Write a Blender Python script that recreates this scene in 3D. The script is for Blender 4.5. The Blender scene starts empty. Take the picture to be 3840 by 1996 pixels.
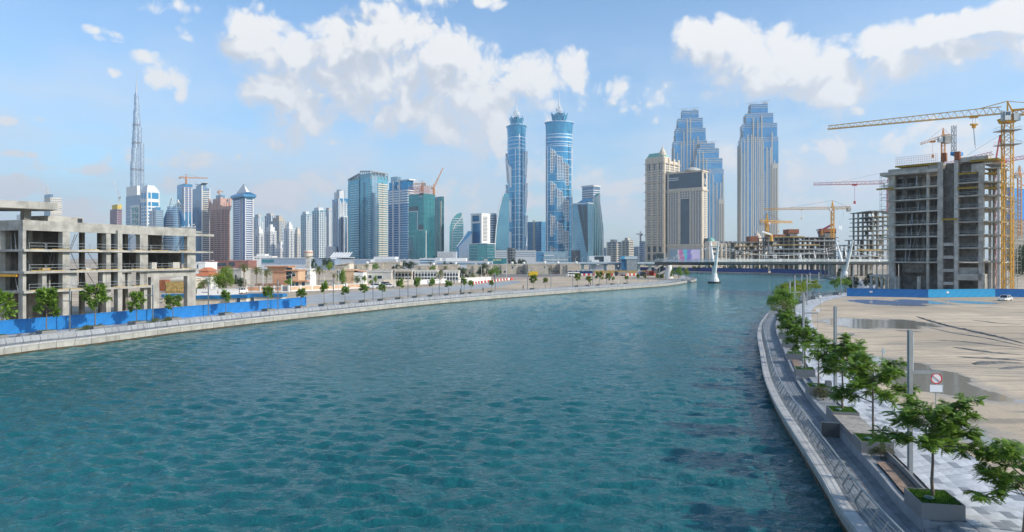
import bpy, math, random
import numpy as np
from mathutils import Vector, Matrix
from mathutils.geometry import tessellate_polygon
R = math.radians
S = bpy.context.scene
COL = S.collection
# ---------------------------------------------------------------- camera, sky, sun, exposure
CZ, FPX, CXP, HYP = 13.2, 2560.0, 1920.0, 968.0
cd = bpy.data.cameras.new('camera'); cam = bpy.data.objects.new('camera', cd); COL.objects.link(cam)
cam.location = (0, 0, CZ); cam.rotation_euler = (R(90), 0, 0)
cd.sensor_width = 36; cd.lens = 24; cd.shift_y = -30/3840; cd.clip_start = .5; cd.clip_end = 30000
S.camera = cam
SUN_EL, SUN_AZ = R(33), R(112)         # azimuth clockwise from the view direction: right, a little behind the camera
sl = bpy.data.lights.new('sun', 'SUN'); sun = bpy.data.objects.new('sun', sl); COL.objects.link(sun)
sl.energy = 3.1; sl.angle = R(.6); sl.color = (1, .9, .76)
sd = Vector((math.sin(SUN_AZ)*math.cos(SUN_EL), math.cos(SUN_AZ)*math.cos(SUN_EL), math.sin(SUN_EL)))
sun.rotation_euler = sd.to_track_quat('Z', 'Y').to_euler(); sun.location = (200, -200, 900)
S.view_settings.view_transform = 'Standard'; S.view_settings.look = 'None'
S.view_settings.exposure = 0.55; S.view_settings.gamma = 1; S.view_settings.use_curve_mapping = False

W = bpy.data.worlds.new('World'); S.world = W; W.use_nodes = True
nt = W.node_tree; nt.nodes.clear()
class NB:
    """small helper for chaining nodes"""
    def __init__(s, t): s.t = t
    def n(s, typ, **k):
        o = s.t.nodes.new(typ)
        for a, b in k.items(): setattr(o, a, b)
        return o
    def put(s, sock, v):
        if isinstance(v, bpy.types.NodeSocket): s.t.links.new(v, sock)
        else: sock.default_value = v
    def m(s, op, a, b=0.0, c=0.0, clamp=False):
        o = s.n('ShaderNodeMath', operation=op, use_clamp=clamp)
        for i, v in enumerate((a, b, c)):
            s.put(o.inputs[i], v)
        return o.outputs[0]
    def vm(s, op, a, b=None, out=0):
        o = s.n('ShaderNodeVectorMath', operation=op)
        s.put(o.inputs[0], a)
        if b is not None: s.put(o.inputs[3 if op == 'SCALE' else 1], b)
        return o.outputs[out]
    def noise(s, vec, scale, det=4, rough=.55, dim='3D', out=0, lac=2.0, dist=0):
        o = s.n('ShaderNodeTexNoise', noise_dimensions=dim)
        s.put(o.inputs['Vector'], vec); o.inputs['Scale'].default_value = scale
        o.inputs['Detail'].default_value = det; o.inputs['Roughness'].default_value = rough
        o.inputs['Lacunarity'].default_value = lac; o.inputs['Distortion'].default_value = dist
        return o.outputs[out]
    def ss(s, v, a, b):
        o = s.n('ShaderNodeMapRange', interpolation_type='SMOOTHSTEP')
        s.put(o.inputs[0], v); s.put(o.inputs[1], a); s.put(o.inputs[2], b)
        return o.outputs[0]
    def lin(s, v, a, b, c=0., d=1.):
        o = s.n('ShaderNodeMapRange'); s.put(o.inputs[0], v)
        for i, x in enumerate((a, b, c, d)): s.put(o.inputs[i+1], x)
        return o.outputs[0]
    def mix(s, f, a, b, bt='MIX'):
        o = s.n('ShaderNodeMix', data_type='RGBA', blend_type=bt)
        s.put(o.inputs[0], f)
        for i, v in ((6, a), (7, b)):
            if not isinstance(v, bpy.types.NodeSocket): v = tuple(v)+(1,) if len(v) == 3 else v
            s.put(o.inputs[i], v)
        return o.outputs[2]
    def comb(s, x, y, z):
        o = s.n('ShaderNodeCombineXYZ')
        for i, v in enumerate((x, y, z)): s.put(o.inputs[i], v)
        return o.outputs[0]

def AE(px, py):
    a = math.atan((px-CXP)/FPX); return a, math.atan((HYP-py)/FPX*math.cos(a))
# cumulus of the photograph: (px, py, rx, ry, weight) in photo pixels, turned into azimuth / elevation
CL = [(985,140,90,95,1),(900,195,70,50,.8),(1090,230,190,110,1),(1060,330,130,110,1),(1180,440,110,80,.85),(1320,200,200,110,1),(1480,130,150,95,1),
 (1480,290,330,150,1.1),(1660,280,180,140,1),(1600,400,260,110,.95),(1780,420,150,130,.9),(1830,560,130,70,.55),(1500,480,200,80,.55),
 (1990,290,110,85,.75),(2120,255,70,75,.75),(2060,370,200,90,.65),(2330,330,150,55,.65),(2450,370,110,85,.62),(2520,330,90,40,.5),
 (2630,165,85,80,1),(2720,150,100,75,.95),(2800,220,190,95,1),(2900,150,75,50,.9),(2980,270,230,110,1),(3170,320,130,95,.95),(3050,350,230,70,.7),
 (3230,190,190,50,.72),(3450,140,260,60,.8),(3700,90,260,60,.85),(3560,210,340,70,.8),(3850,150,230,110,.85),(3350,260,220,60,.65),(2700,350,180,90,.5),
 (640,25,120,45,.55),(700,100,60,55,.42),(560,240,90,45,.55),(640,300,90,50,.6),(690,350,40,50,.5),(405,130,90,22,.6),(420,160,60,18,.5),(145,440,48,20,.5),(30,450,50,20,.45),(420,285,45,20,.42),
 (1500,0,260,40,.7),(1850,0,90,25,.5),(620,600,300,50,.42),(850,590,300,55,.6),(1080,560,150,38,.66),(1180,530,190,30,.4),(1040,740,95,60,.75),(650,690,100,55,.55),(330,640,200,40,.36),(60,580,140,18,.4),(140,720,240,60,.4),
 (1980,640,150,70,.62),(2060,760,170,60,.55),(1650,800,200,60,.5),(2260,800,180,60,.5),(2700,760,180,70,.5),(3000,760,250,80,.5),(3150,700,200,60,.55),(800,700,250,50,.5),(300,780,250,60,.45),(1250,690,160,70,.45),(1720,690,150,60,.62),(1650,720,150,60,.5),(2250,670,150,50,.66),(2300,700,200,40,.45),(3180,560,230,85,.7),(3330,540,110,60,.6),(3560,500,300,60,.6),(3650,560,240,60,.6),(2720,640,120,80,.45),(3020,620,150,90,.42),(60,690,120,40,.4)]
def field_group(name, clouds, fine):
    g = bpy.data.node_groups.new(name, 'ShaderNodeTree')
    g.interface.new_socket('p', in_out='INPUT', socket_type='NodeSocketVector')
    g.interface.new_socket('d', in_out='OUTPUT', socket_type='NodeSocketFloat')
    b = NB(g); gi = b.n('NodeGroupInput'); go = b.n('NodeGroupOutput'); out = []
    for part, fall, peak in (([c for c in clouds if c[4] >= .75], -.95, 1.5), ([c for c in clouds if c[4] < .75], -.6, .66)):      # solid cumulus; thin wisps
        acc = None
        for (px, py, rx, ry, wt) in part:
            a, e = AE(px, py); k = 1.02/math.sqrt(wt+.25); sx_, sy_ = k*FPX/(rx*math.cos(a)**2), k*FPX/(ry*math.cos(a))
            o = b.n('ShaderNodeVectorMath', operation='MULTIPLY_ADD')
            g.links.new(gi.outputs[0], o.inputs[0]); o.inputs[1].default_value = (sx_, sy_, 0); o.inputs[2].default_value = (-a*sx_, -e*sy_, 0)
            d = b.vm('DOT_PRODUCT', o.outputs[0], o.outputs[0], out=1)
            acc = d if acc is None else b.m('MINIMUM', acc, d)
        if acc is not None: out.append(b.m('MULTIPLY_ADD', acc, fall, peak))
    acc = b.m('MAXIMUM', out[0] if len(out) == 1 else b.m('MAXIMUM', out[0], out[1]), -1.2)
    den = b.m('ADD', acc, b.m('MULTIPLY_ADD', b.noise(gi.outputs[0], 11, 3, .55, dim='2D'), 1.5, -.8))
    for sc_, am in ((15, .62), (34, .34), (80, .2))[:3 if fine else 2]:      # rounded billows
        den = b.m('ADD', den, b.m('MULTIPLY_ADD', b.m('ABSOLUTE', b.m('SUBTRACT', b.noise(gi.outputs[0], sc_, 1, .5, dim='2D'), .5)), am*5, -am*.55))
    g.links.new(den, go.inputs[0]); return g
b = NB(nt)
tc = b.n('ShaderNodeTexCoord'); dv = b.vm('NORMALIZE', tc.outputs['Generated'])
sx = b.n('ShaderNodeSeparateXYZ'); nt.links.new(dv, sx.inputs[0])
az = b.m('ARCTAN2', sx.outputs[0], sx.outputs[1]); el = b.m('ARCSINE', sx.outputs[2])
p = b.comb(az, el, 0.0)
w1 = b.noise(p, 8, 2, .55, out=1, dim='2D')
pw = b.vm('ADD', p, b.vm('MULTIPLY', b.vm('SUBTRACT', w1, (.5,.5,.5)), (.034,.028,0)))
def field(g, pp):
    o = b.n('ShaderNodeGroup'); o.node_tree = g
    nt.links.new(pp, o.inputs[0]); return o.outputs[0]
lf = b.m('MULTIPLY_ADD', b.noise(dv, 2.6, 6, .58), 7.5, -4.75)      # clouds over the rest of the sky
d0 = b.m('MAXIMUM', field(field_group('cloud_field', CL, True), pw), lf)
d1 = b.m('MAXIMUM', field(field_group('cloud_field_sunward', [c for c in CL if c[2]*c[3] > 5500], False), b.vm('ADD', pw, (.022, .032, 0))), lf)
df = b.m('SUBTRACT', d0, d1)
lit = b.ss(df, -.55, .7)
alpha = b.ss(d0, -.15, b.m('MULTIPLY_ADD', b.ss(df, -.1, .4), -.48, 1.3))       # crisp tops, feathered undersides
core = b.ss(d0, .4, 1.7)
sky = b.n('ShaderNodeTexSky', sky_type='NISHITA', sun_disc=False, sun_elevation=SUN_EL, sun_rotation=SUN_AZ, altitude=0, air_density=1.0, dust_density=1.2, ozone_density=2.5)
veil = b.m('MULTIPLY', b.ss(el, .38, .06), b.m('MULTIPLY_ADD', b.noise(b.vm('MULTIPLY', p, (1, 2.6, 1)), 5, 5, .55, dim='2D'), 2.6, -.72), clamp=True)
ccol = b.mix(lit, (.66, .71, .80), (1.06, 1.05, 1.03))
ccol = b.mix(b.m('MULTIPLY', core, b.m('SUBTRACT', 1.0, lit)), ccol, (.56, .62, .71))
low = b.ss(el, .38, .06)
ccol = b.mix(b.m('MULTIPLY', low, .8), ccol, (.88, .92, .98))
bg1 = b.n('ShaderNodeBackground'); nt.links.new(b.mix(1.0, sky.outputs[0], (.82, 1.02, 1.10), 'MULTIPLY'), bg1.inputs[0]); bg1.inputs[1].default_value = .14
bgv = b.n('ShaderNodeBackground'); bgv.inputs[0].default_value = (.52, .595, .69, 1); bgv.inputs[1].default_value = 1.0
bg2 = b.n('ShaderNodeBackground'); nt.links.new(ccol, bg2.inputs[0]); bg2.inputs[1].default_value = .67
mv = b.n('ShaderNodeMixShader'); nt.links.new(b.m('MULTIPLY', veil, .92), mv.inputs[0]); nt.links.new(bg1.outputs[0], mv.inputs[1]); nt.links.new(bgv.outputs[0], mv.inputs[2])
ms = b.n('ShaderNodeMixShader'); nt.links.new(b.m('MULTIPLY', alpha, .96), ms.inputs[0]); nt.links.new(mv.outputs[0], ms.inputs[1]); nt.links.new(bg2.outputs[0], ms.inputs[2])
wo = b.n('ShaderNodeOutputWorld'); nt.links.new(ms.outputs[0], wo.inputs[0])

# ---------------------------------------------------------------- helpers
def XX(px, Y): return (px-CXP)/FPX*Y
def ZZ(py, Y): return CZ+(HYP-py)/FPX*Y
def GP(px, py, z):
    Y = FPX*(CZ-z)/(py-HYP); return XX(px, Y), Y
def put(o, label=None, cat=None, group=None, kind=None):
    for k, v in (('label', label), ('category', cat), ('group', group), ('kind', kind)):
        if v: o[k] = v
    return o
def thing(name, label, cat, loc=(0, 0, 0), rz=0, group=None):
    o = bpy.data.objects.new(name, None); COL.objects.link(o); o.empty_display_size = .3
    o.location = loc; o.rotation_euler = (0, 0, rz); return put(o, label, cat, group)
def inst(name, me, parent=None, loc=(0, 0, 0), rot=(0, 0, 0), sc=(1, 1, 1)):
    o = bpy.data.objects.new(name, me); COL.objects.link(o); o.parent = parent
    o.location = loc; o.rotation_euler = rot; o.scale = sc; return o
def copy_tree(o, parent=None, loc=None, rz=None, label=None):
    c = o.copy(); COL.objects.link(c); c.parent = parent
    if loc is not None: c.location = loc
    if rz is not None: c.rotation_euler = (0, 0, rz)
    if label: c['label'] = label
    for ch in list(o.children): copy_tree(ch, c)
    return c
class MB:
    def __init__(s): s.v = []; s.f = []; s.m = []
    def add(s, vs, fs, m=0):
        k = len(s.v); s.v += [tuple(x) for x in vs]; s.f += [tuple(i+k for i in f) for f in fs]; s.m += [m]*len(fs); return s
    BF = [(0,3,2,1),(4,5,6,7),(0,1,5,4),(1,2,6,5),(2,3,7,6),(3,0,4,7)]
    def box(s, x0, x1, y0, y1, z0, z1, m=0):
        return s.add([(x0,y0,z0),(x1,y0,z0),(x1,y1,z0),(x0,y1,z0),(x0,y0,z1),(x1,y0,z1),(x1,y1,z1),(x0,y1,z1)], MB.BF, m)
    def hexa(s, b4, t4, m=0): return s.add(list(b4)+list(t4), MB.BF, m)
    def beam(s, p, q, w, h=None, m=0, up=(0, 0, 1)):
        p = Vector(p); q = Vector(q); d = (q-p)
        if d.length < 1e-6: return s
        d.normalize(); h = w if h is None else h; u = Vector(up)
        if abs(d.dot(u)) > .98: u = Vector((1, 0, 0))
        a = d.cross(u).normalized()*w/2; c = a.cross(d).normalized()*h/2
        return s.add([p-a-c, p+a-c, p+a+c, p-a+c, q-a-c, q+a-c, q+a+c, q-a+c], [(0,1,2,3),(7,6,5,4),(4,5,1,0),(5,6,2,1),(6,7,3,2),(7,4,0,3)], m)
    def cyl(s, p, q, r0, r1=None, n=8, m=0, caps=True):
        p = Vector(p); q = Vector(q); r1 = r0 if r1 is None else r1; d = (q-p).normalized()
        u = Vector((0, 0, 1)) if abs(d.z) < .9 else Vector((1, 0, 0)); a = d.cross(u).normalized(); c = d.cross(a)
        vs = []
        for (o, r) in ((p, r0), (q, r1)):
            for i in range(n):
                t = 2*math.pi*i/n; vs.append(o+a*math.cos(t)*r+c*math.sin(t)*r)
        fs = [(i+n, (i+1) % n+n, (i+1) % n, i) for i in range(n)]
        if caps: fs += [tuple(range(n)), tuple(range(2*n-1, n-1, -1))]
        return s.add(vs, fs, m)
    def path(s, pts, r, n=6, m=0):
        for a, c in zip(pts, pts[1:]):
            ra, rc = (r, r) if not isinstance(r, (list, tuple)) else (r[pts.index(a)], r[pts.index(c)])
            s.cyl(a, c, ra, rc, n, m)
        return s
    def prism(s, poly, z0, z1, m=0, poly2=None, capm=None):
        n = len(poly); p2 = poly2 or poly
        s.add([(x, y, z0) for x, y in poly]+[(x, y, z1) for x, y in p2], [(i, (i+1) % n, (i+1) % n+n, i+n) for i in range(n)], m)
        s.add([(x, y, z1) for x, y in p2], [tuple(range(n))], m if capm is None else capm)
        return s.add([(x, y, z0) for x, y in poly], [tuple(range(n-1, -1, -1))], m)
    def lathe(s, prof, n=16, m=0, c=(0, 0)):
        vs = []; k = len(prof)
        for r, z in prof:
            for i in range(n):
                t = 2*math.pi*i/n; vs.append((c[0]+r*math.cos(t), c[1]+r*math.sin(t), z))
        fs = [(j*n+i, j*n+(i+1) % n, (j+1)*n+(i+1) % n, (j+1)*n+i) for j in range(k-1) for i in range(n)]
        fs += [tuple(range(n-1, -1, -1)), tuple(range((k-1)*n, k*n))]
        return s.add(vs, fs, m)
    def lattice(s, p, q, w, seg, r, m=0, up=(0, 0, 1), tri=False, w2=None):
        """four (or three) chords with zigzag bracing between p and q"""
        p = Vector(p); q = Vector(q); d = (q-p).normalized(); u = Vector(up)
        if abs(d.dot(u)) > .95: u = Vector((math.cos(.785), math.sin(.785), 0)) if up == (0, 0, 1) else Vector((1, 0, 0))
        a = d.cross(u).normalized(); c = a.cross(d).normalized(); n = max(1, int(round((q-p).length/seg)))
        off = [(-1, -1), (1, -1), (1, 1), (-1, 1)] if not tri else [(-1, -1), (1, -1), (0, 1)]
        def pt(i, k):
            t = k/n; ww = w+( (w2-w)*t if w2 else 0); return p+(q-p)*t+a*off[i][0]*ww/2+c*off[i][1]*ww/2
        k4 = len(off)
        for i in range(k4):
            s.beam(pt(i, 0), pt(i, n), r*1.5, None, m)
            j = (i+1) % k4
            for k in range(n):
                x, y = (i, j) if k % 2 else (j, i)
                s.beam(pt(x, k), pt(y, k+1), r, None, m)
        return s
    def mesh(s, name, mats, smooth=False):
        me = bpy.data.meshes.new(name); me.from_pydata(s.v, [], s.f)
        for x in (mats if isinstance(mats, (list, tuple)) else [mats]): me.materials.append(x)
        if any(s.m): me.polygons.foreach_set('material_index', s.m)
        if smooth: me.polygons.foreach_set('use_smooth', [True]*len(me.polygons))
        me.update(); return me
    def build(s, name, mats, parent=None, loc=(0, 0, 0), rz=0, smooth=False, kind=None, label=None):
        o = inst(name, s.mesh(name, mats, smooth), parent, loc, (0, 0, rz)); return put(o, label=label, kind=kind)
# ---------------------------------------------------------------- materials
MC = {}
def mat(name, col, rough=.75, metal=0., var=.18, vs=.6, streak=0., bump=0., bs=20., spec=.5, col2=None, emit=None, objrand=0., coat=0):
    if name in MC: return MC[name]
    M = bpy.data.materials.new(name); M.use_nodes = True; t = M.node_tree; pb = t.nodes['Principled BSDF']; b = NB(t)
    pb.inputs['Roughness'].default_value = rough; pb.inputs['Metallic'].default_value = metal; pb.inputs['Specular IOR Level'].default_value = spec
    if coat: pb.inputs['Coat Weight'].default_value = coat
    tc = b.n('ShaderNodeTexCoord').outputs['Object']
    c2 = col2 or tuple(x*(1-var*1.6) for x in col); c1 = tuple(min(1, x*(1+var*.5)) for x in col)
    f = b.ss(b.noise(tc, vs, 6, .62), .32, .68)
    c = b.mix(f, c2, c1)
    if streak:
        st = b.noise(b.vm('MULTIPLY', tc, (1, 1, .12)), 1.7, 5, .6)
        c = b.mix(b.m('MULTIPLY', b.ss(st, .5, .75), streak), c, tuple(x*.42 for x in col))
    if objrand:
        oi = b.n('ShaderNodeObjectInfo').outputs['Random']
        c = b.mix(1.0, c, b.mix(oi, (1-objrand,)*3, (1+objrand*.4,)*3), 'MULTIPLY')
    t.links.new(c, pb.inputs['Base Color'])
    if bump:
        bn = b.n('ShaderNodeBump'); bn.inputs['Strength'].default_value = bump; bn.inputs['Distance'].default_value = .05
        t.links.new(b.noise(tc, bs, 5, .6), bn.inputs['Height']); t.links.new(bn.outputs[0], pb.inputs['Normal'])
    if emit: pb.inputs['Emission Color'].default_value = tuple(emit[:3])+(1,); pb.inputs['Emission Strength'].default_value = emit[3]
    MC[name] = M; return M
def glass(name, col, col2=None, cell=(2.2, 3.6), rough=.12, metal=.55, var=.5, spec=.8, line=None, lz=3.6, lw=.18):
    """reflecting curtain-wall glass: every pane a little different in tint, gloss and tilt"""
    if name in MC: return MC[name]
    M = bpy.data.materials.new(name); M.use_nodes = True; t = M.node_tree; pb = t.nodes['Principled BSDF']; b = NB(t)
    tc = b.n('ShaderNodeTexCoord').outputs['Object']
    q = b.vm('FLOOR', b.vm('DIVIDE', b.vm('ADD', tc, (.37, .41, .05)), (cell[0], cell[0], cell[1])))
    wn = b.n('ShaderNodeTexWhiteNoise'); t.links.new(q, wn.inputs[0])
    big = b.ss(b.noise(tc, .035, 3, .5), .35, .65)
    c2 = col2 or tuple(x*(1-var) for x in col)
    c = b.mix(b.m('MULTIPLY_ADD', wn.outputs['Value'], .6, b.m('MULTIPLY', big, .4)), c2, col)
    if line:
        sz = b.n('ShaderNodeSeparateXYZ'); t.links.new(tc, sz.inputs[0])
        fr = b.m('FRACT', b.m('DIVIDE', sz.outputs[2], lz))
        c = b.mix(b.m('LESS_THAN', fr, lw), c, line)
    t.links.new(c, pb.inputs['Base Color'])
    pb.inputs['Metallic'].default_value = metal; pb.inputs['Specular IOR Level'].default_value = spec
    t.links.new(b.lin(wn.outputs['Value'], 0, 1, rough*.6, rough*1.6), pb.inputs['Roughness'])
    bn = b.n('ShaderNodeBump'); bn.inputs['Strength'].default_value = .25; bn.inputs['Distance'].default_value = .08
    t.links.new(b.noise(tc, .22, 2, .5), bn.inputs['Height']); t.links.new(bn.outputs[0], pb.inputs['Normal'])
    MC[name] = M; return M
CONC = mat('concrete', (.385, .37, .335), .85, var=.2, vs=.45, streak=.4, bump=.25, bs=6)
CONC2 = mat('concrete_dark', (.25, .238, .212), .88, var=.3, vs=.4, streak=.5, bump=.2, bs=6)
CONCL = mat('concrete_light', (.52, .50, .46), .8, var=.15, vs=.5, streak=.35)
WHITE = mat('white_paint', (.78, .77, .74), .6, var=.06, streak=.1)
WHITE2 = mat('white_cladding', (.68, .69, .70), .45, var=.08)
CREAM = mat('cream_render', (.66, .60, .50), .85, var=.1, streak=.2)
BEIGE = mat('beige_render', (.50, .44, .36), .85, var=.12, streak=.2)
TAN = mat('tan_stone', (.66, .57, .45), .8, var=.1, vs=.2)
TERRA = mat('terracotta_render', (.56, .31, .19), .85, var=.12, streak=.2)
PINK = mat('pink_stone', (.58, .38, .32), .7, var=.12)
TILE = mat('red_roof_tile', (.50, .17, .08), .8, var=.2, vs=3)
GREYM = mat('grey_metal', (.33, .345, .355), .42, .75, var=.1)
STEEL = mat('galvanised_steel', (.52, .53, .53), .4, .7, var=.12)
DARKM = mat('dark_metal', (.035, .042, .048), .45, .3, var=.15)
YEL = mat('crane_yellow', (.72, .36, .02), .5, var=.12, vs=2)
ORA = mat('crane_orange', (.65, .25, .04), .5, var=.12, vs=2)
RED = mat('red_paint', (.50, .035, .05), .5, var=.15, vs=2)
BLUEF = mat('blue_hoarding', (.010, .18, .50), .5, var=.1, vs=.8, streak=.12)
BLUEF2 = mat('cyan_hoarding', (.02, .34, .62), .5, var=.1, vs=.8)
NAVY = mat('navy_hoarding', (.012, .055, .23), .55, var=.15)
RUST = mat('rusty_formwork', (.33, .11, .05), .85, var=.3, vs=2)
PLY = mat('formwork_timber', (.50, .34, .12), .85, var=.3, vs=2)
BLACK = mat('black_rubber', (.02, .02, .02), .7)
DGLASS = glass('dark_glass', (.05, .09, .13), cell=(1.5, 3.4), metal=.3, rough=.1)
BGLASS = glass('blue_glass', (.09, .29, .50), (.04, .17, .34), metal=.55)
BGLASS2 = glass('bright_blue_glass', (.05, .34, .58), (.02, .17, .36), metal=.6)
CGLASS = glass('cyan_glass', (.17, .44, .54), (.09, .30, .42), metal=.55)
TGLASS = glass('teal_glass', (.06, .30, .33), (.03, .19, .23), metal=.5)
GGLASS = glass('grey_blue_glass', (.22, .31, .42), (.12, .19, .29), metal=.5)
PGLASS = glass('pale_glass', (.34, .46, .54), (.22, .35, .45), metal=.5)
# ---------------------------------------------------------------- banks, water, ground
GZ = 1.8      # land, upper walks
LZ = 1.2      # lower waterside walks
class Bank:
    def __init__(s, pts, side):
        P = [Vector(p) for p in pts]; out = []
        for i in range(len(P)-1):
            p0 = P[max(0, i-1)]; p1 = P[i]; p2 = P[i+1]; p3 = P[min(len(P)-1, i+2)]
            n = max(2, int((p2-p1).length/.5))
            for k in range(n):
                t = k/n; out.append(.5*((2*p1)+(p2-p0)*t+(2*p0-5*p1+4*p2-p3)*t*t+(3*p1-p0-3*p2+p3)*t**3))
        out.append(P[-1]); s.p = out; s.side = side
        s.s = [0]
        for a, c in zip(out, out[1:]): s.s.append(s.s[-1]+(c-a).length)
        s.L = s.s[-1]
    def at(s, t):
        import bisect
        i = min(max(bisect.bisect(s.s, t)-1, 0), len(s.p)-2)
        i0 = max(0, i-5); i1 = min(len(s.p)-1, i+6)
        d = (s.p[i1]-s.p[i0]).normalized(); f = (t-s.s[i])/(s.s[i+1]-s.s[i])
        p = s.p[i].lerp(s.p[i+1], f); n = Vector((d.y, -d.x))*s.side
        return p, d, n
    def P(s, t, o, z=0.):
        p, d, n = s.at(t); q = p+n*o; return Vector((q.x, q.y, z))
    def ang(s, t):
        d = s.at(t)[1]; return math.atan2(d.y, d.x)
    def at_px(s, px, o, s0=0, s1=1e9):
        t = max(s0, 0); s1 = min(s1, s.L); prev = None; best = (1e9, t)
        while t < s1:
            q = s.P(t, o); v = CXP+FPX*q.x/q.y-px if q.y > 3 else None
            if v is not None:
                best = min(best, (abs(v), t))
                if prev is not None and (v <= 0) != (prev <= 0): return t-.25
            prev = v; t += .5
        return best[1]
    def at_Y(s, Y):
        return min(range(len(s.p)), key=lambda i: abs(s.p[i].y-Y)) and s.s[min(range(len(s.p)), key=lambda i: abs(s.p[i].y-Y))]
    def sweep(s, mb, prof, s0, s1, step=1., m=0, close=True):
        n = max(1, int(math.ceil((s1-s0)/step))); k = len(prof); vs = []
        for i in range(n+1):
            t = s0+(s1-s0)*i/n
            for o, z in prof: vs.append(s.P(t, o, z))
        fs = []
        for i in range(n):
            for j in range(k if close else k-1):
                a = i*k+j; c = i*k+(j+1) % k; q = (a, a+k, c+k, c)
                fs.append(q if s.side > 0 else q[::-1])
        if close: fs += [tuple(range(k)), tuple(range(n*k+k-1, n*k-1, -1))]
        return mb.add(vs, fs, m)
RB = Bank([(11.6,-30),(12.4,0),(13.4,16),(14.6,25),(16.0,32.8),(17.2,37.3),(19.5,46.4),(22.2,57),(25.7,68.8),(31.2,85),(39.3,108.5),(47.8,130),(60.5,158),(79,190),(101,219),(121,248),(150,298),(182,378),(206,450)], 1)
_lp = [(0,1338),(350,1294),(700,1246.7),(988,1212.5),(1234,1185.5),(1669,1138.5),(2113,1102.5),(2380,1083),(2501,1073.5),(2570,1063)]
LBp = [(-86,-30),(-80,40)]+[GP(a, c, 0) for a, c in _lp]+[(104,385),(111,420),(113,455),(106,500),(72,545),(20,585)]
LB = Bank(LBp, -1)
FB = [(206,450),(204,505),(172,545),(147,573),(118,600),(60,640),(20,640)]
# land: one sheet with the canal cut out of it
_r = [RB.P(t, 8.2) for t in np.arange(0, RB.L, 4)]; _e = LB.at_Y(425); _l = [LB.P(t, 8.3) for t in np.arange(0, _e, 4)]+[LB.P(t, .6) for t in np.arange(_e+2, LB.L, 4)]
outl = [(_v.x, _v.y) for _v in _r]+[(x+1.0, y+1.0) for x, y in FB]+[(v.x, v.y) for v in reversed(_l)]+[(-86.6,-60),(-6000,-60),(-6000,8000),(6000,8000),(6000,-60),(12,-60)]
tri = tessellate_polygon([[Vector((x, y, 0)) for x, y in outl]])
WETS = []
for (px, py, rx, y0, y1, w) in [(3540,1448,190,1388,1512,1), (3390,1370,90,1318,1440,1), (3690,1482,120,1440,1510,1), (3270,1213,150,1192,1236,1), (3420,1212,70,1196,1230,1), (3180,1215,80,1196,1236,.9), (3330,1136,130,1122,1150,.95), (3460,1132,70,1122,1143,1), (3640,1134,80,1126,1142,.9), (3100,1290,60,1240,1340,.5), (3560,1620,200,1560,1700,.45)]:
    x_, Y0 = GP(px, py, GZ); ya, yb_ = GP(px, y1, GZ)[1], GP(px, y0, GZ)[1]; WETS.append((x_, (ya+yb_)/2, rx/FPX*Y0, (yb_-ya)/2, w))
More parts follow.
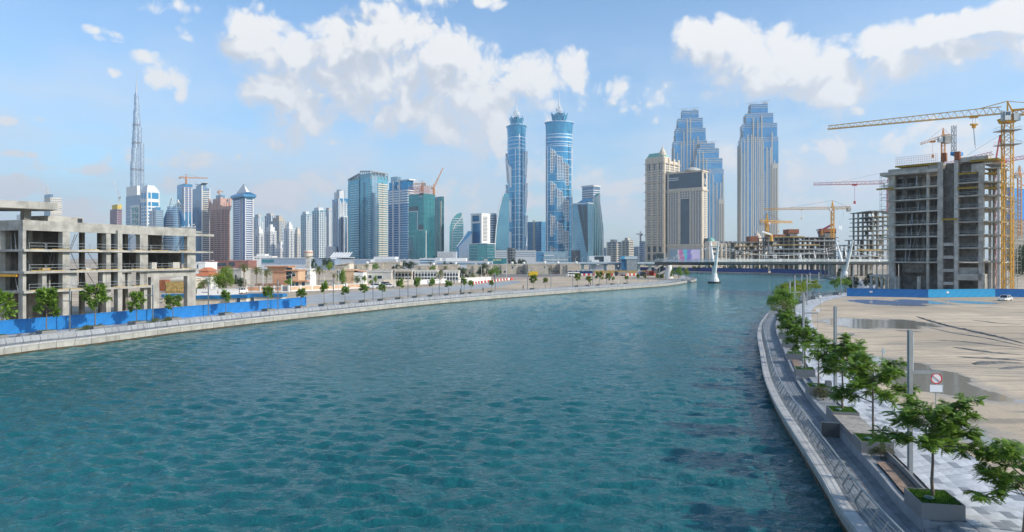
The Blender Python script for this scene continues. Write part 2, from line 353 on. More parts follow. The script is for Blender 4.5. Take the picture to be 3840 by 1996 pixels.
def sandmat():
    M = bpy.data.materials.new('sand'); M.use_nodes = True; t = M.node_tree; pb = t.nodes['Principled BSDF']; b = NB(t)
    tc = b.n('ShaderNodeTexCoord').outputs['Object']
    f1 = b.ss(b.noise(tc, .035, 6, .6), .35, .65)
    f2 = b.ss(b.noise(tc, .35, 6, .65), .35, .7)
    str_ = b.noise(b.vm('MULTIPLY', tc, (.06, .55, 1)), 1.0, 6, .62, dist=.6)
    c = b.mix(f1, (.45, .355, .25), (.63, .50, .355))
    c = b.mix(b.m('MULTIPLY', f2, .5), c, (.37, .315, .245))
    c = b.mix(b.m('MULTIPLY', b.ss(str_, .50, .62), .8), c, (.25, .215, .17))
    wet = b.ss(b.noise(b.vm('MULTIPLY', tc, (.7, 1, 1)), .045, 5, .55), .56, .66)
    c = b.mix(b.m('MULTIPLY', wet, .35), c, (.33, .29, .235))
    tr = b.n('ShaderNodeTexWave', wave_type='BANDS', bands_direction='Y'); tr.inputs['Scale'].default_value = .22; tr.inputs['Distortion'].default_value = 9; tr.inputs['Detail'].default_value = 2; tr.inputs['Detail Scale'].default_value = .35
    t.links.new(tc, tr.inputs[0])
    trk = b.m('MULTIPLY', b.ss(tr.outputs['Fac'], .86, .97), b.ss(b.noise(tc, .03, 2, .5), .38, .55))
    c = b.mix(b.m('MULTIPLY', trk, .7), c, (.22, .195, .16))
    acc = None; tw = b.vm('ADD', tc, b.vm('MULTIPLY', b.vm('SUBTRACT', b.noise(tc, .16, 3, .6, out=1), (.5, .5, .5)), (7, 5, 0)))
    for (x_, y_, rx_, ry_, w_) in WETS:
        o = b.n('ShaderNodeVectorMath', operation='MULTIPLY_ADD'); t.links.new(tw, o.inputs[0]); o.inputs[1].default_value = (1/rx_, 1/ry_, 0); o.inputs[2].default_value = (-x_/rx_, -y_/ry_, 0)
        d = b.m('MULTIPLY_ADD', b.vm('DOT_PRODUCT', o.outputs[0], o.outputs[0], out=1), -w_, w_); acc = d if acc is None else b.m('MAXIMUM', acc, d)
    wf = b.m('ADD', acc, b.m('MULTIPLY_ADD', b.noise(tc, .5, 5, .6), .7, -.35))
    damp = b.ss(wf, -.55, .25); pool = b.ss(wf, .16, .30)
    c = b.mix(b.m('MULTIPLY', damp, .55), c, (.30, .27, .225)); c = b.mix(pool, c, (.27, .25, .205))
    t.links.new(c, pb.inputs['Base Color']); pb.inputs['Specular IOR Level'].default_value = .4
    t.links.new(b.m('SUBTRACT', b.lin(damp, 0, 1, .95, .5), b.m('MULTIPLY', pool, .42)), pb.inputs['Roughness'])
    bn = b.n('ShaderNodeBump'); bn.inputs['Distance'].default_value = .16
    t.links.new(b.m('MULTIPLY_ADD', pool, -.7, .7), bn.inputs['Strength'])
    h = b.m('ADD', b.m('ADD', b.noise(tc, 1.1, 8, .7), b.m('MULTIPLY', str_, .9)), b.m('MULTIPLY', trk, -.6))
    t.links.new(h, bn.inputs['Height']); t.links.new(bn.outputs[0], pb.inputs['Normal'])
    return M
SAND = sandmat()
me = bpy.data.meshes.new('ground'); me.from_pydata([(x, y, GZ-.02) for x, y in outl], [], [tuple(x) for x in tri]); me.materials.append(SAND); me.update()
if me.polygons[0].normal.z < 0: me.flip_normals()
put(inst('ground', me), kind='structure')

def watermat():
    M = bpy.data.materials.new('canal_water'); M.use_nodes = True; t = M.node_tree; pb = t.nodes['Principled BSDF']; b = NB(t)
    tc = b.n('ShaderNodeTexCoord').outputs['Object']
    f = b.ss(b.noise(b.vm('MULTIPLY', tc, (1, .5, 1)), .035, 4, .55), .3, .7)
    sy = b.n('ShaderNodeSeparateXYZ'); t.links.new(tc, sy.inputs[0])
    sh = b.ss(sy.outputs[1], 60, 330)           # water colour turns paler towards the bend
    c = b.mix(f, (.005, .080, .092), (.009, .108, .118))
    c = b.mix(sh, c, (.035, .23, .235))
    c = b.mix(b.ss(sy.outputs[2], .05, .45), c, (.009, .118, .126))
    t.links.new(c, pb.inputs['Base Color'])
    pb.inputs['Roughness'].default_value = .05; pb.inputs['IOR'].default_value = 1.333; pb.inputs['Specular IOR Level'].default_value = .5
    n1 = b.noise(b.vm('MULTIPLY', tc, (1, 1.5, 1)), .42, 4, .6, dist=.4)
    n2 = b.noise(b.vm('MULTIPLY', tc, (1, 1.6, 1)), 1.5, 5, .62, dist=.5)
    n3 = b.noise(tc, 5.5, 4, .6)
    h = b.m('ADD', b.m('ADD', b.m('MULTIPLY', n1, .42), b.m('MULTIPLY', n2, .30)), b.m('MULTIPLY', n3, .05))
    bn = b.n('ShaderNodeBump'); bn.inputs['Strength'].default_value = .7; bn.inputs['Distance'].default_value = 1.0
    t.links.new(h, bn.inputs['Height']); t.links.new(bn.outputs[0], pb.inputs['Normal'])
    return M
def water():
    rng = np.random.default_rng(5)
    ys = [12.0]
    while ys[-1] < 330: ys.append(ys[-1]+max(.22, ys[-1]*.0045))
    ys = np.array(ys); nx = 520; t = np.linspace(0, 1, nx)
    xl = np.interp(ys, [0, 330], [-96, 40]); xr = np.interp(ys, [0, 120, 330], [16, 46, 168])
    xl = np.minimum(xl, np.interp(ys, [0, 90, 160, 220, 330], [-90, -72, -44, -12, 78]))
    X = xl[:, None]+(xr-xl)[:, None]*t[None, :]; Y = np.repeat(ys[:, None], nx, 1)
    H = np.zeros_like(X)
    for k in range(80):
        lam = .45*(3.3/.45)**rng.random(); a = R(258)+rng.normal(0, .40); kx, ky = math.cos(a)*2*math.pi/lam, math.sin(a)*2*math.pi/lam
        A = .0108*lam**.58*(.6+.8*rng.random()); ph = kx*X+ky*Y+rng.random()*6.28+ .8*np.sin(X*.05*rng.random()+Y*.07*rng.random()+rng.random()*6)
        res = np.clip(lam/(np.maximum(.22, Y*.0045)*3.0)-.6, 0, 1)
        H += A*res*(np.abs(np.sin(ph/2))*-2+1.27 if k % 5 == 0 else np.sin(ph))
    fade = np.clip(np.minimum((Y-12)/6, (330-Y)/60), 0, 1)*np.clip(np.minimum(t, 1-t)[None, :]*40, 0, 1)
    H *= fade*(.78+.34*np.sin(X*.045+1.3+1.5*np.sin(Y*.03))*np.sin(Y*.055+.8*np.sin(X*.03)))
    ny = len(ys); V = np.stack([X, Y, H], -1).reshape(-1, 3)
    i = np.arange(ny-1)[:, None]*nx+np.arange(nx-1)[None, :]; Fq = np.stack([i, i+1, i+nx+1, i+nx], -1).reshape(-1, 4)
    # flat rim that carries the sheet out under both banks and on round the bend
    ex = [(-140,-60),(240,-60),(240,700),(-140,700)]
    n0 = len(V); V = np.concatenate([V, np.array([(x, y, 0) for x, y in ex]+[(-140,12,0),(240,12,0),(-140,330,0),(240,330,0)])])
    F2 = [[n0, n0+1, n0+5, n0+4], [n0+6, n0+7, n0+2, n0+3]]
    me = bpy.data.meshes.new('water')
    left = [n0+4]+[int(r*nx) for r in range(ny)]+[n0+6]; right = [n0+5]+[int(r*nx+nx-1) for r in range(ny)]+[n0+7]
    polys = [list(x) for x in Fq.tolist()]+F2
    for r in range(ny-1):
        yy0, yy1 = ys[r], ys[r+1]
    polys += [left, right[::-1]]
    me.from_pydata(V.tolist(), [], polys); me.materials.append(watermat())
    me.polygons.foreach_set('use_smooth', [True]*len(me.polygons)); me.update()
    put(inst('water', me), kind='structure')
water()

# ---------------------------------------------------------------- seawalls, walks, pavers
STONE = mat('seawall_panel', (.40, .385, .345), .85, var=.14, vs=.7, streak=.35, bump=.2, bs=5, objrand=.14)
COPE = mat('coping_stone', (.46, .45, .43), .75, var=.12, vs=1.2, objrand=.08)
ALGAE = mat('tide_stain', (.085, .055, .025), .5, var=.3, vs=2)
SLATE = [mat('slate_'+n, c, .5, var=.2, vs=1.1, bump=.12, bs=12, objrand=.14) for n, c in (('a', (.205, .225, .25)), ('b', (.24, .255, .28)), ('c', (.18, .20, .225)))]
PAVE = [mat('paver_'+n, c, .6, var=.12, vs=1.2, bump=.08, bs=14, objrand=.1) for n, c in (('light', (.50, .51, .53)), ('mid', (.40, .415, .44)), ('grey', (.25, .265, .29)), ('pale', (.56, .57, .59)))]
JOINT = mat('mortar_joint', (.12, .12, .12), .9)
PGREY = mat('planter_panel', (.215, .21, .21), .55, .1, var=.06)
WOOD = mat('bench_timber', (.30, .21, .155), .7, var=.25, vs=3, objrand=.2)
def seawall(B, s0, s1, near, label, c0=-.05, c1=.8):
    t = thing('seawall', label, 'seawall')
    c = MB(); B.sweep(c, [(.10, -.6), (.10, 1.02), (.9, 1.02), (.9, -.6)], s0, s1, 1.5); c.build('wall_core', CONC2, t)
    c = MB(); B.sweep(c, [(.0, -.6), (.0, .22), (.09, .25), (.09, -.6)], s0, s1, 1.5); c.build('tide_band', ALGAE, t)
    s = s0; k = 0; rest = MB(); rest2 = MB()
    while s < s1-.1:
        e = min(s+2.5, s1)-.055
        m1 = MB(); B.sweep(m1, [(.02, .22), (.02, 1.0), (.10, 1.0), (.10, .22)], s, e, 1.25)
        m2 = MB(); B.sweep(m2, [(c0, 1.02), (c0, 1.24), (c1, 1.24), (c1, 1.02)], s, e, 1.25)
        if k < near:
            m1.build('panel', STONE, t); m2.build('coping', COPE, t)
        else:
            rest.add(m1.v, m1.f); rest2.add(m2.v, m2.f)
        s += 2.5; k += 1
    if rest.f: rest.build('panel', STONE, t, kind='stuff'); rest2.build('coping', COPE, t, kind='stuff')
    return t
sR0 = RB.at_Y(22)
seawall(RB, sR0-12, RB.L, 60, 'pale concrete panel seawall with stone coping under the curved railing at right', -.28, .34)
sL0 = LB.at_Y(82); sTIP = LB.at_Y(LBp[11][1]); sL1 = LB.at_Y(425)
seawall(LB, sL0, sL1, 110, 'long sunlit concrete panel seawall along the far left bank with brown tide line')
def railing(B, s0, s1, label, nobj, step=2.45, dx=0.):
    t = thing('waterside_railing', label, 'railing')
    prof = [(.86+dx, 0), (.62+dx, .46), (.93+dx, 1.02)]; w = .05
    def post(th, wd):
        m = MB()
        for (a, c) in zip(prof, prof[1:]):
            m.hexa([(-th, a[0]-wd, a[1]), (th, a[0]-wd, a[1]), (th, a[0]+wd, a[1]), (-th, a[0]+wd, a[1])], [(-th, c[0]-wd, c[1]), (th, c[0]-wd, c[1]), (th, c[0]+wd, c[1]), (-th, c[0]+wd, c[1])])
        return m
    pm = post(.022, .055).mesh('post', GREYM)
    q = MB(); q.hexa([(-.012, .60+dx, .42), (.012, .60+dx, .42), (.012, .66+dx, .42), (-.012, .66+dx, .42)], [(-.012, .86+dx, .92), (.012, .86+dx, .92), (.012, .92+dx, .92), (-.012, .92+dx, .92)]); im = q.mesh('baluster', GREYM)
    s = s0; k = 0
    restm = MB()
    while s < s1:
        p, d, n = B.at(s); rz = math.atan2(n.y, n.x)-math.pi/2
        fx = math.atan2(d.y, d.x)
        if k < nobj:
            o = inst('post', pm, t, (p.x, p.y, LZ), (0, 0, rz))
            p2, d2, n2 = B.at(s+step/2); inst('baluster', im, t, (p2.x, p2.y, LZ), (0, 0, math.atan2(n2.y, n2.x)-math.pi/2))
        else:
            M = Matrix.Translation((p.x, p.y, LZ)) @ Matrix.Rotation(rz, 4, 'Z')
            mm = post(.022, .055); restm.add([M @ Vector(v) for v in mm.v], mm.f)
        s += step; k += 1
    if restm.f: restm.build('post', GREYM, t, kind='stuff')
    for i, (o, z) in enumerate([(.80, .12), (.72, .26), (.66, .42), (.71, .58), (.78, .72), (.85, .86)]):
        o += dx; m = MB(); r = .009; B.sweep(m, [(o-r, z+LZ-r), (o-r, z+LZ+r), (o+r, z+LZ+r), (o+r, z+LZ-r)], s0, s1, 1.2); m.build('wire', STEEL, t)
    m = MB(); r = .033; q = .94+dx; B.sweep(m, [(q-r, LZ+1.02), (q-r, LZ+1.08), (q+r, LZ+1.08), (q+r, LZ+1.02)], s0, s1, .8); m.build('handrail', STEEL, t)
railing(RB, sR0-4, RB.at_Y(300), 'steel railing with kinked posts curving beside the lower walk at right', 110, dx=-.28)
railing(LB, sL0+1, sL1-1, 'long grey railing with kinked posts on top of the far left seawall', 140)
def tiles(B, s0, s1, o0, o1, z, dl, dw, mats, name, nobj, seed, weights, stag=True, ztop=.03):
    """a bed with stone tiles on it: the nearest are single objects, the rest one piece"""
    rnd = random.Random(seed)
    bed = MB(); B.sweep(bed, [(o0, z-.7), (o0, z-.004), (o1, z-.004), (o1, z-.7)], s0, s1, 1.); root = bed.build(name, JOINT); put(root, kind='structure')
    ms = []
    for M in mats:
        q = MB(); q.box(-dl/2+.006, dl/2-.006, -dw/2+.006, dw/2-.006, -.03, 0); ms.append(q.mesh('tile', M))
    rest = MB(); nr = int(round((o1-o0)/dw)); dw2 = (o1-o0)/nr; k = 0; s = s0
    while s < s1-dl:
        for r in range(nr):
            i = rnd.choices(range(len(mats)), weights)[0]
            ss = s+dl/2+((r % 3)*dl/3 if stag else 0); o = o0+(r+.5)*dw2
            p = B.P(ss, o, z+.018+rnd.uniform(-.002, .002)); a = B.ang(ss)
            if k < nobj: inst('tile', ms[i], root, p, (0, 0, a))
            else:
                c, q = math.cos(a), math.sin(a)
                e = [(x*c-y*q+p.x, x*q+y*c+p.y) for x, y in ((-dl/2+.006, -dw/2), (dl/2-.006, -dw/2), (dl/2-.006, dw/2), (-dl/2+.006, dw/2))]
                rest.add([(x, y, p.z) for x, y in e], [(0, 1, 2, 3)], i)
            k += 1
        s += dl
    if rest.f: rest.build('tile', mats, root, kind='stuff')
    return root
tiles(RB, sR0-10, RB.L-2, .30, 2.5, LZ, 1.2, .42, SLATE, 'lower_walk', 295, 3, (5, 3, 2))
tiles(RB, sR0-10, RB.L-2, 4.25, 8.5, GZ, .95, .49, PAVE, 'upper_walk', 299, 4, (5, 2.2, 2.2, 4))
tiles(LB, sL0-2, sL1, .8, 3.3, LZ, 1.2, .62, SLATE, 'lower_walk', 0, 5, (5, 3, 2))
tiles(LB, sL0-2, sL1, 5.3, 8.6, GZ, 1.2, .8, PAVE, 'upper_walk', 0, 6, (3, 4, 2, 2))
# ---------------------------------------------------------------- skyline towers
class T:
    """a tower set by its visible corner: left face runs to -x, right face to +y in its own frame"""
    def __init__(s, name, label, pl, pe, pr, py, D, th=35, cat='tower', group=None, gz=GZ, depth=None):
        a = R(th); s.a = a; s.D = D; s.cx = XX(pe, D); c, q = math.cos(a), math.sin(a); s.c, s.q = c, q
        tl, tr = (pl-CXP)/FPX, (pr-CXP)/FPX
        s.L = (s.cx-tl*D)/(c+tl*q); s.R = depth or (tr*D-s.cx)/(q-tr*c); s.gz = gz
        s.H = ZZ(py, D)-gz; s.ok = s.L > 0 and s.R > 0; s.root = thing(name, label, cat, (s.cx, D, gz), -a, group)
    def u(s, f, px):
        t = (px-CXP)/FPX
        return s.L-(s.cx-t*s.D)/(s.c+t*s.q) if f == 'L' else (t*s.D-s.cx)/(s.q-t*s.c)
    def Y(s, f, u): return s.D+(s.L-u)*s.q if f == 'L' else s.D+u*s.c
    def z(s, py, f='L', u=None): return ZZ(py, s.D if u is None else s.Y(f, u))-s.gz
    def fbox(s, mb, f, u0, u1, z0, z1, o0, o1, m=0):
        """box on a face: from o0 behind to o1 in front of the wall plane"""
        if f == 'L': mb.box(u0-s.L, u1-s.L, -o1, -o0, z0, z1, m)
        else: mb.box(o0, o1, u0, u1, z0, z1, m)
    def block(s, name, M, x0=0., x1=1., y0=0., y1=1., z0=0., z1=None, **k):
        m = MB(); m.box(-s.L*(1-x0), -s.L*(1-x1), s.R*y0, s.R*y1, z0, s.H if z1 is None else z1); return m.build(name, M, s.root, **k)
    def bands(s, M, z0, z1, step, t, p=.35, x0=0., x1=1., y0=0., y1=1., name='floor_band'):
        m = MB(); z = z0
        while z+t <= z1+.01:
            m.box(-s.L*(1-x0)-p, -s.L*(1-x1)+p, s.R*y0-p, s.R*y1+p, z, z+t); z += step
        if m.f: return m.build(name, M, s.root, kind='stuff')
    def fins(s, f, n, w, p, z0, z1, M, u0=0., u1=1., name='fin', one=False):
        W = s.L if f == 'L' else s.R; mb = MB(); out = None
        for i in range(n):
            u = W*(u0+(u1-u0)*(i/(n-1) if n > 1 else .5))
            if one: mb = MB()
            s.fbox(mb, f, u-w/2, u+w/2, z0, z1, -.2, p)
            if one: mb.build(name, M, s.root)
        if not one: mb.build(name, M, s.root, kind='stuff' if n > 1 else None)
    def pan(s, f, px0, px1, py0, py1, p, M, name='panel', o0=-.2):
        a, c = s.u(f, px0), s.u(f, px1); u0, u1 = min(a, c), max(a, c); um = (u0+u1)/2; mb = MB()
        z0 = 0 if py1 is None else s.z(py1, f, um); s.fbox(mb, f, u0, u1, max(z0, 0), s.z(py0, f, um), o0, p); return mb.build(name, M, s.root)
    def grid(s, f, px0, px1, py0, py1, nc, nr, p, M, wf=.62, hf=.62, name='window', lim=300):
        a, c = s.u(f, px0), s.u(f, px1); u0, u1 = min(a, c), max(a, c); um = (u0+u1)/2; z0, z1 = max(s.z(py1, f, um), .5), s.z(py0, f, um)
        du, dz = (u1-u0)/nc, (z1-z0)/nr; q = MB(); s.fbox(q, f, -du*wf/2, du*wf/2, 0, dz*hf, -.1, p)
        q.v = [((v[0]+s.L, v[1], v[2]) if f == 'L' else v) for v in q.v]; me = q.mesh(name, M)
        for r in range(nr):
            for k in range(nc):
                uc = u0+(k+.5)*du; zc = z0+(r+.5-hf/2)*dz
                inst(name, me, s.root, (uc-s.L, 0, zc) if f == 'L' else (0, uc, zc))
    def windows_joined(s, f, nc, nr, p, M, wf=.5, hf=.55, z0=2, z1=None, u0=0., u1=1., name='window'):
        W = s.L if f == 'L' else s.R; mb = MB(); z1 = z1 or s.H-1; du, dz = W*(u1-u0)/nc, (z1-z0)/nr
        for r in range(nr):
            for k in range(nc):
                uc = W*u0+(k+.5)*du; zc = z0+(r+.5)*dz
                s.fbox(mb, f, uc-du*wf/2, uc+du*wf/2, zc-dz*hf/2, zc+dz*hf/2, -.1, p)
        mb.build(name, M, s.root, kind='stuff')
def crane_far(name, label, px, pyb, pyt, jl, jr, D, M, rise=0., wm=1.8, r=.22, group=None, luff=None):
    """tower crane: mast, jib, counter jib, apex, tie bars, counterweight"""
    x, z0, z1 = XX(px, D), ZZ(pyb, D), ZZ(pyt, D); t = thing(name, label, 'crane', (x, D, z0), 0, group); h = z1-z0
    m = MB(); m.lattice((0, 0, 0), (0, 0, h), wm, wm*1.1, r, 0); m.build('mast', M, t)
    jl, jr = XX(jl, D)-x, XX(jr, D)-x
    if abs(jl) < abs(jr): jl, jr = jr, jl
    s = 1 if jl > 0 else -1
    tip = Vector((jl, abs(jl)*.25, rise))
    m = MB(); m.lattice((0, 0, h+1), (tip.x, tip.y, h+1+tip.z), wm*.9, wm*1.1, r*.8, 0, tri=True, w2=wm*.6); m.build('jib', M, t)
    m = MB(); m.lattice((0, 0, h+1), (jr, -abs(jr)*.25, h+1), wm*.9, wm*1.1, r, 0); m.build('counter_jib', M, t)
    m = MB(); m.box(min(jr, jr+s*3), max(jr, jr+s*3), -1.2-abs(jr)*.25, 1.2-abs(jr)*.25, h-2.2, h+1); m.build('counterweight', CONC, t)
    ap = h+wm*3.6
    m = MB()
    for a, c in ((-1, -1), (1, -1), (1, 1), (-1, 1)): m.beam((a*wm*.4, c*wm*.4, h), (0, 0, ap), r*1.3)
    m.build('apex', M, t)
    m = MB(); m.beam((0, 0, ap), (tip.x*.62, tip.y*.62, h+1.8+tip.z*.62), r*.5); m.beam((0, 0, ap), (jr*.9, -abs(jr)*.22, h+1.5), r*.5); m.build('tie_bar', DARKM, t)
    m = MB(); m.box(s*.5*wm, s*(.5*wm+1.6) if s > 0 else s*.5*wm, -1, .6, h-1.6, h+.6) if s > 0 else m.box(-.5*wm-1.6, -.5*wm, -1, .6, h-1.6, h+.6); m.build('cab', WHITE, t)
    k = .45; m = MB(); m.box(tip.x*k-.9, tip.x*k+.9, tip.y*k-.6, tip.y*k+.6, h+tip.z*k-.2, h+.5+tip.z*k); m.cyl((tip.x*k, tip.y*k, h+tip.z*k), (tip.x*k, tip.y*k, h-7), .06, n=4); m.box(tip.x*k-.35, tip.x*k+.35, tip.y*k-.3, tip.y*k+.3, h-8.3, h-7); m.build('trolley_hook', M, t)
    return t
# ---- the very tall stepped spire tower
def spire_tower():
    D = 3050; k = D/FPX; t = thing('spire_tower', 'very tall slender silver tower stepping up to a needle spire, tallest in the skyline', 'tower', (XX(512, D), D, GZ))
    SILV = glass('silver_cladding', (.46, .53, .60), (.33, .40, .48), cell=(3, 7.5), rough=.22, metal=.65, line=(.42, .48, .55, 1), lz=7.5, lw=.3)
    DKB = mat('dark_mechanical_floor', (.20, .23, .27), .5, .4)
    m = MB(); m.lathe([(14, 0), (14, 500), (12, 500.1), (11.5, 640), (9.2, 640.1), (8.6, 735), (6.4, 735.1), (5.8, 752)], 18); m.build('core', SILV, t, smooth=False)
    m = MB(); m.lathe([(4, 752), (3.4, 775), (2.2, 775.1), (1.6, 806), (.9, 806.1), (.35, 850)], 10); m.build('spire', STEEL, t)
    wings = {20: [(37, 347), (28.4, 525), (20, 596), (14.2, 637), (10.7, 698)], 140: [(36, 300), (32.7, 402), (24, 557), (17, 620), (13, 674), (9, 742)], 262: [(40, 260), (33, 440), (26, 500), (19, 580), (13, 660)]}
    for a, st in wings.items():
        w = MB(); bm_ = MB()
        for (e, h) in st:
            e2 = e/max(.5, abs(math.cos(R(a)))) if a != 262 else e
            r = 11 if e2 > 14 else 8.2; c = (max(e2-r, 1))
            w.lathe([(r, 0), (r, h-6), (r*.93, h-6), (r*.93, h)], 14, 0, (c*math.cos(R(a)), c*math.sin(R(a))))
            x, y = c*math.cos(R(a)), c*math.sin(R(a)); n = (-math.sin(R(a)), math.cos(R(a)))
            w.prism([(n[0]*r*.8, n[1]*r*.8), (-n[0]*r*.8, -n[1]*r*.8), (x-n[0]*r*.8, y-n[1]*r*.8), (x+n[0]*r*.8, y+n[1]*r*.8)][::-1], 0, h-8)
            for q in range(6):
                an = R(a)+math.pi*(q/5-.5)*1.0
                w.beam((x+math.cos(an)*(r+.1), y+math.sin(an)*(r+.1), 0), (x+math.cos(an)*(r+.1), y+math.sin(an)*(r+.1), h-4), .5, .5)
            for zz in (150, 262, 400, 520, 600):
                if zz < h-10: bm_.lathe([(r+.5, zz), (r+.5, zz+9)], 14, 0, (x, y))
        w.build('wing', SILV, t); bm_.build('mechanical_band', DKB, t)
spire_tower()
# ---- the twin towers with petal crowns
def petal_tower(px, pcrown, D, rot, label, pspire, wscale=1.):
    z1 = ZZ(pcrown, D)-GZ; t = thing('petal_crown_tower', label, 'tower', (XX(px, D), D, GZ), rot)
    A, Bv = 27.*wscale, 19.
    G1 = glass('petal_tower_glass', (.10, .38, .58), (.05, .23, .42), cell=(3.0, 3.8), rough=.14, metal=.62)
    W1 = mat('white_aluminium', (.82, .82, .82), .4, .2, var=.05)
    ell = lambda s, n=40: [(A*s*math.cos(2*math.pi*i/n), Bv*s*math.sin(2*math.pi*i/n)) for i in range(n)]
    m = MB(); m.prism(ell(1), 0, z1-22); m.build('glass_shaft', G1, t)
    m = MB(); m.prism(ell(1), z1-22, z1, 0, ell(1.07)); m.prism(ell(1.12), z1-1.6, z1); m.build('flared_top', G1, t)
    m = MB()
    for i in range(20):
        an = 2*math.pi*i/20; c, s = math.cos(an), math.sin(an); m.beam((A*1.05*c, Bv*1.05*s, z1-1), (A*1.16*c, Bv*1.16*s, z1+2.4), .7)
    m.prism(ell(1.1), z1, z1+.9); m.build('crown_ring', W1, t)
    pm = MB(); pm.add([(-5, 0, 0), (5, 0, 0), (6.5, -3.4, 17), (0, -2.2, 13), (-6.5, -3.4, 20), (-5, 1, 0), (5, 1, 0), (6.5, -2.4, 17), (0, -1.2, 13), (-6.5, -2.4, 20)], [(0, 1, 2, 3, 4), (9, 8, 7, 6, 5), (0, 5, 6, 1), (1, 6, 7, 2), (2, 7, 8, 3), (3, 8, 9, 4), (4, 9, 5, 0)])
    pme = pm.mesh('petal', G1)
    for i in range(7):
        an = 2*math.pi*i/7+.2; inst('petal', pme, t, (13.*math.cos(an), 11*math.sin(an), z1+1), (0, 0, an+math.pi/2))
    m = MB(); m.cyl((0, 0, z1), (0, 0, z1+20), 8, 6, 10)
    m.build('lantern', DGLASS, t)
    m = MB(); c0 = z1+27; rr = [(1.5, -9), (6, -3), (6.6, 0), (6, 3), (1.5, 9)]
    for i in range(10):
        for (a, c) in zip(rr, rr[1:]):
            for tw in (0, .6):
                p = (a[0]*math.cos(i*.628), a[0]*math.sin(i*.628), c0+a[1]); q = (c[0]*math.cos(i*.628+tw), c[0]*math.sin(i*.628+tw), c0+c[1]); m.beam(p, q, .6)
    m.build('lattice_ball', W1, t)
    m = MB(); m.cyl((0, 0, c0+8), (0, 0, c0+20), 1.1, .8, 8); m.cyl((0, 0, c0+20), (0, 0, ZZ(pspire, D)-GZ), .55, .25, 6); m.build('spire', STEEL, t)
    m = MB(); z = 14
    while z < z1-30:
        m.prism(ell(1.008, 28), z, z+.7); z += 15.2
    m.build('floor_ring', W1, t, kind='stuff')
    m = MB()
    for z in (z1-26, z1-33, z1-41, z1-50): m.prism(ell(1.01, 28), z, z+1.2)
    m.build('top_band', W1, t)
    yf = lambda x: Bv*math.sqrt(max(0, 1-(x/A)**2))
    # stepped stacks of leaning white balcony frames on both broad faces
    fr = z1/430.
    stacks = [(-14.5, [(355, 272), (254, 174), (152, 76), (55, 0)], .0), (-1.5, [(335, 250), (232, 152), (130, 54), (35, 0)], 0), (11.5, [(315, 232), (206, 122), (108, 30)], 0)]
    for sgn in (-1, 1):
        for (xc, bl, _) in stacks:
            for (b1, b0) in bl:
                zt, zb = b1*z1/437, b0*z1/437+5
                fm = MB(); w = 10.; y0 = yf(xc)*.97
                for kx in range(4):
                    x = xc-w/2+w*kx/3; dz = kx*2.2
                    fm.hexa([(x-.62, -y0-.9, zb), (x+.62, -y0-.9, zb), (x+.62, -y0+3, zb), (x-.62, -y0+3, zb)], [(x-.62, -y0-4.6, zt-dz), (x+.62, -y0-4.6, zt-dz), (x+.62, -y0+2, zt-dz), (x-.62, -y0+2, zt-dz)])
                zz = zb
                while zz < zt-5:
                    f = (zz-zb)/(zt-zb); fm.box(xc-w/2, xc+w/2, -y0-.6-f*3.5, -y0+2, zz, zz+1.2); zz += 5.7
                if sgn > 0: fm.v = [(-x, -y, z) for x, y, z in fm.v]
                fm.build('balcony_stack', W1, t)
    # white spine on the narrow ends
    m = MB()
    for sgn in (-1, 1): m.box(sgn*A-.7, sgn*A+.7, -.8, .8, 0, z1-20)
    m.build('end_spine', W1, t)
    m = MB()
    for sgn in (-1, 1):
        for dy in (-8, 8):
            x = sgn*A*math.sqrt(1-(dy/Bv)**2); m.box(x-1.6, x+1.6, dy-.6, dy+.6, 0, z1*.82)
        z = 8
        while z < z1-30: m.box(sgn*A-1.0, sgn*A+1.0, -3.2, 3.2, z, z+.8); z += 7.6
    m.build('end_fin', W1, t)
    return t
petal_tower(2097, 462, 1400, R(4), 'right twin of the petal crowned blue towers, broad face with three white balcony stacks', 340)
petal_tower(1937, 476, 1450, R(-78), 'left twin of the petal crowned blue towers, seen narrow with a white spine', 363)
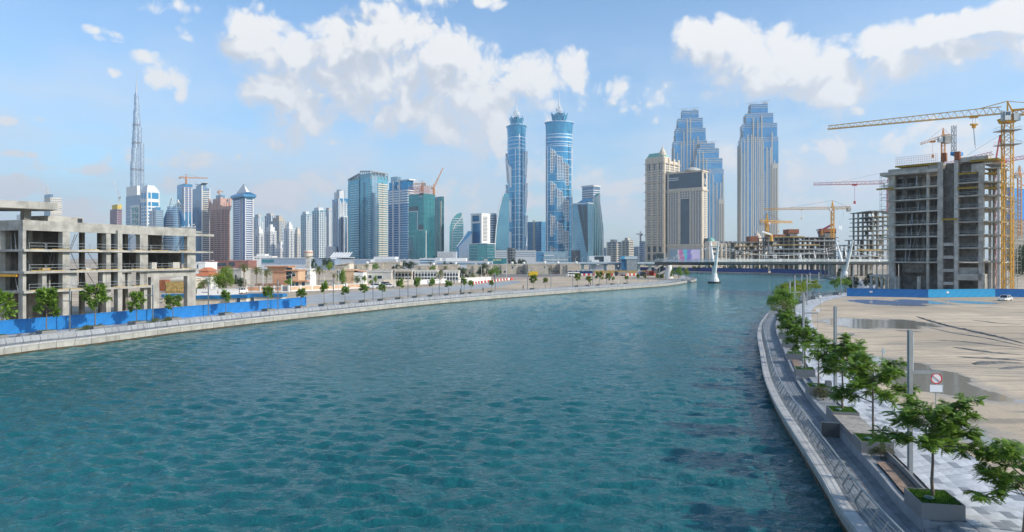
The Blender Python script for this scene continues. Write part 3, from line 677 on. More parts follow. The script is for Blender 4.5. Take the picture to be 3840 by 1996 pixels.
# ---- three stepped towers clad in blue glass and beige piers
def stepped_tower(label, D, tiers, px0, px1, pbase_tops, th, seed, masts, low=None):
    rnd = random.Random(seed); t = thing('stepped_tower', label, 'tower', (XX((px0+px1)/2, D), D, GZ), th); k = D/FPX; xc = (px0+px1)/2
    G1 = glass('stepped_tower_glass', (.20, .44, .68), (.10, .29, .50), cell=(2.2, 3.6), metal=.5, rough=.13)
    P1 = mat('beige_pier', (.62, .59, .53), .75, var=.08)
    for i, (a, c, py, dep) in enumerate(tiers):
        m = MB(); x0, x1 = (a-xc)*k, (c-xc)*k; h = ZZ(py, D)-GZ; m.box(x0, x1, -dep/2, dep/2, 0, h); m.build('glass_block', G1, t)
        m = MB()
        for q in range(3): m.box(x0-.3, x1+.3, -dep/2-.3, dep/2+.3, h-3.4*q-1.0, h-3.4*q)
        m.build('parapet', P1, t)
        # side faces: balconies of shallow slabs
        m = MB(); z = 20
        while z < h-14: m.box(x1-.5, x1+.55, -dep*.36, dep*.36, z, z+1.1); m.box(x0-.55, x0+.5, -dep*.36, dep*.36, z, z+1.1); z += 3.6
        m.build('side_balcony', P1, t, kind='stuff')
        for q in (-.42, -.2, .0, .2, .42):
            m = MB(); m.box(x1-.5, x1+1.0, dep*q-.8, dep*q+.8, 0, h-rnd.uniform(3, 26)); m.box(x0-1., x0+.5, dep*q-.8, dep*q+.8, 0, h-rnd.uniform(3, 26)); m.build('side_pier', P1, t)
    front = tiers[0][3]/2
    def fy(x):
        return max(d for (a, c, py, d) in tiers if (a-xc)*k-1 <= x <= (c-xc)*k+1)/2
    for (px, wpx, py) in pbase_tops:
        x = (px-xc)*k; w = wpx*k*.34; y = fy(x); m = MB(); m.box(x-w, x+w, -y-1.3, -y+.5, 0, ZZ(py, D)-GZ); m.box(x-w, x+w, y-.5, y+1.3, 0, ZZ(py, D)-GZ); m.build('pier', P1, t)
    pts = sorted(pbase_tops); m = MB()
    for (a, c) in zip(pts, pts[1:]):
        x0, x1 = (a[0]+a[1]/2-xc)*k, (c[0]-c[1]/2-xc)*k
        if x1-x0 > 12 or rnd.random() < .6: continue
        top = ZZ(max(a[2], c[2])+rnd.choice((10, 40, 90)), D)-GZ; z = 12; y = fy((x0+x1)/2)
        while z < top: m.box(x0, x1, -y-.8, -y+.2, z, z+1.15); z += 3.6
    m.build('balcony', P1, t, kind='stuff')
    if low:
        for (a, c, py) in low:
            m = MB(); x0, x1 = (a-xc)*k, (c-xc)*k; m.box(x0, x1, -front-2.2, front+2.2, 0, ZZ(py, D)-GZ); o = m.build('stone_flank', P1, t)
            m = MB(); z = 14
            while z < ZZ(py, D)-GZ-8:
                for q in range(2): m.box(x0+(x1-x0)*(.18+.42*q), x0+(x1-x0)*(.40+.42*q), -front-2.35, -front-2, z, z+1.9)
                z += 3.6
            m.build('flank_window', DGLASS, t, kind='stuff')
    m = MB()
    for (px, py0, py1) in masts:
        x = (px-xc)*k; z0, z1 = ZZ(py0, D)-GZ, ZZ(py1, D)-GZ
        for yy in (-6, 6): m.lattice((x, yy, z0), (x, yy, z1), 4.6, 4, .55)
        m.beam((x-9, -6, z1+1), (x+9, -6, z1+2.5), .6)
    m.build('roof_gantry', STEEL, t)
    return t
stepped_tower('rightmost stepped blue glass tower, standing alone with beige piers and open roof frames', 1300,
  [(2777, 2906, 523, 44), (2783, 2903, 470, 40), (2794, 2890, 432, 36), (2812, 2872, 396, 30)], 2774, 2908,
  [(2776,5,540),(2787,5,530),(2799,7,512),(2812,6,512),(2826,6,520),(2841,6,524),(2853,5,540),(2866,6,560),(2879,7,560),(2893,6,610),(2904,5,620),(2818,6,450),(2834,5,455),(2848,6,440),(2884,6,505)], R(-10), 3, [(2817, 432, 392), (2866, 432, 386)], [(2885, 2904, 622)])
stepped_tower('taller stepped blue glass tower rising behind the beige hotel with a green roof', 1330,
  [(2524, 2645, 536, 44), (2532, 2640, 488, 40), (2541, 2630, 450, 36), (2556, 2616, 420, 30)], 2522, 2646,
  [(2527,5,560),(2539,6,580),(2553,6,540),(2562,5,500),(2574,6,455),(2586,6,450),(2597,5,530),(2612,6,520),(2625,6,590),(2640,5,580)], R(-10), 4, [(2564, 450, 414), (2604, 450, 412)])
stepped_tower('shorter stepped blue glass tower with beige flank, half hidden by the square screen hotel', 1270,
  [(2590, 2706, 640, 42), (2600, 2702, 600, 38), (2612, 2690, 562, 34), (2622, 2676, 542, 28)], 2588, 2708,
  [(2594,5,660),(2608,5,590),(2620,5,570),(2633,6,575),(2645,5,600),(2656,5,640),(2668,6,660),(2682,6,690),(2695,7,690),(2704,5,660)], R(-10), 5, [(2619, 562, 538), (2668, 562, 537)], [(2688, 2708, 752)])
# ---- beige hotels
def hotel_green_roof():
    D = 1150; b = T('hotel_tower', 'beige stone hotel tower with green mansard roof and stacked cornices', 2421, 2490, 2547, 590, D, 42, 'hotel')
    P1 = TAN; b.block('stone_core', glass('hotel_glass', (.13, .18, .25), (.08, .11, .16), cell=(1.5, 3.4), metal=.3, rough=.1), 0, 1, 0, 1, 0, b.H-8)
    H = b.H
    for f, W in (('L', b.L), ('R', b.R)):
        nb = 3 if f == 'L' else 2
        xs = [0, .1, .31, .37, .63, .69, .9, 1.0]
        for (u0, u1) in ((0, .09), (.30, .38), (.62, .70), (.91, 1)):
            mb = MB(); b.fbox(mb, f, W*u0, W*u1, 0, H, -.4, 1.1); mb.build('pier', P1, b.root)
        mb = MB(); z = 3
        while z < H-14: b.fbox(mb, f, 0, W, z, z+1.7, -.3, .55); z += 4.1
        for (u0, u1, n) in ((.09, .30, 2), (.38, .62, 3), (.70, .91, 2)):
            for i in range(1, n): uu = W*(u0+(u1-u0)*i/n); b.fbox(mb, f, uu-.5, uu+.5, 0, H-10, -.3, .5)
            b.fbox(mb, f, W*u0, W*u0+.7, 0, H-10, -.3, .5); b.fbox(mb, f, W*u1-.7, W*u1, 0, H-10, -.3, .5)
        mb.build('wall_grid', P1, b.root)
    for py in (612, 651, 684, 718, 750, 784, 817, 850, 884, 922):
        z = b.z(py); m = MB(); m.box(-b.L-1.9, 1.9, -1.9, b.R+1.9, z, z+1.3); m.build('cornice', mat('cornice_stone', (.62, .53, .42), .8), b.root)
    m = MB(); m.box(-b.L*.97, -.6, .6, b.R*.35, H-8, H+2); m.box(-b.L, 0, b.R*.35, b.R, H-10, H-4); m.build('attic', P1, b.root)
    m = MB(); a0 = [(-b.L*.95, 1), (-1, 1), (-1, b.R*.33), (-b.L*.95, b.R*.33)]; cc = [(-b.L*.86, 4), (-b.L*.14, 4), (-b.L*.14, b.R*.27), (-b.L*.86, b.R*.27)]
    m.prism(a0, H+2, H+9, 0, cc); m.build('green_roof', mat('copper_green', (.22, .50, .42), .6, var=.12), b.root)
    m = MB(); m.lathe([(6, H+4), (5.5, H+9), (3.5, H+13), (1.2, H+17), (.3, H+22)], 10, 0, (-6, 6)); m.build('turret', P1, b.root)
    for k in range(3):      # arched upper windows
        pass
    m = MB()
    for k in range(7):
        u = b.L*(.08+.14*k); b.fbox(m, 'L', u-.9, u+.9, H-20, H-9, -.1, .75)
    m.build('arched_window', DGLASS, b.root)
    for k in range(3):
        for zc in (8, 22): b_ = MB(); u = b.L*(.2+.3*k); b.fbox(b_, 'L', u-2.2, u+2.2, zc, zc+9, -.1, 1.2); b_.build('base_window', DGLASS, b.root)
    m = MB(); m.box(0.5, 9, 4, b.R*.8, 0, H*.86); m.build('glass_link', DGLASS, b.root)
hotel_green_roof()
def hotel_screen():
    D = 1060; b = T('hotel_block', 'square topped beige hotel with dark glass crown and big billboard screen at its foot', 2503, 2634, 2653, 637, D, 40, 'hotel')
    H = b.H; b.block('stone_core', TAN, 0, 1, 0, 1, 0, H)
    b.pan('L', 2508, 2631, 650, 706, .35, DGLASS, 'crown_glass'); b.pan('R', 2639, 2648, 650, 700, .35, DGLASS, 'crown_glass')
    # emblem: a plain V on the crown's side
    m = MB()
    uc = b.u('R', 2643.5); zc = b.z(680)
    for s in (-1, 1): m.hexa([(.4, uc-.5, zc-5), (.6, uc-.5, zc-5), (.6, uc+.5, zc-5), (.4, uc+.5, zc-5)], [(.4, uc+s*3.6-.7, zc+5), (.6, uc+s*3.6-.7, zc+5), (.6, uc+s*3.6+.7, zc+5), (.4, uc+s*3.6+.7, zc+5)])
    m.build('crown_letter', WHITE, b.root)
    m = MB()
    for pz in (662, 669): b.fbox(m, 'L', 2, b.L*.33, b.z(pz), b.z(pz)+1, .3, .6)
    m.build('crown_stripe', WHITE2, b.root)
    b.pan('L', 2552, 2585, 746, 916, .3, DGLASS, 'glass_strip')
    WN = glass('hotel_glass', (.13, .18, .25), (.08, .11, .16), cell=(1.5, 3.4), metal=.3, rough=.1)
    for (a, c, n, r0, r1, nr) in ((2507, 2543, 4, 716, 916, 24), (2590, 2629, 4, 716, 916, 24), (2549, 2587, 4, 716, 744, 3)):
        b.grid('L', a, c, r0, r1, n, nr, .12, WN, .66, .68)
    b.grid('R', 2638, 2650, 716, 916, 2, 24, .12, WN, .6, .66)
    m = MB()
    for px in (2506, 2516, 2525, 2534, 2545.5, 2588, 2598.5, 2609, 2619, 2631): u = b.u('L', px); b.fbox(m, 'L', u-.55, u+.55, 0, b.z(712), -.1, .7)
    m.build('pilaster', TAN, b.root)
    for py in (641, 712, 922): m = MB(); z = b.z(py); m.box(-b.L-1.2, 1.2, -1.2, b.R+1.2, z-1, z+1.2); m.build('cornice', mat('cornice_stone', (.62, .53, .42), .8), b.root)
    m = MB(); m.lathe([(14, H), (12, H+3), (7, H+5.5), (1, H+6.5)], 20, 0, (-b.L*.35, b.R*.5)); m.build('roof_dome', CONCL, b.root)
    s = b.pan('L', 2508, 2632, 930, 986, .9, mat('screen_frame', (.50, .47, .43), .6), 'screen_surround')
    sm = bpy.data.materials.new('advert_screen'); sm.use_nodes = True; nb = NB(sm.node_tree); pb = sm.node_tree.nodes['Principled BSDF']
    tc = nb.n('ShaderNodeTexCoord').outputs['Object']; sx_ = nb.n('ShaderNodeSeparateXYZ'); sm.node_tree.links.new(tc, sx_.inputs[0])
    fx = nb.lin(sx_.outputs[0], -b.L*.96, -b.L*.04)
    n = nb.noise(tc, .11, 3, .5)
    cr = nb.n('ShaderNodeValToRGB'); cr.color_ramp.elements[0].position = .0; cr.color_ramp.elements[0].color = (.10, .16, .22, 1); cr.color_ramp.elements[1].position = 1; cr.color_ramp.elements[1].color = (.42, .38, .55, 1)
    for pos, colr in ((.27, (.13, .19, .25, 1)), (.30, (.55, .52, .50, 1)), (.36, (.42, .15, .30, 1)), (.48, (.40, .10, .28, 1)), (.50, (.08, .42, .48, 1)), (.58, (.10, .40, .50, 1)), (.60, (.16, .13, .42, 1)), (.72, (.22, .18, .48, 1)), (.76, (.48, .42, .62, 1))):
        e = cr.color_ramp.elements.new(pos); e.color = colr
    sm.node_tree.links.new(nb.m('ADD', fx, nb.m('MULTIPLY_ADD', n, .22, -.11)), cr.inputs[0]); sm.node_tree.links.new(cr.outputs[0], pb.inputs['Base Color'])
    sm.node_tree.links.new(cr.outputs[0], pb.inputs['Emission Color']); pb.inputs['Emission Strength'].default_value = .35; pb.inputs['Roughness'].default_value = .3
    b.pan('L', 2513, 2626, 937, 984, 1.3, sm, 'screen', o0=.8)
    m = MB(); m.box(.6, 8, 6, b.R-4, 0, 42); m.build('side_wing', DGLASS, b.root)
hotel_screen()
# ---- left cluster
def brace_tower():
    b = T('braced_tower', 'grey blue office tower with white crown block and white cross braced panel', 472, 524, 530, 731, 1500, 40)
    b.block('shaft', GGLASS); b.bands(mat('grey_spandrel', (.36, .41, .48), .5), 6, b.H, 7.5, 1.0, .2)
    m = MB(); m.box(-b.L, -b.L*.22, 1, b.R*.6+5, b.H, b.z(694)); m.build('crown_block', WHITE, b.root)
    m = MB(); m.box(-b.L-8, -b.L-.5, 6, 20, 0, b.H-4); m.build('slim_wing', GGLASS, b.root)
    b.pan('L', 490, 524, 770, None, .5, WHITE, 'brace_panel')
    b.grid('L', 494, 521, 777, 868, 1, 4, .7, TGLASS, .92, .9, 'brace_glass')
    u0, u1 = b.u('L', 494), b.u('L', 521); um = (u0+u1)/2; z0 = b.z(868); dz = (b.z(777)-z0)/4
    for k in range(4):
        m = MB(); y = -1.0
        for (p, q) in (((u0, z0+dz*(k+1)), (um, z0+dz*k)), ((u1, z0+dz*(k+1)), (um, z0+dz*k)), ((um, z0+dz*k), (um, z0+dz*(k+1))), ((u0, z0+dz*k), (u1, z0+dz*k))):
            m.beam((p[0]-b.L, y, p[1]), (q[0]-b.L, y, q[1]), 1.3)
        m.build('brace', WHITE, b.root)
brace_tower()
def cap_tower():
    b = T('capped_tower', 'blue banded tower with white faceted cap left of the twin triangle tower', 530, 552, 597, 722, 1450, 42)
    b.block('shaft', BGLASS2); b.bands(WHITE, 4, b.z(762), 7.2, 2.9, .5); b.block('white_collar', WHITE, -.01, 1.01, -.01, 1.01, b.z(757), b.z(745))
    for f in 'LR':
        W = b.L if f == 'L' else b.R
        for u in (.03, .5 if f == 'L' else .32, .97): m = MB(); b.fbox(m, f, W*u-.9, W*u+.9, 0, b.H, -.2, .9); m.build('corner_pier', WHITE, b.root)
    a = [(-b.L-.5, -.5), (.5, -.5), (.5, b.R+.5), (-b.L-.5, b.R+.5)]; cc = [(-b.L*.7, 3), (-b.L*.2, 3), (-b.L*.2, b.R*.7), (-b.L*.7, b.R*.7)]
    m = MB(); m.prism(a, b.H, b.H+3); m.prism(a, b.H+3, b.z(694), 0, cc); m.build('faceted_cap', WHITE2, b.root)
    m = MB(); m.cyl((-b.L*.3, b.R*.3, b.z(694)), (-b.L*.3, b.R*.3, b.z(684)), .6, .3, 6); m.build('mast', STEEL, b.root)
cap_tower()
b = T('banded_tower', 'low dark blue banded block in front of the capped tower', 560, 585, 613, 787, 1350, 50); b.block('shaft', GGLASS); b.bands(mat('slate_band', (.30, .38, .48), .5), 3, b.H, 4.2, 1.3, .5)
m = MB(); b.fbox(m, 'L', b.L*.5, b.L*.58, 0, b.H-2, -.1, .8); m.build('white_fin', WHITE, b.root); b.block('roof_block', BGLASS, .2, .8, .2, .8, b.H, b.H+6)
def triangle_tower():
    D = 1400; t = thing('triangle_top_tower', 'tapering silver banded tower topped by two open triangle frames', 'tower', (XX(652, D), D, GZ)); k = D/FPX
    h = ZZ(776, D)-GZ
    sec = lambda s: [(19*s*math.cos(2*math.pi*i/20), 15*s*math.sin(2*math.pi*i/20)) for i in range(20)]
    prof = [(0, 1.12), (.4, 1.0), (.7, .86), (1, .66)]
    m = MB(); m2 = MB()
    for (a, c) in zip(prof, prof[1:]): m.prism(sec(a[1]), h*a[0], h*c[0], 0, sec(c[1]))
    m.build('shaft', PGLASS, t)
    z = 4
    while z < h:
        f = z/h; s = np.interp(f, [p[0] for p in prof], [p[1] for p in prof]); m2.prism(sec(s*1.02), z, z+1.4); z += 4.4
    m2.build('floor_band', WHITE2, t, kind='stuff')
    m = MB()
    for sx in (-1, 1): m.add([(sx*10, -4, 0), (sx*29, -4, 0), (sx*22, -4, h*.72), (sx*11, -4, h*.98), (sx*10, 4, 0), (sx*29, 4, 0), (sx*22, 4, h*.72), (sx*11, 4, h*.98)], [(0, 1, 2, 3), (7, 6, 5, 4), (0, 4, 5, 1), (1, 5, 6, 2), (2, 6, 7, 3), (3, 7, 4, 0)])
    m.build('blue_wing', BGLASS2, t)
    for (x, y, hh, w) in ((-3, -3, 20, 11), (7, 4, 15, 8)):
        m = MB()
        for a in (-1, 1):
            for c in (-1, 1): m.beam((x+a*w*.7, y+c*5, h-2), (x, y, h+hh), .9)
        m.beam((x-w*.45, y, h+5), (x+w*.45, y, h+5), .7); m.build('triangle_frame', STEEL, t)
triangle_tower()
b = T('unfinished_tower', 'unfinished blue tower with ragged balconies and red crane on its roof', 664, 690, 722, 690, 1500, 48); b.block('shaft', BGLASS); b.block('roof_core', CONC, .0, .9, .05, .5, b.H-26, b.H+1)
b.bands(GREYM, 40, b.H-30, 4, 1., 1.2, 0, .45, 0, .5); b.bands(PINK, b.H-60, b.H-6, 4, 1.3, .5, .7, 1, 0, 1)
for u in (.05, .5, .9): m = MB(); b.fbox(m, 'R', b.R*u-.8, b.R*u+.8, 0, b.H-8, -.2, 1.1); m.build('pier', WHITE2, b.root)
crane_far('tower_crane', 'small orange tower crane on the unfinished blue tower at left', 698, 690, 668, 772, 674, 1495, ORA, wm=2.4, r=.5)
b = T('concave_roof_tower', 'tall tower with grey glass side, cream balcony side and upturned roof', 722, 756, 787, 704, 1350, 45); b.block('shaft', GGLASS)
b.bands(CREAM, 6, b.H-6, 3.9, 1.5, .9, .93, 1, .12, 1.0, 'balcony'); m = MB(); b.fbox(m, 'R', 0, b.R*.1, 0, b.H+4, -.5, .6); b.fbox(m, 'R', b.R*.93, b.R, 0, b.H, -.5, 1); m.build('edge_pier', WHITE, b.root)
m = MB()
for q in range(6):
    x0, x1 = -b.L*.75+b.L*.85*q/6, -b.L*.75+b.L*.85*(q+1)/6; h0 = b.H+6+3.5*((q-3)/3)**2; h1 = b.H+6+3.5*((q-2)/3)**2; m.hexa([(x0, 0, h0), (x1, 0, h1), (x1, b.R*.7, h1), (x0, b.R*.7, h0)], [(x0, 0, h0+.8), (x1, 0, h1+.8), (x1, b.R*.7, h1+.8), (x0, b.R*.7, h0+.8)])
m.build('upturned_roof', STEEL, b.root); b.block('roof_room', GGLASS, .3, .95, .1, .6, b.H, b.H+6)
def sign_text(txt, size, M, parent, loc, rot, ext=.15, name='lettering'):
    c = bpy.data.curves.new(name, 'FONT'); c.body = txt; c.size = size; c.extrude = ext; c.align_x = 'CENTER'
    o = bpy.data.objects.new(name, c); COL.objects.link(o); dg = bpy.context.evaluated_depsgraph_get()
    me = bpy.data.meshes.new_from_object(o.evaluated_get(dg)); COL.objects.unlink(o); bpy.data.objects.remove(o)
    me.materials.clear(); me.materials.append(M); return inst(name, me, parent, loc, rot)
def rooftop_sign():     # white script lettering standing on a roof in front of the unfinished tower
    D = 1250; t = thing('rooftop_sign', 'white script rooftop sign above the end of the unfinished concrete frame', 'sign', (XX(707, D), D, ZZ(852, D)))
    m = MB(); r = .75
    for pts in ([(-13, 1), (-12, 0), (-8, 0), (-7, 2.5)], [(-5, 0), (-1, 0), (-1, 3)], [(1, 0), (1, 5.5)], [(1, 0), (12, 0), (12, 2)], [(5, 0), (7, 4), (11, 5)], [(-10, -2.6), (-9.6, -2.6)]):
        m.path([(x, 0, z) for x, z in pts], r, 6)
    m.build('lettering', WHITE, t)
    m = MB(); m.lattice((-13, 1.5, -1.2), (13, 1.5, -1.2), 1.4, 2.5, .25)
    m.build('sign_frame', STEEL, t)
    b = T('office_block', 'blue glass office block under the white script rooftop sign', 690, 716, 728, 856, 1250, 45); b.block('shaft', GGLASS); b.bands(GREYM, 4, b.H, 4, .8, .2)
rooftop_sign()
def pink_tower():
    b = T('pink_tower', 'pink stone apartment tower with curved balconies and notched crown', 787, 829, 863, 758, 1300, 45); b.block('shaft', PINK)
    m = MB(); z = 5
    bal = MB()
    while z < b.H-12:
        for (f, u) in (('L', .2), ('L', .8), ('R', .2), ('R', .8)):
            W = b.L if f == 'L' else b.R; b.fbox(bal, f, W*(u-.17), W*(u+.17), z, z+1.5, -.2, 2.0)
        b.fbox(m, 'L', b.L*.38, b.L*.62, z+1.3, z+3.2, -.1, .15); b.fbox(m, 'R', b.R*.38, b.R*.62, z+1.3, z+3.2, -.1, .15)
        for (f, u) in (('L', .2), ('L', .8), ('R', .2), ('R', .8)):
            W = b.L if f == 'L' else b.R; b.fbox(m, f, W*(u-.15), W*(u+.15), z+1.7, z+3.3, -.1, .25)
        z += 4.0
    bal.build('balcony', mat('pink_balcony', (.58, .38, .33), .7), b.root, kind='stuff'); m.build('window', glass('rose_glass', (.30, .19, .17), metal=.3), b.root, kind='stuff')
    for f in 'LR':
        W = b.L if f == 'L' else b.R
        for u in (.37, .63): m = MB(); b.fbox(m, f, W*u-.6, W*u+.6, 0, b.H+2, -.2, 1.0); m.build('pier', PINK, b.root)
    b.block('crown_ring', PINK, -.04, 1.04, -.04, 1.04, b.H-14, b.H-9); b.block('crown', PINK, .15, .9, .15, .9, b.H, b.z(742)); b.block('crown_glass', GGLASS, .3, .75, .3, .75, b.z(742), b.z(728))
    for (x, y) in ((0, 0), (1, .0), (1, 1), (0, 1)):
        m = MB(); X0 = -b.L*(1-x); Y0 = b.R*y; m.prism([(X0-2, Y0-2), (X0+2, Y0-2), (X0+2, Y0+2), (X0-2, Y0+2)], b.H-9, b.H+9); m.build('crown_horn', PINK, b.root)
pink_tower()
crane_far('tower_crane', 'tiny crane perched on the crown of the pink apartment tower', 822, 730, 721, 836, 815, 1320, ORA, wm=1.5, r=.35)
def diamond_tower():
    b = T('pyramid_top_tower', 'blue glass tower with white pyramid top and white floor lines, right of the pink tower', 873, 918, 952, 727, 1250, 45); H = b.H
    b.block('shaft', glass('violet_blue_glass', (.16, .25, .48), (.09, .15, .33), metal=.5), .04, .96, .04, .96); cc = [(-b.L, 0), (0, 0), (0, b.R), (-b.L, b.R)]
    m = MB(); z = 5
    while z < H-9:
        b.fbox(m, 'L', b.L*.06, b.L*.62, z, z+1.3, -.8, .5); b.fbox(m, 'R', b.R*.08, b.R*.88, z, z+1.3, -.8, .5); z += 4.0
    m.build('floor_line', WHITE, b.root, kind='stuff')
    for f, us in (('L', (.05, .63, .78)), ('R', (.07, .9))):
        W = b.L if f == 'L' else b.R
        for u in us: m = MB(); b.fbox(m, f, W*u-.55, W*u+.55, 0, H-7, -.8, .8); m.build('white_rib', WHITE, b.root)
    m = MB(); o = 3.2; q = [(-b.L-o, -o), (o, -o), (o, b.R+o), (-b.L-o, b.R+o)]; n = [(-b.L*.95, 1), (-1, 1), (-1, b.R-1), (-b.L*.95, b.R-1)]
    m.prism(n, H-10, H-5, 0, q); m.prism(q, H-5, H-1); m.prism(q, H-1, H+4, 0, [(-b.L*.84, 5), (-5, 5), (-5, b.R-5), (-b.L*.84, b.R-5)]); m.build('collar', BGLASS, b.root)
    m = MB(); t0 = [(-b.L*.86, 4), (-4, 4), (-4, b.R-4), (-b.L*.86, b.R-4)]; cxy = (-b.L*.45, b.R*.5); m.prism(t0, H+3, b.z(686), 0, [(cxy[0]+d, cxy[1]+e) for d, e in ((-.3, -.3), (.3, -.3), (.3, .3), (-.3, .3))]); m.build('pyramid_roof', WHITE, b.root)
    m = MB()
    for (x, y) in t0: m.beam((x, y, H+3), (cxy[0], cxy[1], b.z(686)), .9)
    m.build('roof_rib', STEEL, b.root)
diamond_tower()
b = T('frame_tower', 'unfinished maroon grid tower with yellow top band behind the concrete frame', 414, 440, 457, 783, 1700, 45); b.block('shaft', glass('maroon_void', (.16, .10, .14), metal=.1)); b.bands(mat('maroon_slab', (.42, .31, .36), .7), 3, b.H, 4.4, 1.7, .5)
b.fins('L', 7, 1.2, .8, 0, b.H, mat('maroon_slab', (.42, .31, .36)), name='pier'); b.block('yellow_top', mat('yellow_screen', (.72, .50, .03), .6), .25, 1.02, -.02, .9, b.H, b.H+11); b.block('top_rim', CONC, -.03, 1.03, -.03, 1.03, b.H-3, b.H)
crane_far('tower_crane', 'thin white crane beside the maroon grid tower with yellow band', 447, 775, 742, 424, 455, 1680, WHITE2, rise=42, wm=2, r=.35)
b = T('curved_top_tower', 'pale tower with slanted top and twin antennas above the concrete frame at far left', 166, 189, 232, 741, 1800, 36); b.block('shaft', CREAM); b.block('blue_side', GGLASS, 0, .98, -.02, .5, 0, b.H*.8); b.bands(mat('warm_band', (.60, .57, .52), .6), 5, b.H-4, 4.5, 1.7, .7, .9, 1., .05, 1, 'balcony')
b.windows_joined('R', 6, 28, .4, GGLASS, .55, .5); m = MB(); b_h = b.H
for x in (0, 5): m.cyl((-b.L*.7+x, b.R*.1, b_h), (-b.L*.7+x, b.R*.1, b.z(684)), .9, .4, 6)
m.build('antenna', STEEL, b.root); b.block('roof_room', GGLASS, 0, .9, 0, .3, b.H, b.H+9)
b = T('white_block', 'white block with small square windows seen under the concrete roof canopy', 62, 92, 114, 800, 1500, 45); b.block('walls', WHITE); b.windows_joined('L', 5, 22, .15, GGLASS); b.windows_joined('R', 4, 22, .15, GGLASS)
# ---- pale residential cluster in the middle distance: (px left, corner, right, top), depth, look
RES = [(951,970,990,813,1900,'w','grey glass tower left of the tallest grey slab in the residential cluster'), (993,1017,1040,808,1950,'g','tall grey slab with a gridded top in the residential cluster'),
 (1015,1047,1074,828,1800,'t','beige tower with blue window bays between the white residential towers'), (951,972,992,873,1600,'v','white apartment tower just right of the pyramid topped tower'),
 (991,1014,1037,866,1550,'v','white apartment tower with tall blue window strips and stepped top'), (1065,1084,1103,856,1650,'v','slim white apartment tower right of the beige tower'),
 (1102,1115,1131,875,1750,'c','low cream and blue striped tower beside the pale blue tower'), (1129,1149,1166,804,1600,'b','pale blue tower directly above the water tower'),
 (1172,1197,1222,789,1550,'b','blue and white tower with twin roof antennas'), (1219,1234,1250,790,1650,'w','grey tower with open roof frame right of the antenna tower'),
 (1035,1052,1070,930,1500,'v','small white block at the foot of the residential towers')]
for i, (pl, pe, pr, py, D, k, lab) in enumerate(RES):
    b = T('apartment_tower', lab, pl, pe, pr, py, D, 45, 'tower', 'residential towers in the middle distance'); H = b.H
    body = {'w': PGLASS, 'g': GGLASS, 't': BEIGE, 'v': WHITE, 'c': CREAM, 'b': CGLASS}[k]; b.block('shaft', body)
    if k in 'vtc':
        for f, n in (('L', 4), ('R', 4)): b.windows_joined(f, n, int(H/4), .12, GGLASS if k != 't' else BGLASS, .52, .55)
        for f in 'LR':
            W = b.L if f == 'L' else b.R; m = MB(); b.fbox(m, f, W*.36, W*.64, 4, H-8, -.1, .4); m.build('window_strip', GGLASS, b.root)
            m = MB()
            z = 5
            while z < H-8: b.fbox(m, f, W*.36, W*.64, z, z+1.2, -.1, .6); z += 4
            m.build('floor_line', WHITE2, b.root, kind='stuff')
        b.block('stepped_top', body, .15, .85, .15, .85, H, H+9); b.block('upper_top', body, .32, .7, .32, .7, H+9, H+15)
    else:
        b.bands(WHITE2 if k == 'b' else mat('grey_spandrel', (.36, .41, .48)), 4, H, 4.1, 1.2, .3)
        for f in 'LR':
            W = b.L if f == 'L' else b.R
            for u in (.03, .33, .66, .97): m = MB(); b.fbox(m, f, W*u-.9, W*u+.9, 0, H-random.Random(i+int(u*10)).choice((0, 4, 14)), -.1, .9); m.build('pier', WHITE2, b.root)
        b.block('roof_block', WHITE2 if k == 'b' else CONCL, .12, .8, .12, .8, H, H+7)
    if 'antennas' in lab:
        m = MB()
        for x in (-.55, -.4): m.cyl((b.L*x, b.R*.4, H+7), (b.L*x, b.R*.4, H+22), .5, .3, 6)
        m.build('antenna', STEEL, b.root)
def fin_tower():
    b = T('finned_tower', 'tall grey blue white finned tower with rounded roof block left of the cyan slab', 1247, 1270, 1308, 744, 1450, 60); H = b.H
    b.block('shaft', BGLASS); b.block('roof_block', WHITE2, .1, .95, .1, .55, H, b.z(716))
    m = MB(); m.lathe([(9, H), (9, b.z(712)), (8.2, b.z(710))], 20, 0, (-b.L*.3, b.R*.4)); m.build('round_top', STEEL, b.root)
    for f, us in (('L', (.04, .3, .5, .7)), ('R', (.02, .16, .3, .46, .6, .74, .97))):
        W = b.L if f == 'L' else b.R
        for i, u in enumerate(us): m = MB(); b.fbox(m, f, W*u-.8, W*u+.8, 0, H-(i % 3)*5, -.2, 1.0); m.build('white_fin', WHITE, b.root)
    m = MB(); z = 4
    while z < H-6: b.fbox(m, 'R', b.R*.3, b.R*.46, z, z+1.5, -.1, .9); b.fbox(m, 'L', b.L*.5, b.L*.7, z, z+1.5, -.1, .9); b.fbox(m, 'R', b.R*.74, b.R*.97, z, z+.9, -.1, .5); z += 3.9
    m.build('balcony', CREAM, b.root, kind='stuff')
    m = MB(); m.box(2, 17, b.R*.25, b.R*1.0, 0, b.z(815)); m.build('front_wing', GGLASS, b.root); m = MB()
    for k in range(3): m.box(16.9, 18.2, b.R*(.27+.33*k), b.R*(.32+.33*k), 0, b.z(818))
    m.box(1, 17.4, b.R*.24, b.R*1.01, b.z(816), b.z(813)); m.build('wing_fin', WHITE, b.root)
    m = MB(); m.box(-b.L-3, -b.L*.2, -14, -2, 0, b.z(925)); m.build('podium', WHITE2, b.root)
fin_tower()
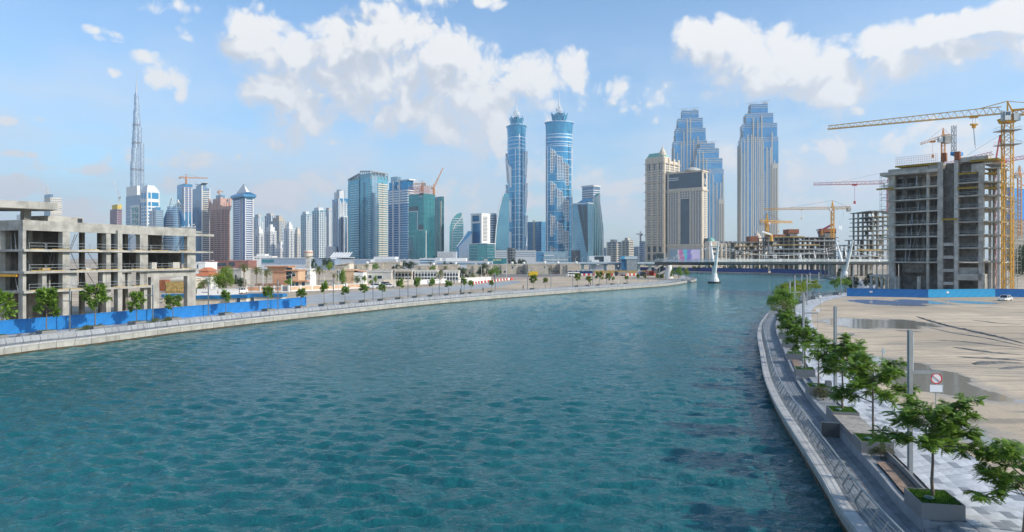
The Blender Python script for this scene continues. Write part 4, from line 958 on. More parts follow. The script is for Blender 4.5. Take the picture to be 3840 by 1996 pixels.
def cyan_slab():
    b = T('cyan_slab_tower', 'broad pale cyan slab tower with open frames on its roof', 1309, 1394, 1454, 655, 1300, 44); H = b.H; Ld = b.L
    b.block('shaft', CGLASS, 0, 1, .02, 1)
    q = b.u('L', 1352.5)
    m = MB(); b.fbox(m, 'L', 0, q-1.6, 0, H-6, -.4, 2.2); m.build('left_bay', CGLASS, b.root)
    m = MB(); b.fbox(m, 'L', q+1.8, b.L, 0, H+3, -.4, 2.2); m.build('middle_bay', CGLASS, b.root)
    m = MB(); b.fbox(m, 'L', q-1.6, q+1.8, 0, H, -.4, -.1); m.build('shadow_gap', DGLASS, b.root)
    SB = mat('pale_spandrel', (.42, .58, .66), .4, .3)
    m = MB(); m2 = MB(); z = 6
    while z < H-14:
        b.fbox(m, 'L', q*.2, q*.92, z, z+1.5, 2.0, 2.6); b.fbox(m, 'L', q+(Ld-q)*.78, Ld*.99, z, z+1.5, 2, 2.6); b.fbox(m2, 'L', q+(Ld-q)*.32, q+(Ld-q)*.52, z, z+2.2, 2, 2.3); b.fbox(m2, 'L', -.5, .9, z, z+2, 2, 2.6); z += 4.6
    m.build('spandrel', SB, b.root, kind='stuff'); m2.build('dark_window', DGLASS, b.root, kind='stuff')
    m = MB(); z = 6
    while z < H-16: b.fbox(m, 'R', b.R*.36, b.R*.98, z, z+2.3, -.1, 1.5); z += 4.3
    m.build('balcony', CREAM, b.root, kind='stuff')
    m = MB(); z = 6
    while z < H-16: b.fbox(m, 'R', b.R*.62, b.R*.7, z+2.3, z+4.3, -.1, .3); z += 4.3
    m.build('balcony_opening', DARKM, b.root, kind='stuff'); m = MB(); b.fbox(m, 'R', 0, b.R*.34, 0, H-2, -.2, .6); m.build('glass_flank', PGLASS, b.root)
    for (x0, x1, y0, y1, z0, z1) in ((-Ld, q-Ld, -2, -2, H-4, H+5), (q-Ld+2, 0, -2, -2, H+9, H+6), (0.5, .5, 0, b.R, H+6, H+5)):
        m = MB(); n = 5
        P0, P1 = Vector((x0, y0, z0)), Vector((x1, y1, z1)); m.beam(P0, P1, 2.2)
        for k in range(n+1):
            p = P0.lerp(P1, k/n); m.beam(p, (p.x, p.y, H-8), .9)
            if k < n: m.beam(p, tuple(P0.lerp(P1, (k+1)/n))[:2]+(H-4,), .7)
        m.build('roof_frame', GREYM, b.root)
    m = MB(); m.box(-Ld*.9, -3, 8, b.R*.9, H, H+5); m.build('plant_room', GGLASS, b.root)
cyan_slab()
def blue_banded():
    b = T('banded_tower', 'deep blue tower with white floor lines and split top right of the cyan slab', 1456, 1529, 1552, 705, 1250, 40); H = b.H
    b.block('shaft', BGLASS); b.bands(WHITE, 4, H-28, 4.3, .7, .3); b.bands(WHITE, H-28, H, 4.5, 2.3, .6)
    for u in (.27, .60): m = MB(); b.fbox(m, 'L', b.L*u-1.6, b.L*u+1.6, 0, H+14, -.2, 1.3); m.build('white_pier', WHITE2, b.root)
    b.block('left_top', BGLASS2, .05, .38, 0, .8, H, b.z(679)); b.block('left_crown', PGLASS, .1, .42, .1, .7, b.z(679), b.z(657)); b.block('right_top', BGLASS2, .62, 1., 0, .9, H, b.z(676)); b.block('roof_plate', WHITE, .58, 1.08, -.06, 1.02, b.z(676), b.z(672))
    b.block('middle_top', WHITE2, .42, .55, .1, .7, H, b.z(690))
blue_banded()
def teal_block():
    b = T('teal_glass_block', 'dark teal glass block with stepped white outline and scaffold on its roof', 1532, 1588, 1631, 726, 1150, 44); H = b.H
    b.block('shaft', TGLASS); b.fins('R', 9, .35, .3, 0, H, mat('teal_mullion', (.05, .16, .18), .4, .4)); b.bands(mat('teal_mullion', (.05, .16, .18)), 4, H, 8.2, .5, .15)
    for (a, c, p, q) in ((1534, 1567, 775, 792), (1571, 1597, 843, 862), (1572, 1590, 725, 735)):
        b.pan('L', a, min(c, 1587), p, q, .5, DGLASS, 'dark_opening'); b.pan('L', a, min(c, 1587), q, q+2.5, .9, WHITE2, 'opening_sill')
    b.pan('L', 1565.5, 1567.5, 793, 862, .7, WHITE2, 'white_line'); b.pan('L', 1531.5, 1567, 792, 794, .7, WHITE2, 'white_line'); b.pan('R', 1596, 1598, 864, None, .7, WHITE2, 'white_line')
    m = MB(); u0, u1 = b.u('L', 1533), b.u('L', 1561); rnd = random.Random(8); z0, z1 = 2, b.z(886)
    pts = [(rnd.uniform(u0, u1), rnd.uniform(z0, z1)) for _ in range(16)]
    for k in range(30):
        p, q = rnd.sample(pts, 2); m.beam((p[0]-b.L, -.4, p[1]), (q[0]-b.L, -.4, q[1]), .35)
    for (p, q) in (((u0, z0), (u0, z1)), ((u0, z1), (u1, z1)), ((u1, z0), (u1, z1))): m.beam((p[0]-b.L, -.4, p[1]), (q[0]-b.L, -.4, q[1]), .5)
    m.build('line_pattern', PGLASS, b.root)
    m = MB()
    for k in range(15):
        x = -b.L*1.0+b.L*k/14
        for y in (0, b.R*.5, b.R): m.beam((x, y, H), (x, y, H+14+3*(k % 2)), .35)
    for z in (4, 8, 12): m.box(-b.L-1, 1, -1, -.5, H+z, H+z+.5); m.box(.5, 1, -1, b.R, H+z, H+z+.5)
    m.build('roof_scaffold', mat('red_scaffold', (.50, .22, .16), .7), b.root)
teal_block()
crane_far('tower_crane', 'orange tower crane over the scaffolded roof of the teal glass block', 1583, 716, 692, 1545, 1597, 1170, ORA, wm=2, r=.4)
crane_far('luffing_crane', 'orange luffing crane with steep raised jib over the teal glass block', 1627, 730, 706, 1660, 1617, 1140, ORA, rise=33, wm=2, r=.4)
b = T('slanted_tower', 'slim teal tower with cream windowed edge right of the teal glass block', 1633, 1655, 1665, 737, 1200, 45); b.block('shaft', TGLASS); b.bands(PGLASS, 4, b.H, 4, .6, .2); b.pan('L', 1650, 1655, 755, None, .8, CREAM, 'cream_edge'); b.windows_joined('R', 2, 38, .3, DGLASS, .4, .45); b.fins('L', 2, 1, .8, 0, b.H, WHITE2, .0, .3)
def leaf_tower():
    D = 1200; t = thing('leaf_tower', 'green glass tower with a curved leaf shaped top', 'tower', (XX(1712, D), D, GZ)); k = D/FPX; h = ZZ(798, D)-GZ
    prof = [(-25*k, 0), (26*k, 0), (26*k, h*.78), (19*k, h), (2*k, h*.965), (-14*k, h*.88), (-24*k, h*.72)]
    m = MB(); n = len(prof); m.add([(x, -10, z) for x, z in prof]+[(x, 12, z) for x, z in prof], [tuple(range(n)), tuple(range(2*n-1, n-1, -1))]+[(i+n, (i+1) % n+n, (i+1) % n, i) for i in range(n)]); m.build('shaft', glass('leaf_glass', (.16, .46, .46), (.08, .32, .34), metal=.5), t)
    m = MB(); z = 4
    while z < h*.9: m.box(-14*k, 26.6*k, -10.8, -9.8, z, z+1.4); z += 4.2
    m.build('floor_line', WHITE2, t, kind='stuff')
    m = MB(); m.path([(-16*k, -10.6, 0), (-14*k, -10.6, h*.62), (-4*k, -10.6, h*.76), (14*k, -10.6, h*.86), (26*k, -10.6, h*.98)], .9, 6); m.build('leaf_rib', WHITE, t)
    q = [(0, 0), (34*k, 0), (52*k, 0), (52*k, h*.62), (40*k, h*.62), (24*k, h*.5), (8*k, h*.38), (0, h*.33)]; n = len(q)
    u = thing('curved_wing_tower', 'blue building with a sweeping curved roof edge in front of the leaf tower', 'tower', (XX(1714, 1150), 1150, GZ))
    m = MB(); m.add([(x, -8, z) for x, z in q]+[(x, 12, z) for x, z in q], [tuple(range(n)), tuple(range(2*n-1, n-1, -1))]+[(i+n, (i+1) % n+n, (i+1) % n, i) for i in range(n)]); m.build('shaft', BGLASS, u)
    m = MB()
    for i in range(14): m.box(4+i*1.6, 4.5+i*1.6, -8.4, -7.9, 0, h*(.34+.018*i)); 
    m.path([(0, -8.3, h*.335), (8*k, -8.3, h*.385), (24*k, -8.3, h*.505), (40*k, -8.3, h*.63)], .8, 6); m.build('white_edge', WHITE2, u)
leaf_tower()
def white_office():
    b = T('white_office_tower', 'white office tower with large blue window panels beside the leaf tower', 1766, 1806, 1838, 803, 1150, 42); H = b.H; b.block('shaft', WHITE)
    b.pan('L', 1772, 1797, 809, 831, .3, BGLASS, 'blue_window'); b.pan('L', 1772, 1800, 838, 915, .3, BGLASS, 'blue_window'); b.grid('R', 1810, 1828, 812, 905, 1, 18, .3, DGLASS, .9, .35, 'slot_window')
    b.block('top_slab', WHITE, -.02, 1.02, -.02, 1.02, H, H+1.5)
    c = T('teal_podium_block', 'low teal glass block with pale bands below the white office tower', 1759, 1826, 1856, 915, 1050, 40); c.block('walls', TGLASS); c.bands(PGLASS, 3, c.H, 4.5, 1.1, .3); c.block('roof_edge', WHITE2, -.02, 1.02, -.02, 1.02, c.H, c.H+1.2); c.pan('L', 1790, 1824, 920, 990, .4, mat('teal_panel', (.12, .40, .42), .3, .4), 'bright_panel')
    d = T('white_office_tower', 'second white office block with window bands right behind the first', 1831, 1847, 1862, 800, 1250, 45); d.block('shaft', WHITE2); d.bands(GGLASS, 4, d.H-3, 4.4, 1.9, .25, name='window_band')
white_office()
def sail_tower():
    D = 1250; t = thing('sail_tower', 'pale glass sail shaped tower leaning against the left twin tower', 'tower', (XX(1895, D), D, GZ)); k = D/FPX; h = ZZ(727, D)-GZ
    pr = [(-40*k, 0), (-38.5*k, h*.25), (-34*k, h*.5), (-25*k, h*.75), (-14*k, h*.92), (-6*k, h), (14*k, h), (14*k, 0)]; n = len(pr)
    m = MB(); m.add([(x, -10, z) for x, z in pr]+[(x, 14, z) for x, z in pr], [tuple(range(n-1, -1, -1)), tuple(range(n, 2*n))]+[(i, (i+1) % n, (i+1) % n+n, i+n) for i in range(n)]); m.build('shaft', CGLASS, t)
    m = MB(); m.path([(x, -10, z) for x, z in pr[:6]], 1.1, 6); m.build('white_edge', WHITE, t)
    m = MB(); z = 3
    while z < h*.97:
        x = np.interp(z, [p[1] for p in pr[:6]], [p[0] for p in pr[:6]]); m.box(x, 14*k, -10.5, -9.9, z, z+.8); z += 4.1
    m.build('floor_line', PGLASS, t, kind='stuff')
sail_tower()
b = T('mid_glass_block', 'wide blue glass block between the two petal crowned towers', 1978, 2030, 2048, 831, 1480, 40); b.block('walls', BGLASS2); b.bands(PGLASS, 4, b.H, 4.2, .9, .3); m = MB(); b.fbox(m, 'L', b.L*.42, b.L*.55, 0, b.H+3, -.1, .9); m.build('stone_spine', CREAM, b.root)
def n_building():
    b = T('wedge_tower', 'blue glass tower marked by dark leaning wedges, right of the twin towers', 2146, 2205, 2224, 763, 1180, 40); H = b.H; b.block('shaft', glass('wedge_glass', (.16, .38, .52), (.09, .25, .38), metal=.5)); b.bands(PGLASS, 4, H-2, 4.2, .7, .35)
    for (a, c, d, e) in ((2166, 2180, 2200, 2206), (2184, 2202, 2208, 2212)):
        u0, u1, u2, u3 = [b.u('L', min(x, 2204)) for x in (a, c, d, e)]; m = MB(); L = b.L; z0, z1 = H*.2, H*.98
        m.hexa([(u2-L, -.8, z0), (u3-L, -.8, z0), (u3-L, .2, z0), (u2-L, .2, z0)], [(u0-L, -.8, z1), (u1-L, -.8, z1), (u1-L, .2, z1), (u0-L, .2, z1)]); m.build('dark_wedge', DGLASS, b.root)
    b.block('dark_base', DGLASS, -.04, .5, -.06, .9, 0, b.z(938)); b.block('roof_edge', WHITE2, -.01, 1.02, -.02, 1.02, H, H+1.5)
    m = MB(); m.prism([(-b.L*.7, 0), (0, 0), (0, b.R*.8)], H+1.5, H+9, 0, [(-b.L*.2, 0), (0, 0), (0, b.R*.8)]); m.build('swept_roof', BGLASS, b.root)
    c = T('flat_cap_tower', 'grey banded tower with flat overhanging cap behind the wedge marked tower', 2183, 2225, 2250, 700, 1350, 45); c.block('shaft', GGLASS); c.bands(WHITE2, 4, c.H-3, 4.4, 1.7, .35); c.block('cap', WHITE2, -.05, 1.05, -.05, 1.05, c.H, c.H+3.2)
    D = 1220; t = thing('curved_rib_tower', 'teal tower with white curved ribs right of the wedge marked tower', 'tower', (XX(2236, D), D, GZ)); k = D/FPX; h = ZZ(725, D)-GZ
    pr = [(-30*k, 0), (27*k, 0), (24*k, h*.5), (15*k, h*.8), (9*k, h), (-3*k, h*.98), (-14*k, h*.9), (-30*k, h*.78)]; n = len(pr)
    m = MB(); m.add([(x, -9, z) for x, z in pr]+[(x, 15, z) for x, z in pr], [tuple(range(n)), tuple(range(2*n-1, n-1, -1))]+[(i+n, (i+1) % n+n, (i+1) % n, i) for i in range(n)]); m.build('shaft', TGLASS, t)
    for j, f in enumerate((0, .22, .4, .56, .7, .82, .94, 1.0)):
        m = MB(); a, c = -14*k+f*20*k, -26*k+f*52*k
        m.path([(c, -9.2, 0), (c*.75+a*.25, -9.2, h*.4), (c*.3+a*.7, -9.2, h*.75), (a+2, -9.2, h*(.93+.05*f))], .55 if 0 < j < 7 else 1.0, 5); m.build('white_rib', WHITE, t)
n_building()
for (pl, pe, pr, py, D, lab) in ((2278, 2312, 2330, 908, 1300, 'cream apartment block with pale balcony bands right of the curved rib tower'), (2334, 2358, 2375, 902, 1250, 'rounder cream apartment block second from the beige hotel')):
    b = T('apartment_block', lab, pl, pe, pr, py, D, 42); b.block('walls', GGLASS); b.bands(CREAM, 3, b.H, 4.2, 2.0, .6); b.block('roof_room', CREAM, .2, .7, .2, .7, b.H, b.H+5)
    b.fins('L', 3, 2.4, .9, 0, b.H, CREAM)
for (pl, pe, pr, py, D, M_, lab) in ((2376, 2392, 2402, 925, 1400, 'w', 'small hazy white block beside the beige hotel'), (2398, 2412, 2424, 905, 1350, 'g', 'small grey blue block with white grid touching the beige hotel'), (2262, 2272, 2280, 930, 1500, 'g', 'small grey blue block peeping out left of the cream apartments')):
    b = T('office_block', lab, pl, pe, pr, py, D, 45); b.block('walls', WHITE2 if M_ == 'w' else GGLASS); b.windows_joined('L', 4, int(b.H/4), .15, GGLASS if M_ == 'w' else WHITE2, .6, .5); b.windows_joined('R', 3, int(b.H/4), .15, GGLASS, .6, .5)
crane_far('tower_crane', 'grey tower crane on the roofs left of the beige hotel', 2402, 925, 880, 2386, 2410, 1400, GREYM, wm=2, r=.4)
b = T('bright_blue_block', 'blue topped concrete tower behind the large yellow crane at far right', 3756, 3790, 3870, 705, 620, 65, 'tower'); b.block('core', CONC2); b.block('blue_screen', mat('blue_mesh', (.02, .25, .60), .6), -.02, 1.02, -.02, 1.02, b.H*.62, b.H); b.bands(CONC, 4, b.H*.6, 4, .7, .3)
crane_far('tower_crane', 'orange tower crane in front of the blue topped tower at far right', 3823, 888, 660, 3860, 3800, 560, ORA, wm=2.4, r=.3)
# ---------------------------------------------------------------- unfinished concrete frames
class Line:
    """vertical facade plane through two ground points; u runs from the first to the second"""
    def __init__(s, a, c, gz=GZ):
        s.a = Vector(a); s.c = Vector(c); s.L = (s.c-s.a).length; s.d = (s.c-s.a)/s.L; s.rz = math.atan2(s.d.y, s.d.x); s.gz = gz
    def u(s, px):
        t = (px-CXP)/FPX; return (t*s.a.y-s.a.x)/(s.d.x-t*s.d.y)
    def z(s, px, py):
        u = s.u(px); return ZZ(py, s.a.y+s.d.y*u)-s.gz
def handrails(t, spans, M=STEEL):
    """site guard rails: spans (x0, x1, y, z): two bars on short posts, one mesh per span"""
    for (x0, x1, y, z) in spans:
        m = MB(); n = max(1, int((x1-x0)/2.2))
        for k in range(n+1): x = x0+(x1-x0)*k/n; m.beam((x, y, z), (x, y, z+1.15), .05)
        m.beam((x0, y, z+.55), (x1, y, z+.55), .05); m.beam((x0, y, z+1.08), (x1, y, z+1.08), .05); m.build('guard_rail', M, t)
rnd = random.Random(11)
# local frame of both: x along the facade from its first point, y INTO the building (left of travel is +y when facade seen from the right)
def left_frame():
    f = Line((XX(86, 112), 112), (XX(735, 146), 146)); t = thing('unfinished_building', 'unfinished grey concrete frame building with open floors behind the blue hoarding at left', 'building', (f.a.x, f.a.y, GZ), f.rz)
    L = f.L; D = 17.; ex = -.0     # +y is away from the canal (left of the direction of travel)
    zr = f.z(86, 824.6); z3 = f.z(86, 863.5); s2 = f.z(86, 935); s1 = f.z(86, 1018); s0 = f.z(86, 1092); th = .38
    W2 = 16.   # depth of the wing that runs off to the left
    B = lambda nm, M, *a, **k: MB().box(*a).build(nm, M, t, **k)
    ue = [f.u(x) for x in (86, 1)]
    # slabs
    for nm, z, x0, x1, y0 in (('roof_slab', zr-.5, 0, L+1.5, -.02), ('floor_slab', s2, -.3, L+1.6, -.7), ('floor_slab', s1, -.3, L+.2, -.7)):
        B(nm, CONC, x0, x1, y0, D, z-th, z)
        B(nm, CONC, x0-.0, x0+9, D, D+26, z-th, z)
    B('floor_slab', CONC, -.3, f.u(560), -.7, D, s0-th, s0); B('floor_slab', CONC, -.3, 9, D, D+26, s0-th, s0)
    B('roof_beam', CONC, 0, L, 0, .45, z3, zr-.003); B('roof_beam', CONC, -.003, .45, .45, D+26, z3+.003, zr-.006); B('roof_beam', CONC, L-.45, L, .45, D, z3+.4, zr-.006)
    B('roof_ledge', CONC, L-.2, L+5.2, 0.1, 2.2, z3+.15, z3+.65); B('floor_ledge', CONC, L+.2, L+5., .1, 1.6, s2-.33, s2-.05)
    # columns on the facade: px ranges and z ranges
    cols = [(86, 99, 0, zr-.5), (236, 263, 0, z3), (400, 417, 0, z3), (434, 450, 0, z3+.6), (526, 556, s0, z3), (704, 735, 0, z3), (567, 598, 0, s1), (541, 553, 0, s1-.4), (160, 176, s0, s1-.4), (386, 398, s0, s1-.4), (452, 470, s0, s1-.4), (480, 494, s0, s1-.4)]
    for i, (a, c, z0, z1) in enumerate(cols):
        y0 = -.55 if a == 434 else .05+.02*(i % 3); B('column', CONC, f.u(a), f.u(c), y0, y0+1.05, z0, z1)
    B('frame_head', CONC, f.u(434), f.u(556), -.5, .3, s1-.05-.5, s1+.02); B('deep_beam', CONC, f.u(553), L, .1, 1.1, s1-1.6, s1-th-.01)
    B('block_wall', mat('grey_blockwork', (.36, .355, .35), .9, var=.2, vs=3), f.u(262), f.u(292), .25, .5, s0, s1-th-.01)
    # second row of columns and dark cross walls
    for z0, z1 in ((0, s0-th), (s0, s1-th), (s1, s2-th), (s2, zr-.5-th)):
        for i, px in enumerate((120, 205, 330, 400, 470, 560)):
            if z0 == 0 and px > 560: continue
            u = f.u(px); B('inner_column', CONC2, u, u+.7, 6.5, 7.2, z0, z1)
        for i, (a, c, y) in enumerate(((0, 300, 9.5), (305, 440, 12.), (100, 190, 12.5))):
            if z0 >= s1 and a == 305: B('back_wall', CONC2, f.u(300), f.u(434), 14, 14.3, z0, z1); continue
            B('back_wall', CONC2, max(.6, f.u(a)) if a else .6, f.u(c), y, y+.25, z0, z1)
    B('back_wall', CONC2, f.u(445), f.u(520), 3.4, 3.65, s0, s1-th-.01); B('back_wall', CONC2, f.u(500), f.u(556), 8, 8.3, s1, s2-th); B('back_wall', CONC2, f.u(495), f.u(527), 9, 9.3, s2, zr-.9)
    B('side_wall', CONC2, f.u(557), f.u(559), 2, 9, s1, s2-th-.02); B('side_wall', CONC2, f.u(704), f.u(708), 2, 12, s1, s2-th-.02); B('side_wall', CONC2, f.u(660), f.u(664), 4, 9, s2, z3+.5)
    B('back_column', CONC2, f.u(640), f.u(655), D-1, D-.2, s1, zr-1)
    for a, c in ((205, 236), (283, 300), (420, 470)): B('low_wall', CONCL, f.u(a), f.u(c), -1.6, -1.3, 0, 1.5)
    # left wing face (plane x = 0 running away): columns
    for y0, y1 in ((5.6, 6.8), (12.2, 13.2), (19, 20), (25.5, 26.5), (33, 34)):
        B('column', CONC, .02, .9, y0, y1, 0, z3)
    for y in (9, 16): B('back_wall', CONC2, 4.5, 4.8, y, y+6, 0, z3)
    B('back_wall', CONC2, 5.2, 5.45, 1.2, 30, s0, s1-th); B('back_wall', CONC2, 6.2, 6.45, D, 40, s1, s2-th); B('back_wall', CONC2, 6.6, 6.9, D+.3, 40, 0, s0-th); B('back_wall', CONC2, 6.4, 6.65, D+.2, 40, s2, z3)
    # timber edge boards and guard rails
    for z in (s0, s1, s2):
        xe = L if z > s0 else f.u(556); xs = .8
        while xs < xe-2:
            w = rnd.uniform(2.2, 4.4); B('edge_board', PLY, xs, min(xs+w, xe), -.68, -.5, z+.002, z+.12); xs += w+rnd.uniform(.4, 2.5)
        ps = [99, 165, 236, 330, 400, 434, 490, 526, 560, 640, 704]
        handrails(t, [(f.u(a)+.15, f.u(c)-.1, -.45, z) for a, c in zip(ps, ps[1:]) if f.u(c) < xe])
    m = MB()
    for z0, z1 in ((s0, s1), (s1, s2), (s2, z3)):
        for k in range(16):
            x = rnd.uniform(.6, L-1); 
            if z0 == s0 and x > f.u(550): continue
            m.beam((x, rnd.uniform(1.4, 5), z0), (x+rnd.uniform(-.1, .1), rnd.uniform(1.4, 5), z1-.3), .07)
    m.build('scaffold_prop', GREYM, t, kind='stuff')
    B('cement_pile', CONCL, f.u(330), f.u(350), .5, 1.6, s1, s1+.5); B('formwork_stack', PLY, f.u(175), f.u(205), 1, 2, s1, s1+.45); B('formwork_panel', YEL, -.4, -.1, 1, 5, s1-.9, s1-.5)
    for (a, c, z) in ((455, 480, s1), (590, 615, s1), (670, 700, s1)): B('block_stack', CONCL, f.u(a), f.u(c)-.4, 1.5, 2.8, z, z+1.3)
    # roof: cantilevered canopy on piers and a low room
    zc = 2.2
    B('roof_pier', CONC2, .6, 2.2, 9.2, 10.4, zr, zr+zc); B('roof_pier', CONC2, 4.4, 5.6, 6.2, 7.2, zr, zr+zc)
    m = MB(); m.hexa([(-2.5, 7, zr+zc), (7.6, 2.4, zr+zc), (9.8, 7, zr+zc), (-2, 42, zr+zc)], [(-2.5, 7, zr+zc+1.25), (7.6, 2.4, zr+zc+1.25), (9.8, 7, zr+zc+1.25), (-2, 42, zr+zc+1.25)]); m.build('roof_canopy', CONC, t)
    u0, u1 = f.u(228), f.u(372); B('roof_room', CONC, u0+2, u1+1.5, 6, 13, zr, zr+1.3); B('roof_door', DARKM, u0+7.6, u0+8.5, 5.94, 6.01, zr+.1, zr+1.1); B('roof_kerb', CONC2, 6, u0+2, 8, 9, zr, zr+.8)
    return f
LF = left_frame()
CONCW = mat('concrete_lightened', (.47, .44, .385), .85, var=.2, vs=.45, streak=.35, bump=.25, bs=6)  # brightness put into the colour: lighter, warmer concrete copy for the frame's shaded face
def right_frame():
    f = Line((XX(3332, 236), 236), (XX(3688, 215.5), 215.5)); t = thing('unfinished_building', 'tall unfinished concrete frame with nine open floors and shaft behind the blue hoarding at right', 'building', (f.a.x, f.a.y, GZ), f.rz)
    L = f.L; rz = f.rz
    B = lambda nm, M, *a, **k: MB().box(*a).build(nm, M, t, **k)
    U = lambda zx: f.u(3240+zx*.4481)                      # measured on the enlarged crop
    Zf = lambda zx, zy: f.z(3240+zx*.4481, 540+zy*.4481)
    D = 26.; th = .45                                     # y<0 is towards the viewer here, the building lies at +y
    lv = [Zf(530, y) for y in (985, 875, 770, 665, 556, 455, 350)]; top = Zf(530, 176); parap = Zf(530, 240)
    for i, z in enumerate(lv):
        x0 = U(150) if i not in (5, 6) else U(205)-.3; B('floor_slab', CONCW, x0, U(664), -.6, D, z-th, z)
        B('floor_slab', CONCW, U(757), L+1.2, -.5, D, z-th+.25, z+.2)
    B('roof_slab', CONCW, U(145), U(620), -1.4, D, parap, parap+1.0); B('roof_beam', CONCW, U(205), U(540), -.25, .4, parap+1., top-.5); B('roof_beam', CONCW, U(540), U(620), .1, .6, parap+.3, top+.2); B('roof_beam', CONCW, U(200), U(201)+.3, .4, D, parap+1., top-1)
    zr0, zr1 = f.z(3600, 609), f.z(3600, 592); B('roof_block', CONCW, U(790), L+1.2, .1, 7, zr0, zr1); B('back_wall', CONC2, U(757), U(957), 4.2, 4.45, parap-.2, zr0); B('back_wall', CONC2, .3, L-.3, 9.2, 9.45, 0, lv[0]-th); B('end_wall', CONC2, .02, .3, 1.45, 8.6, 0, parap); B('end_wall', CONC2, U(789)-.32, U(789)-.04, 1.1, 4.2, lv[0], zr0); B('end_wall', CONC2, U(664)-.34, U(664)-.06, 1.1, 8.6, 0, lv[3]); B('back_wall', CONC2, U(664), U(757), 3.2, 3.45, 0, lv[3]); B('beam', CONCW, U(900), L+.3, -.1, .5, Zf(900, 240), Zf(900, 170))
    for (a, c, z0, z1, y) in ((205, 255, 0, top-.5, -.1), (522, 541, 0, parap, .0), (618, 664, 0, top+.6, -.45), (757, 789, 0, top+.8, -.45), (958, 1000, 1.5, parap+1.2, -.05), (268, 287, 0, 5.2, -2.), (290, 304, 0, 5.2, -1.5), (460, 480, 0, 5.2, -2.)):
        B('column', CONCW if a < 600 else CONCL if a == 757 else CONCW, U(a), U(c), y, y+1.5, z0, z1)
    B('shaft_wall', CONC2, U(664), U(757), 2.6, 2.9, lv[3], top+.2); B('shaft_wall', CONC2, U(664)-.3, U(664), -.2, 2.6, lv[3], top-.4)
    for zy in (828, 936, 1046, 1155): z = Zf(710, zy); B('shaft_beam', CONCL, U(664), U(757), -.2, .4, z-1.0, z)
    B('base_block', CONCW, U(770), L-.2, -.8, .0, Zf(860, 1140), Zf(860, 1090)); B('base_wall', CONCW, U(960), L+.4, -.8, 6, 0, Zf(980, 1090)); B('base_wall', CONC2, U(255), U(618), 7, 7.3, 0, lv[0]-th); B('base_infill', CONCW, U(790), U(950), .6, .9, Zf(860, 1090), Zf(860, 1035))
    B('base_lintel', CONC2, U(290), U(520), 3.5, 3.8, 6.4, lv[0]-th)
    # porch on the left with slim columns
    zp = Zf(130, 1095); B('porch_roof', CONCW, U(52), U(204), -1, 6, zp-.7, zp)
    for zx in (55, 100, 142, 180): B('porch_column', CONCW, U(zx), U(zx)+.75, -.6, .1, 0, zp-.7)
    handrails(t, [(U(75), U(200), -.6, zp), (U(75), U(200), 2.6, zp)])
    # interior: back walls and second row of columns on each storey
    zs = lv+[parap]
    for i, (z0, z1) in enumerate(zip(zs, zs[1:])):
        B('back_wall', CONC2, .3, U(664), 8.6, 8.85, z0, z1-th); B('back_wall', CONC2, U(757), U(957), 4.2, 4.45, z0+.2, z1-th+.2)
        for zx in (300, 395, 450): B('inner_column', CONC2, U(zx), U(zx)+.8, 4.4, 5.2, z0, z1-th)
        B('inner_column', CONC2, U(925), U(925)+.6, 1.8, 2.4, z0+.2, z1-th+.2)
        handrails(t, [(U(255), U(522), -.35, z0), (U(542), U(617), -.35, z0), (U(792), U(957), -.35, z0+.2), (U(154), U(203), -.4, z0)])
        m = MB(); 
        for k in range(3): x = rnd.uniform(U(300), U(510)); m.beam((x, .5, z0+.2), (x+rnd.uniform(-.8, .8), 1.2, z1-th), .09)
        x = rnd.uniform(U(550), U(610)); m.beam((x, .5, z0), (x+.5, 1.2, z1-th), .09); m.build('prop', STEEL, t, kind='stuff')
    # canopy of yellow formwork beams and scaffolds
    def formbeams(x0, x1, y0, y1, z, nm='formwork'):
        m = MB(); n = int((x1-x0)/.55)
        for k in range(n): x = x0+(x1-x0)*k/n; m.box(x, x+.14, y0, y1, z, z+.28)
        m.box(x0, x1, y0, y0+.2, z-.22, z); m.box(x0, x1, y0, y1, z+.28, z+.36); m.build(nm, mat('yellow_formwork', (.50, .33, .03), .7, var=.2, vs=2), t)
    formbeams(U(270), U(620), -1.2, 8, top+.1); formbeams(U(118), U(262), -1.6, .2, Zf(200, 380)); formbeams(U(785), U(955), -1.2, .3, Zf(860, 372)); formbeams(U(664), U(795), -1.8, -.2, Zf(720, 634)); formbeams(U(790), U(950), -1., .3, Zf(860, 250)); formbeams(U(890), L+4, -.6, 9, Zf(980, 140)); formbeams(L, L+4, 1, 9, Zf(1040, 245)); formbeams(L, L+4.5, 1, 9, Zf(1040, 370))
    m = MB()
    for k in range(24): x = U(275)+(U(620)-U(275))*k/23; m.beam((x, -.9, top+.4), (x, -.9, top+3.4), .05)
    for z in (1.2, 1.9, 2.6, 3.3): m.beam((U(275), -.9, top+z), (U(620), -.9, top+z), .045)
    m.build('rebar_mesh', mat('red_scaffold', (.50, .22, .16)), t)
    for zx in (655, 768): B('rusty_cap', RUST, U(zx)-.3, U(zx)+1.2, -.5, 1., top+.6, top+3.4)
    B('blue_rig', mat('blue_mesh', (.02, .25, .60)), U(690), U(770), 4, 8, top+3, top+4); m = MB(); m.lattice((U(705), 6, top+3), (U(705), 6, top+13), 1., 1.2, .1); m.build('hoist_mast', GREYM, t)
    def scaffold(x0, x1, y0, y1, z0, z1, nm, M, dx=1.9, dz=2.05):
        m = MB(); nx, nz = max(1, int((x1-x0)/dx)), int((z1-z0)/dz)
        for k in range(nx+1):
            x = x0+(x1-x0)*k/nx
            for y in (y0, y1): m.beam((x, y, z0), (x, y, z1), .07)
        for j in range(nz+1):
            z = z0+dz*j
            for y in (y0, y1): m.beam((x0, y, z), (x1, y, z), .055)
            for k in range(nx+1): x = x0+(x1-x0)*k/nx; m.beam((x, y0, z), (x, y1, z), .055)
            if j < nz and j % 2 == 0: m.box(x0, x1, y0, y1, z+.9, z+.95)
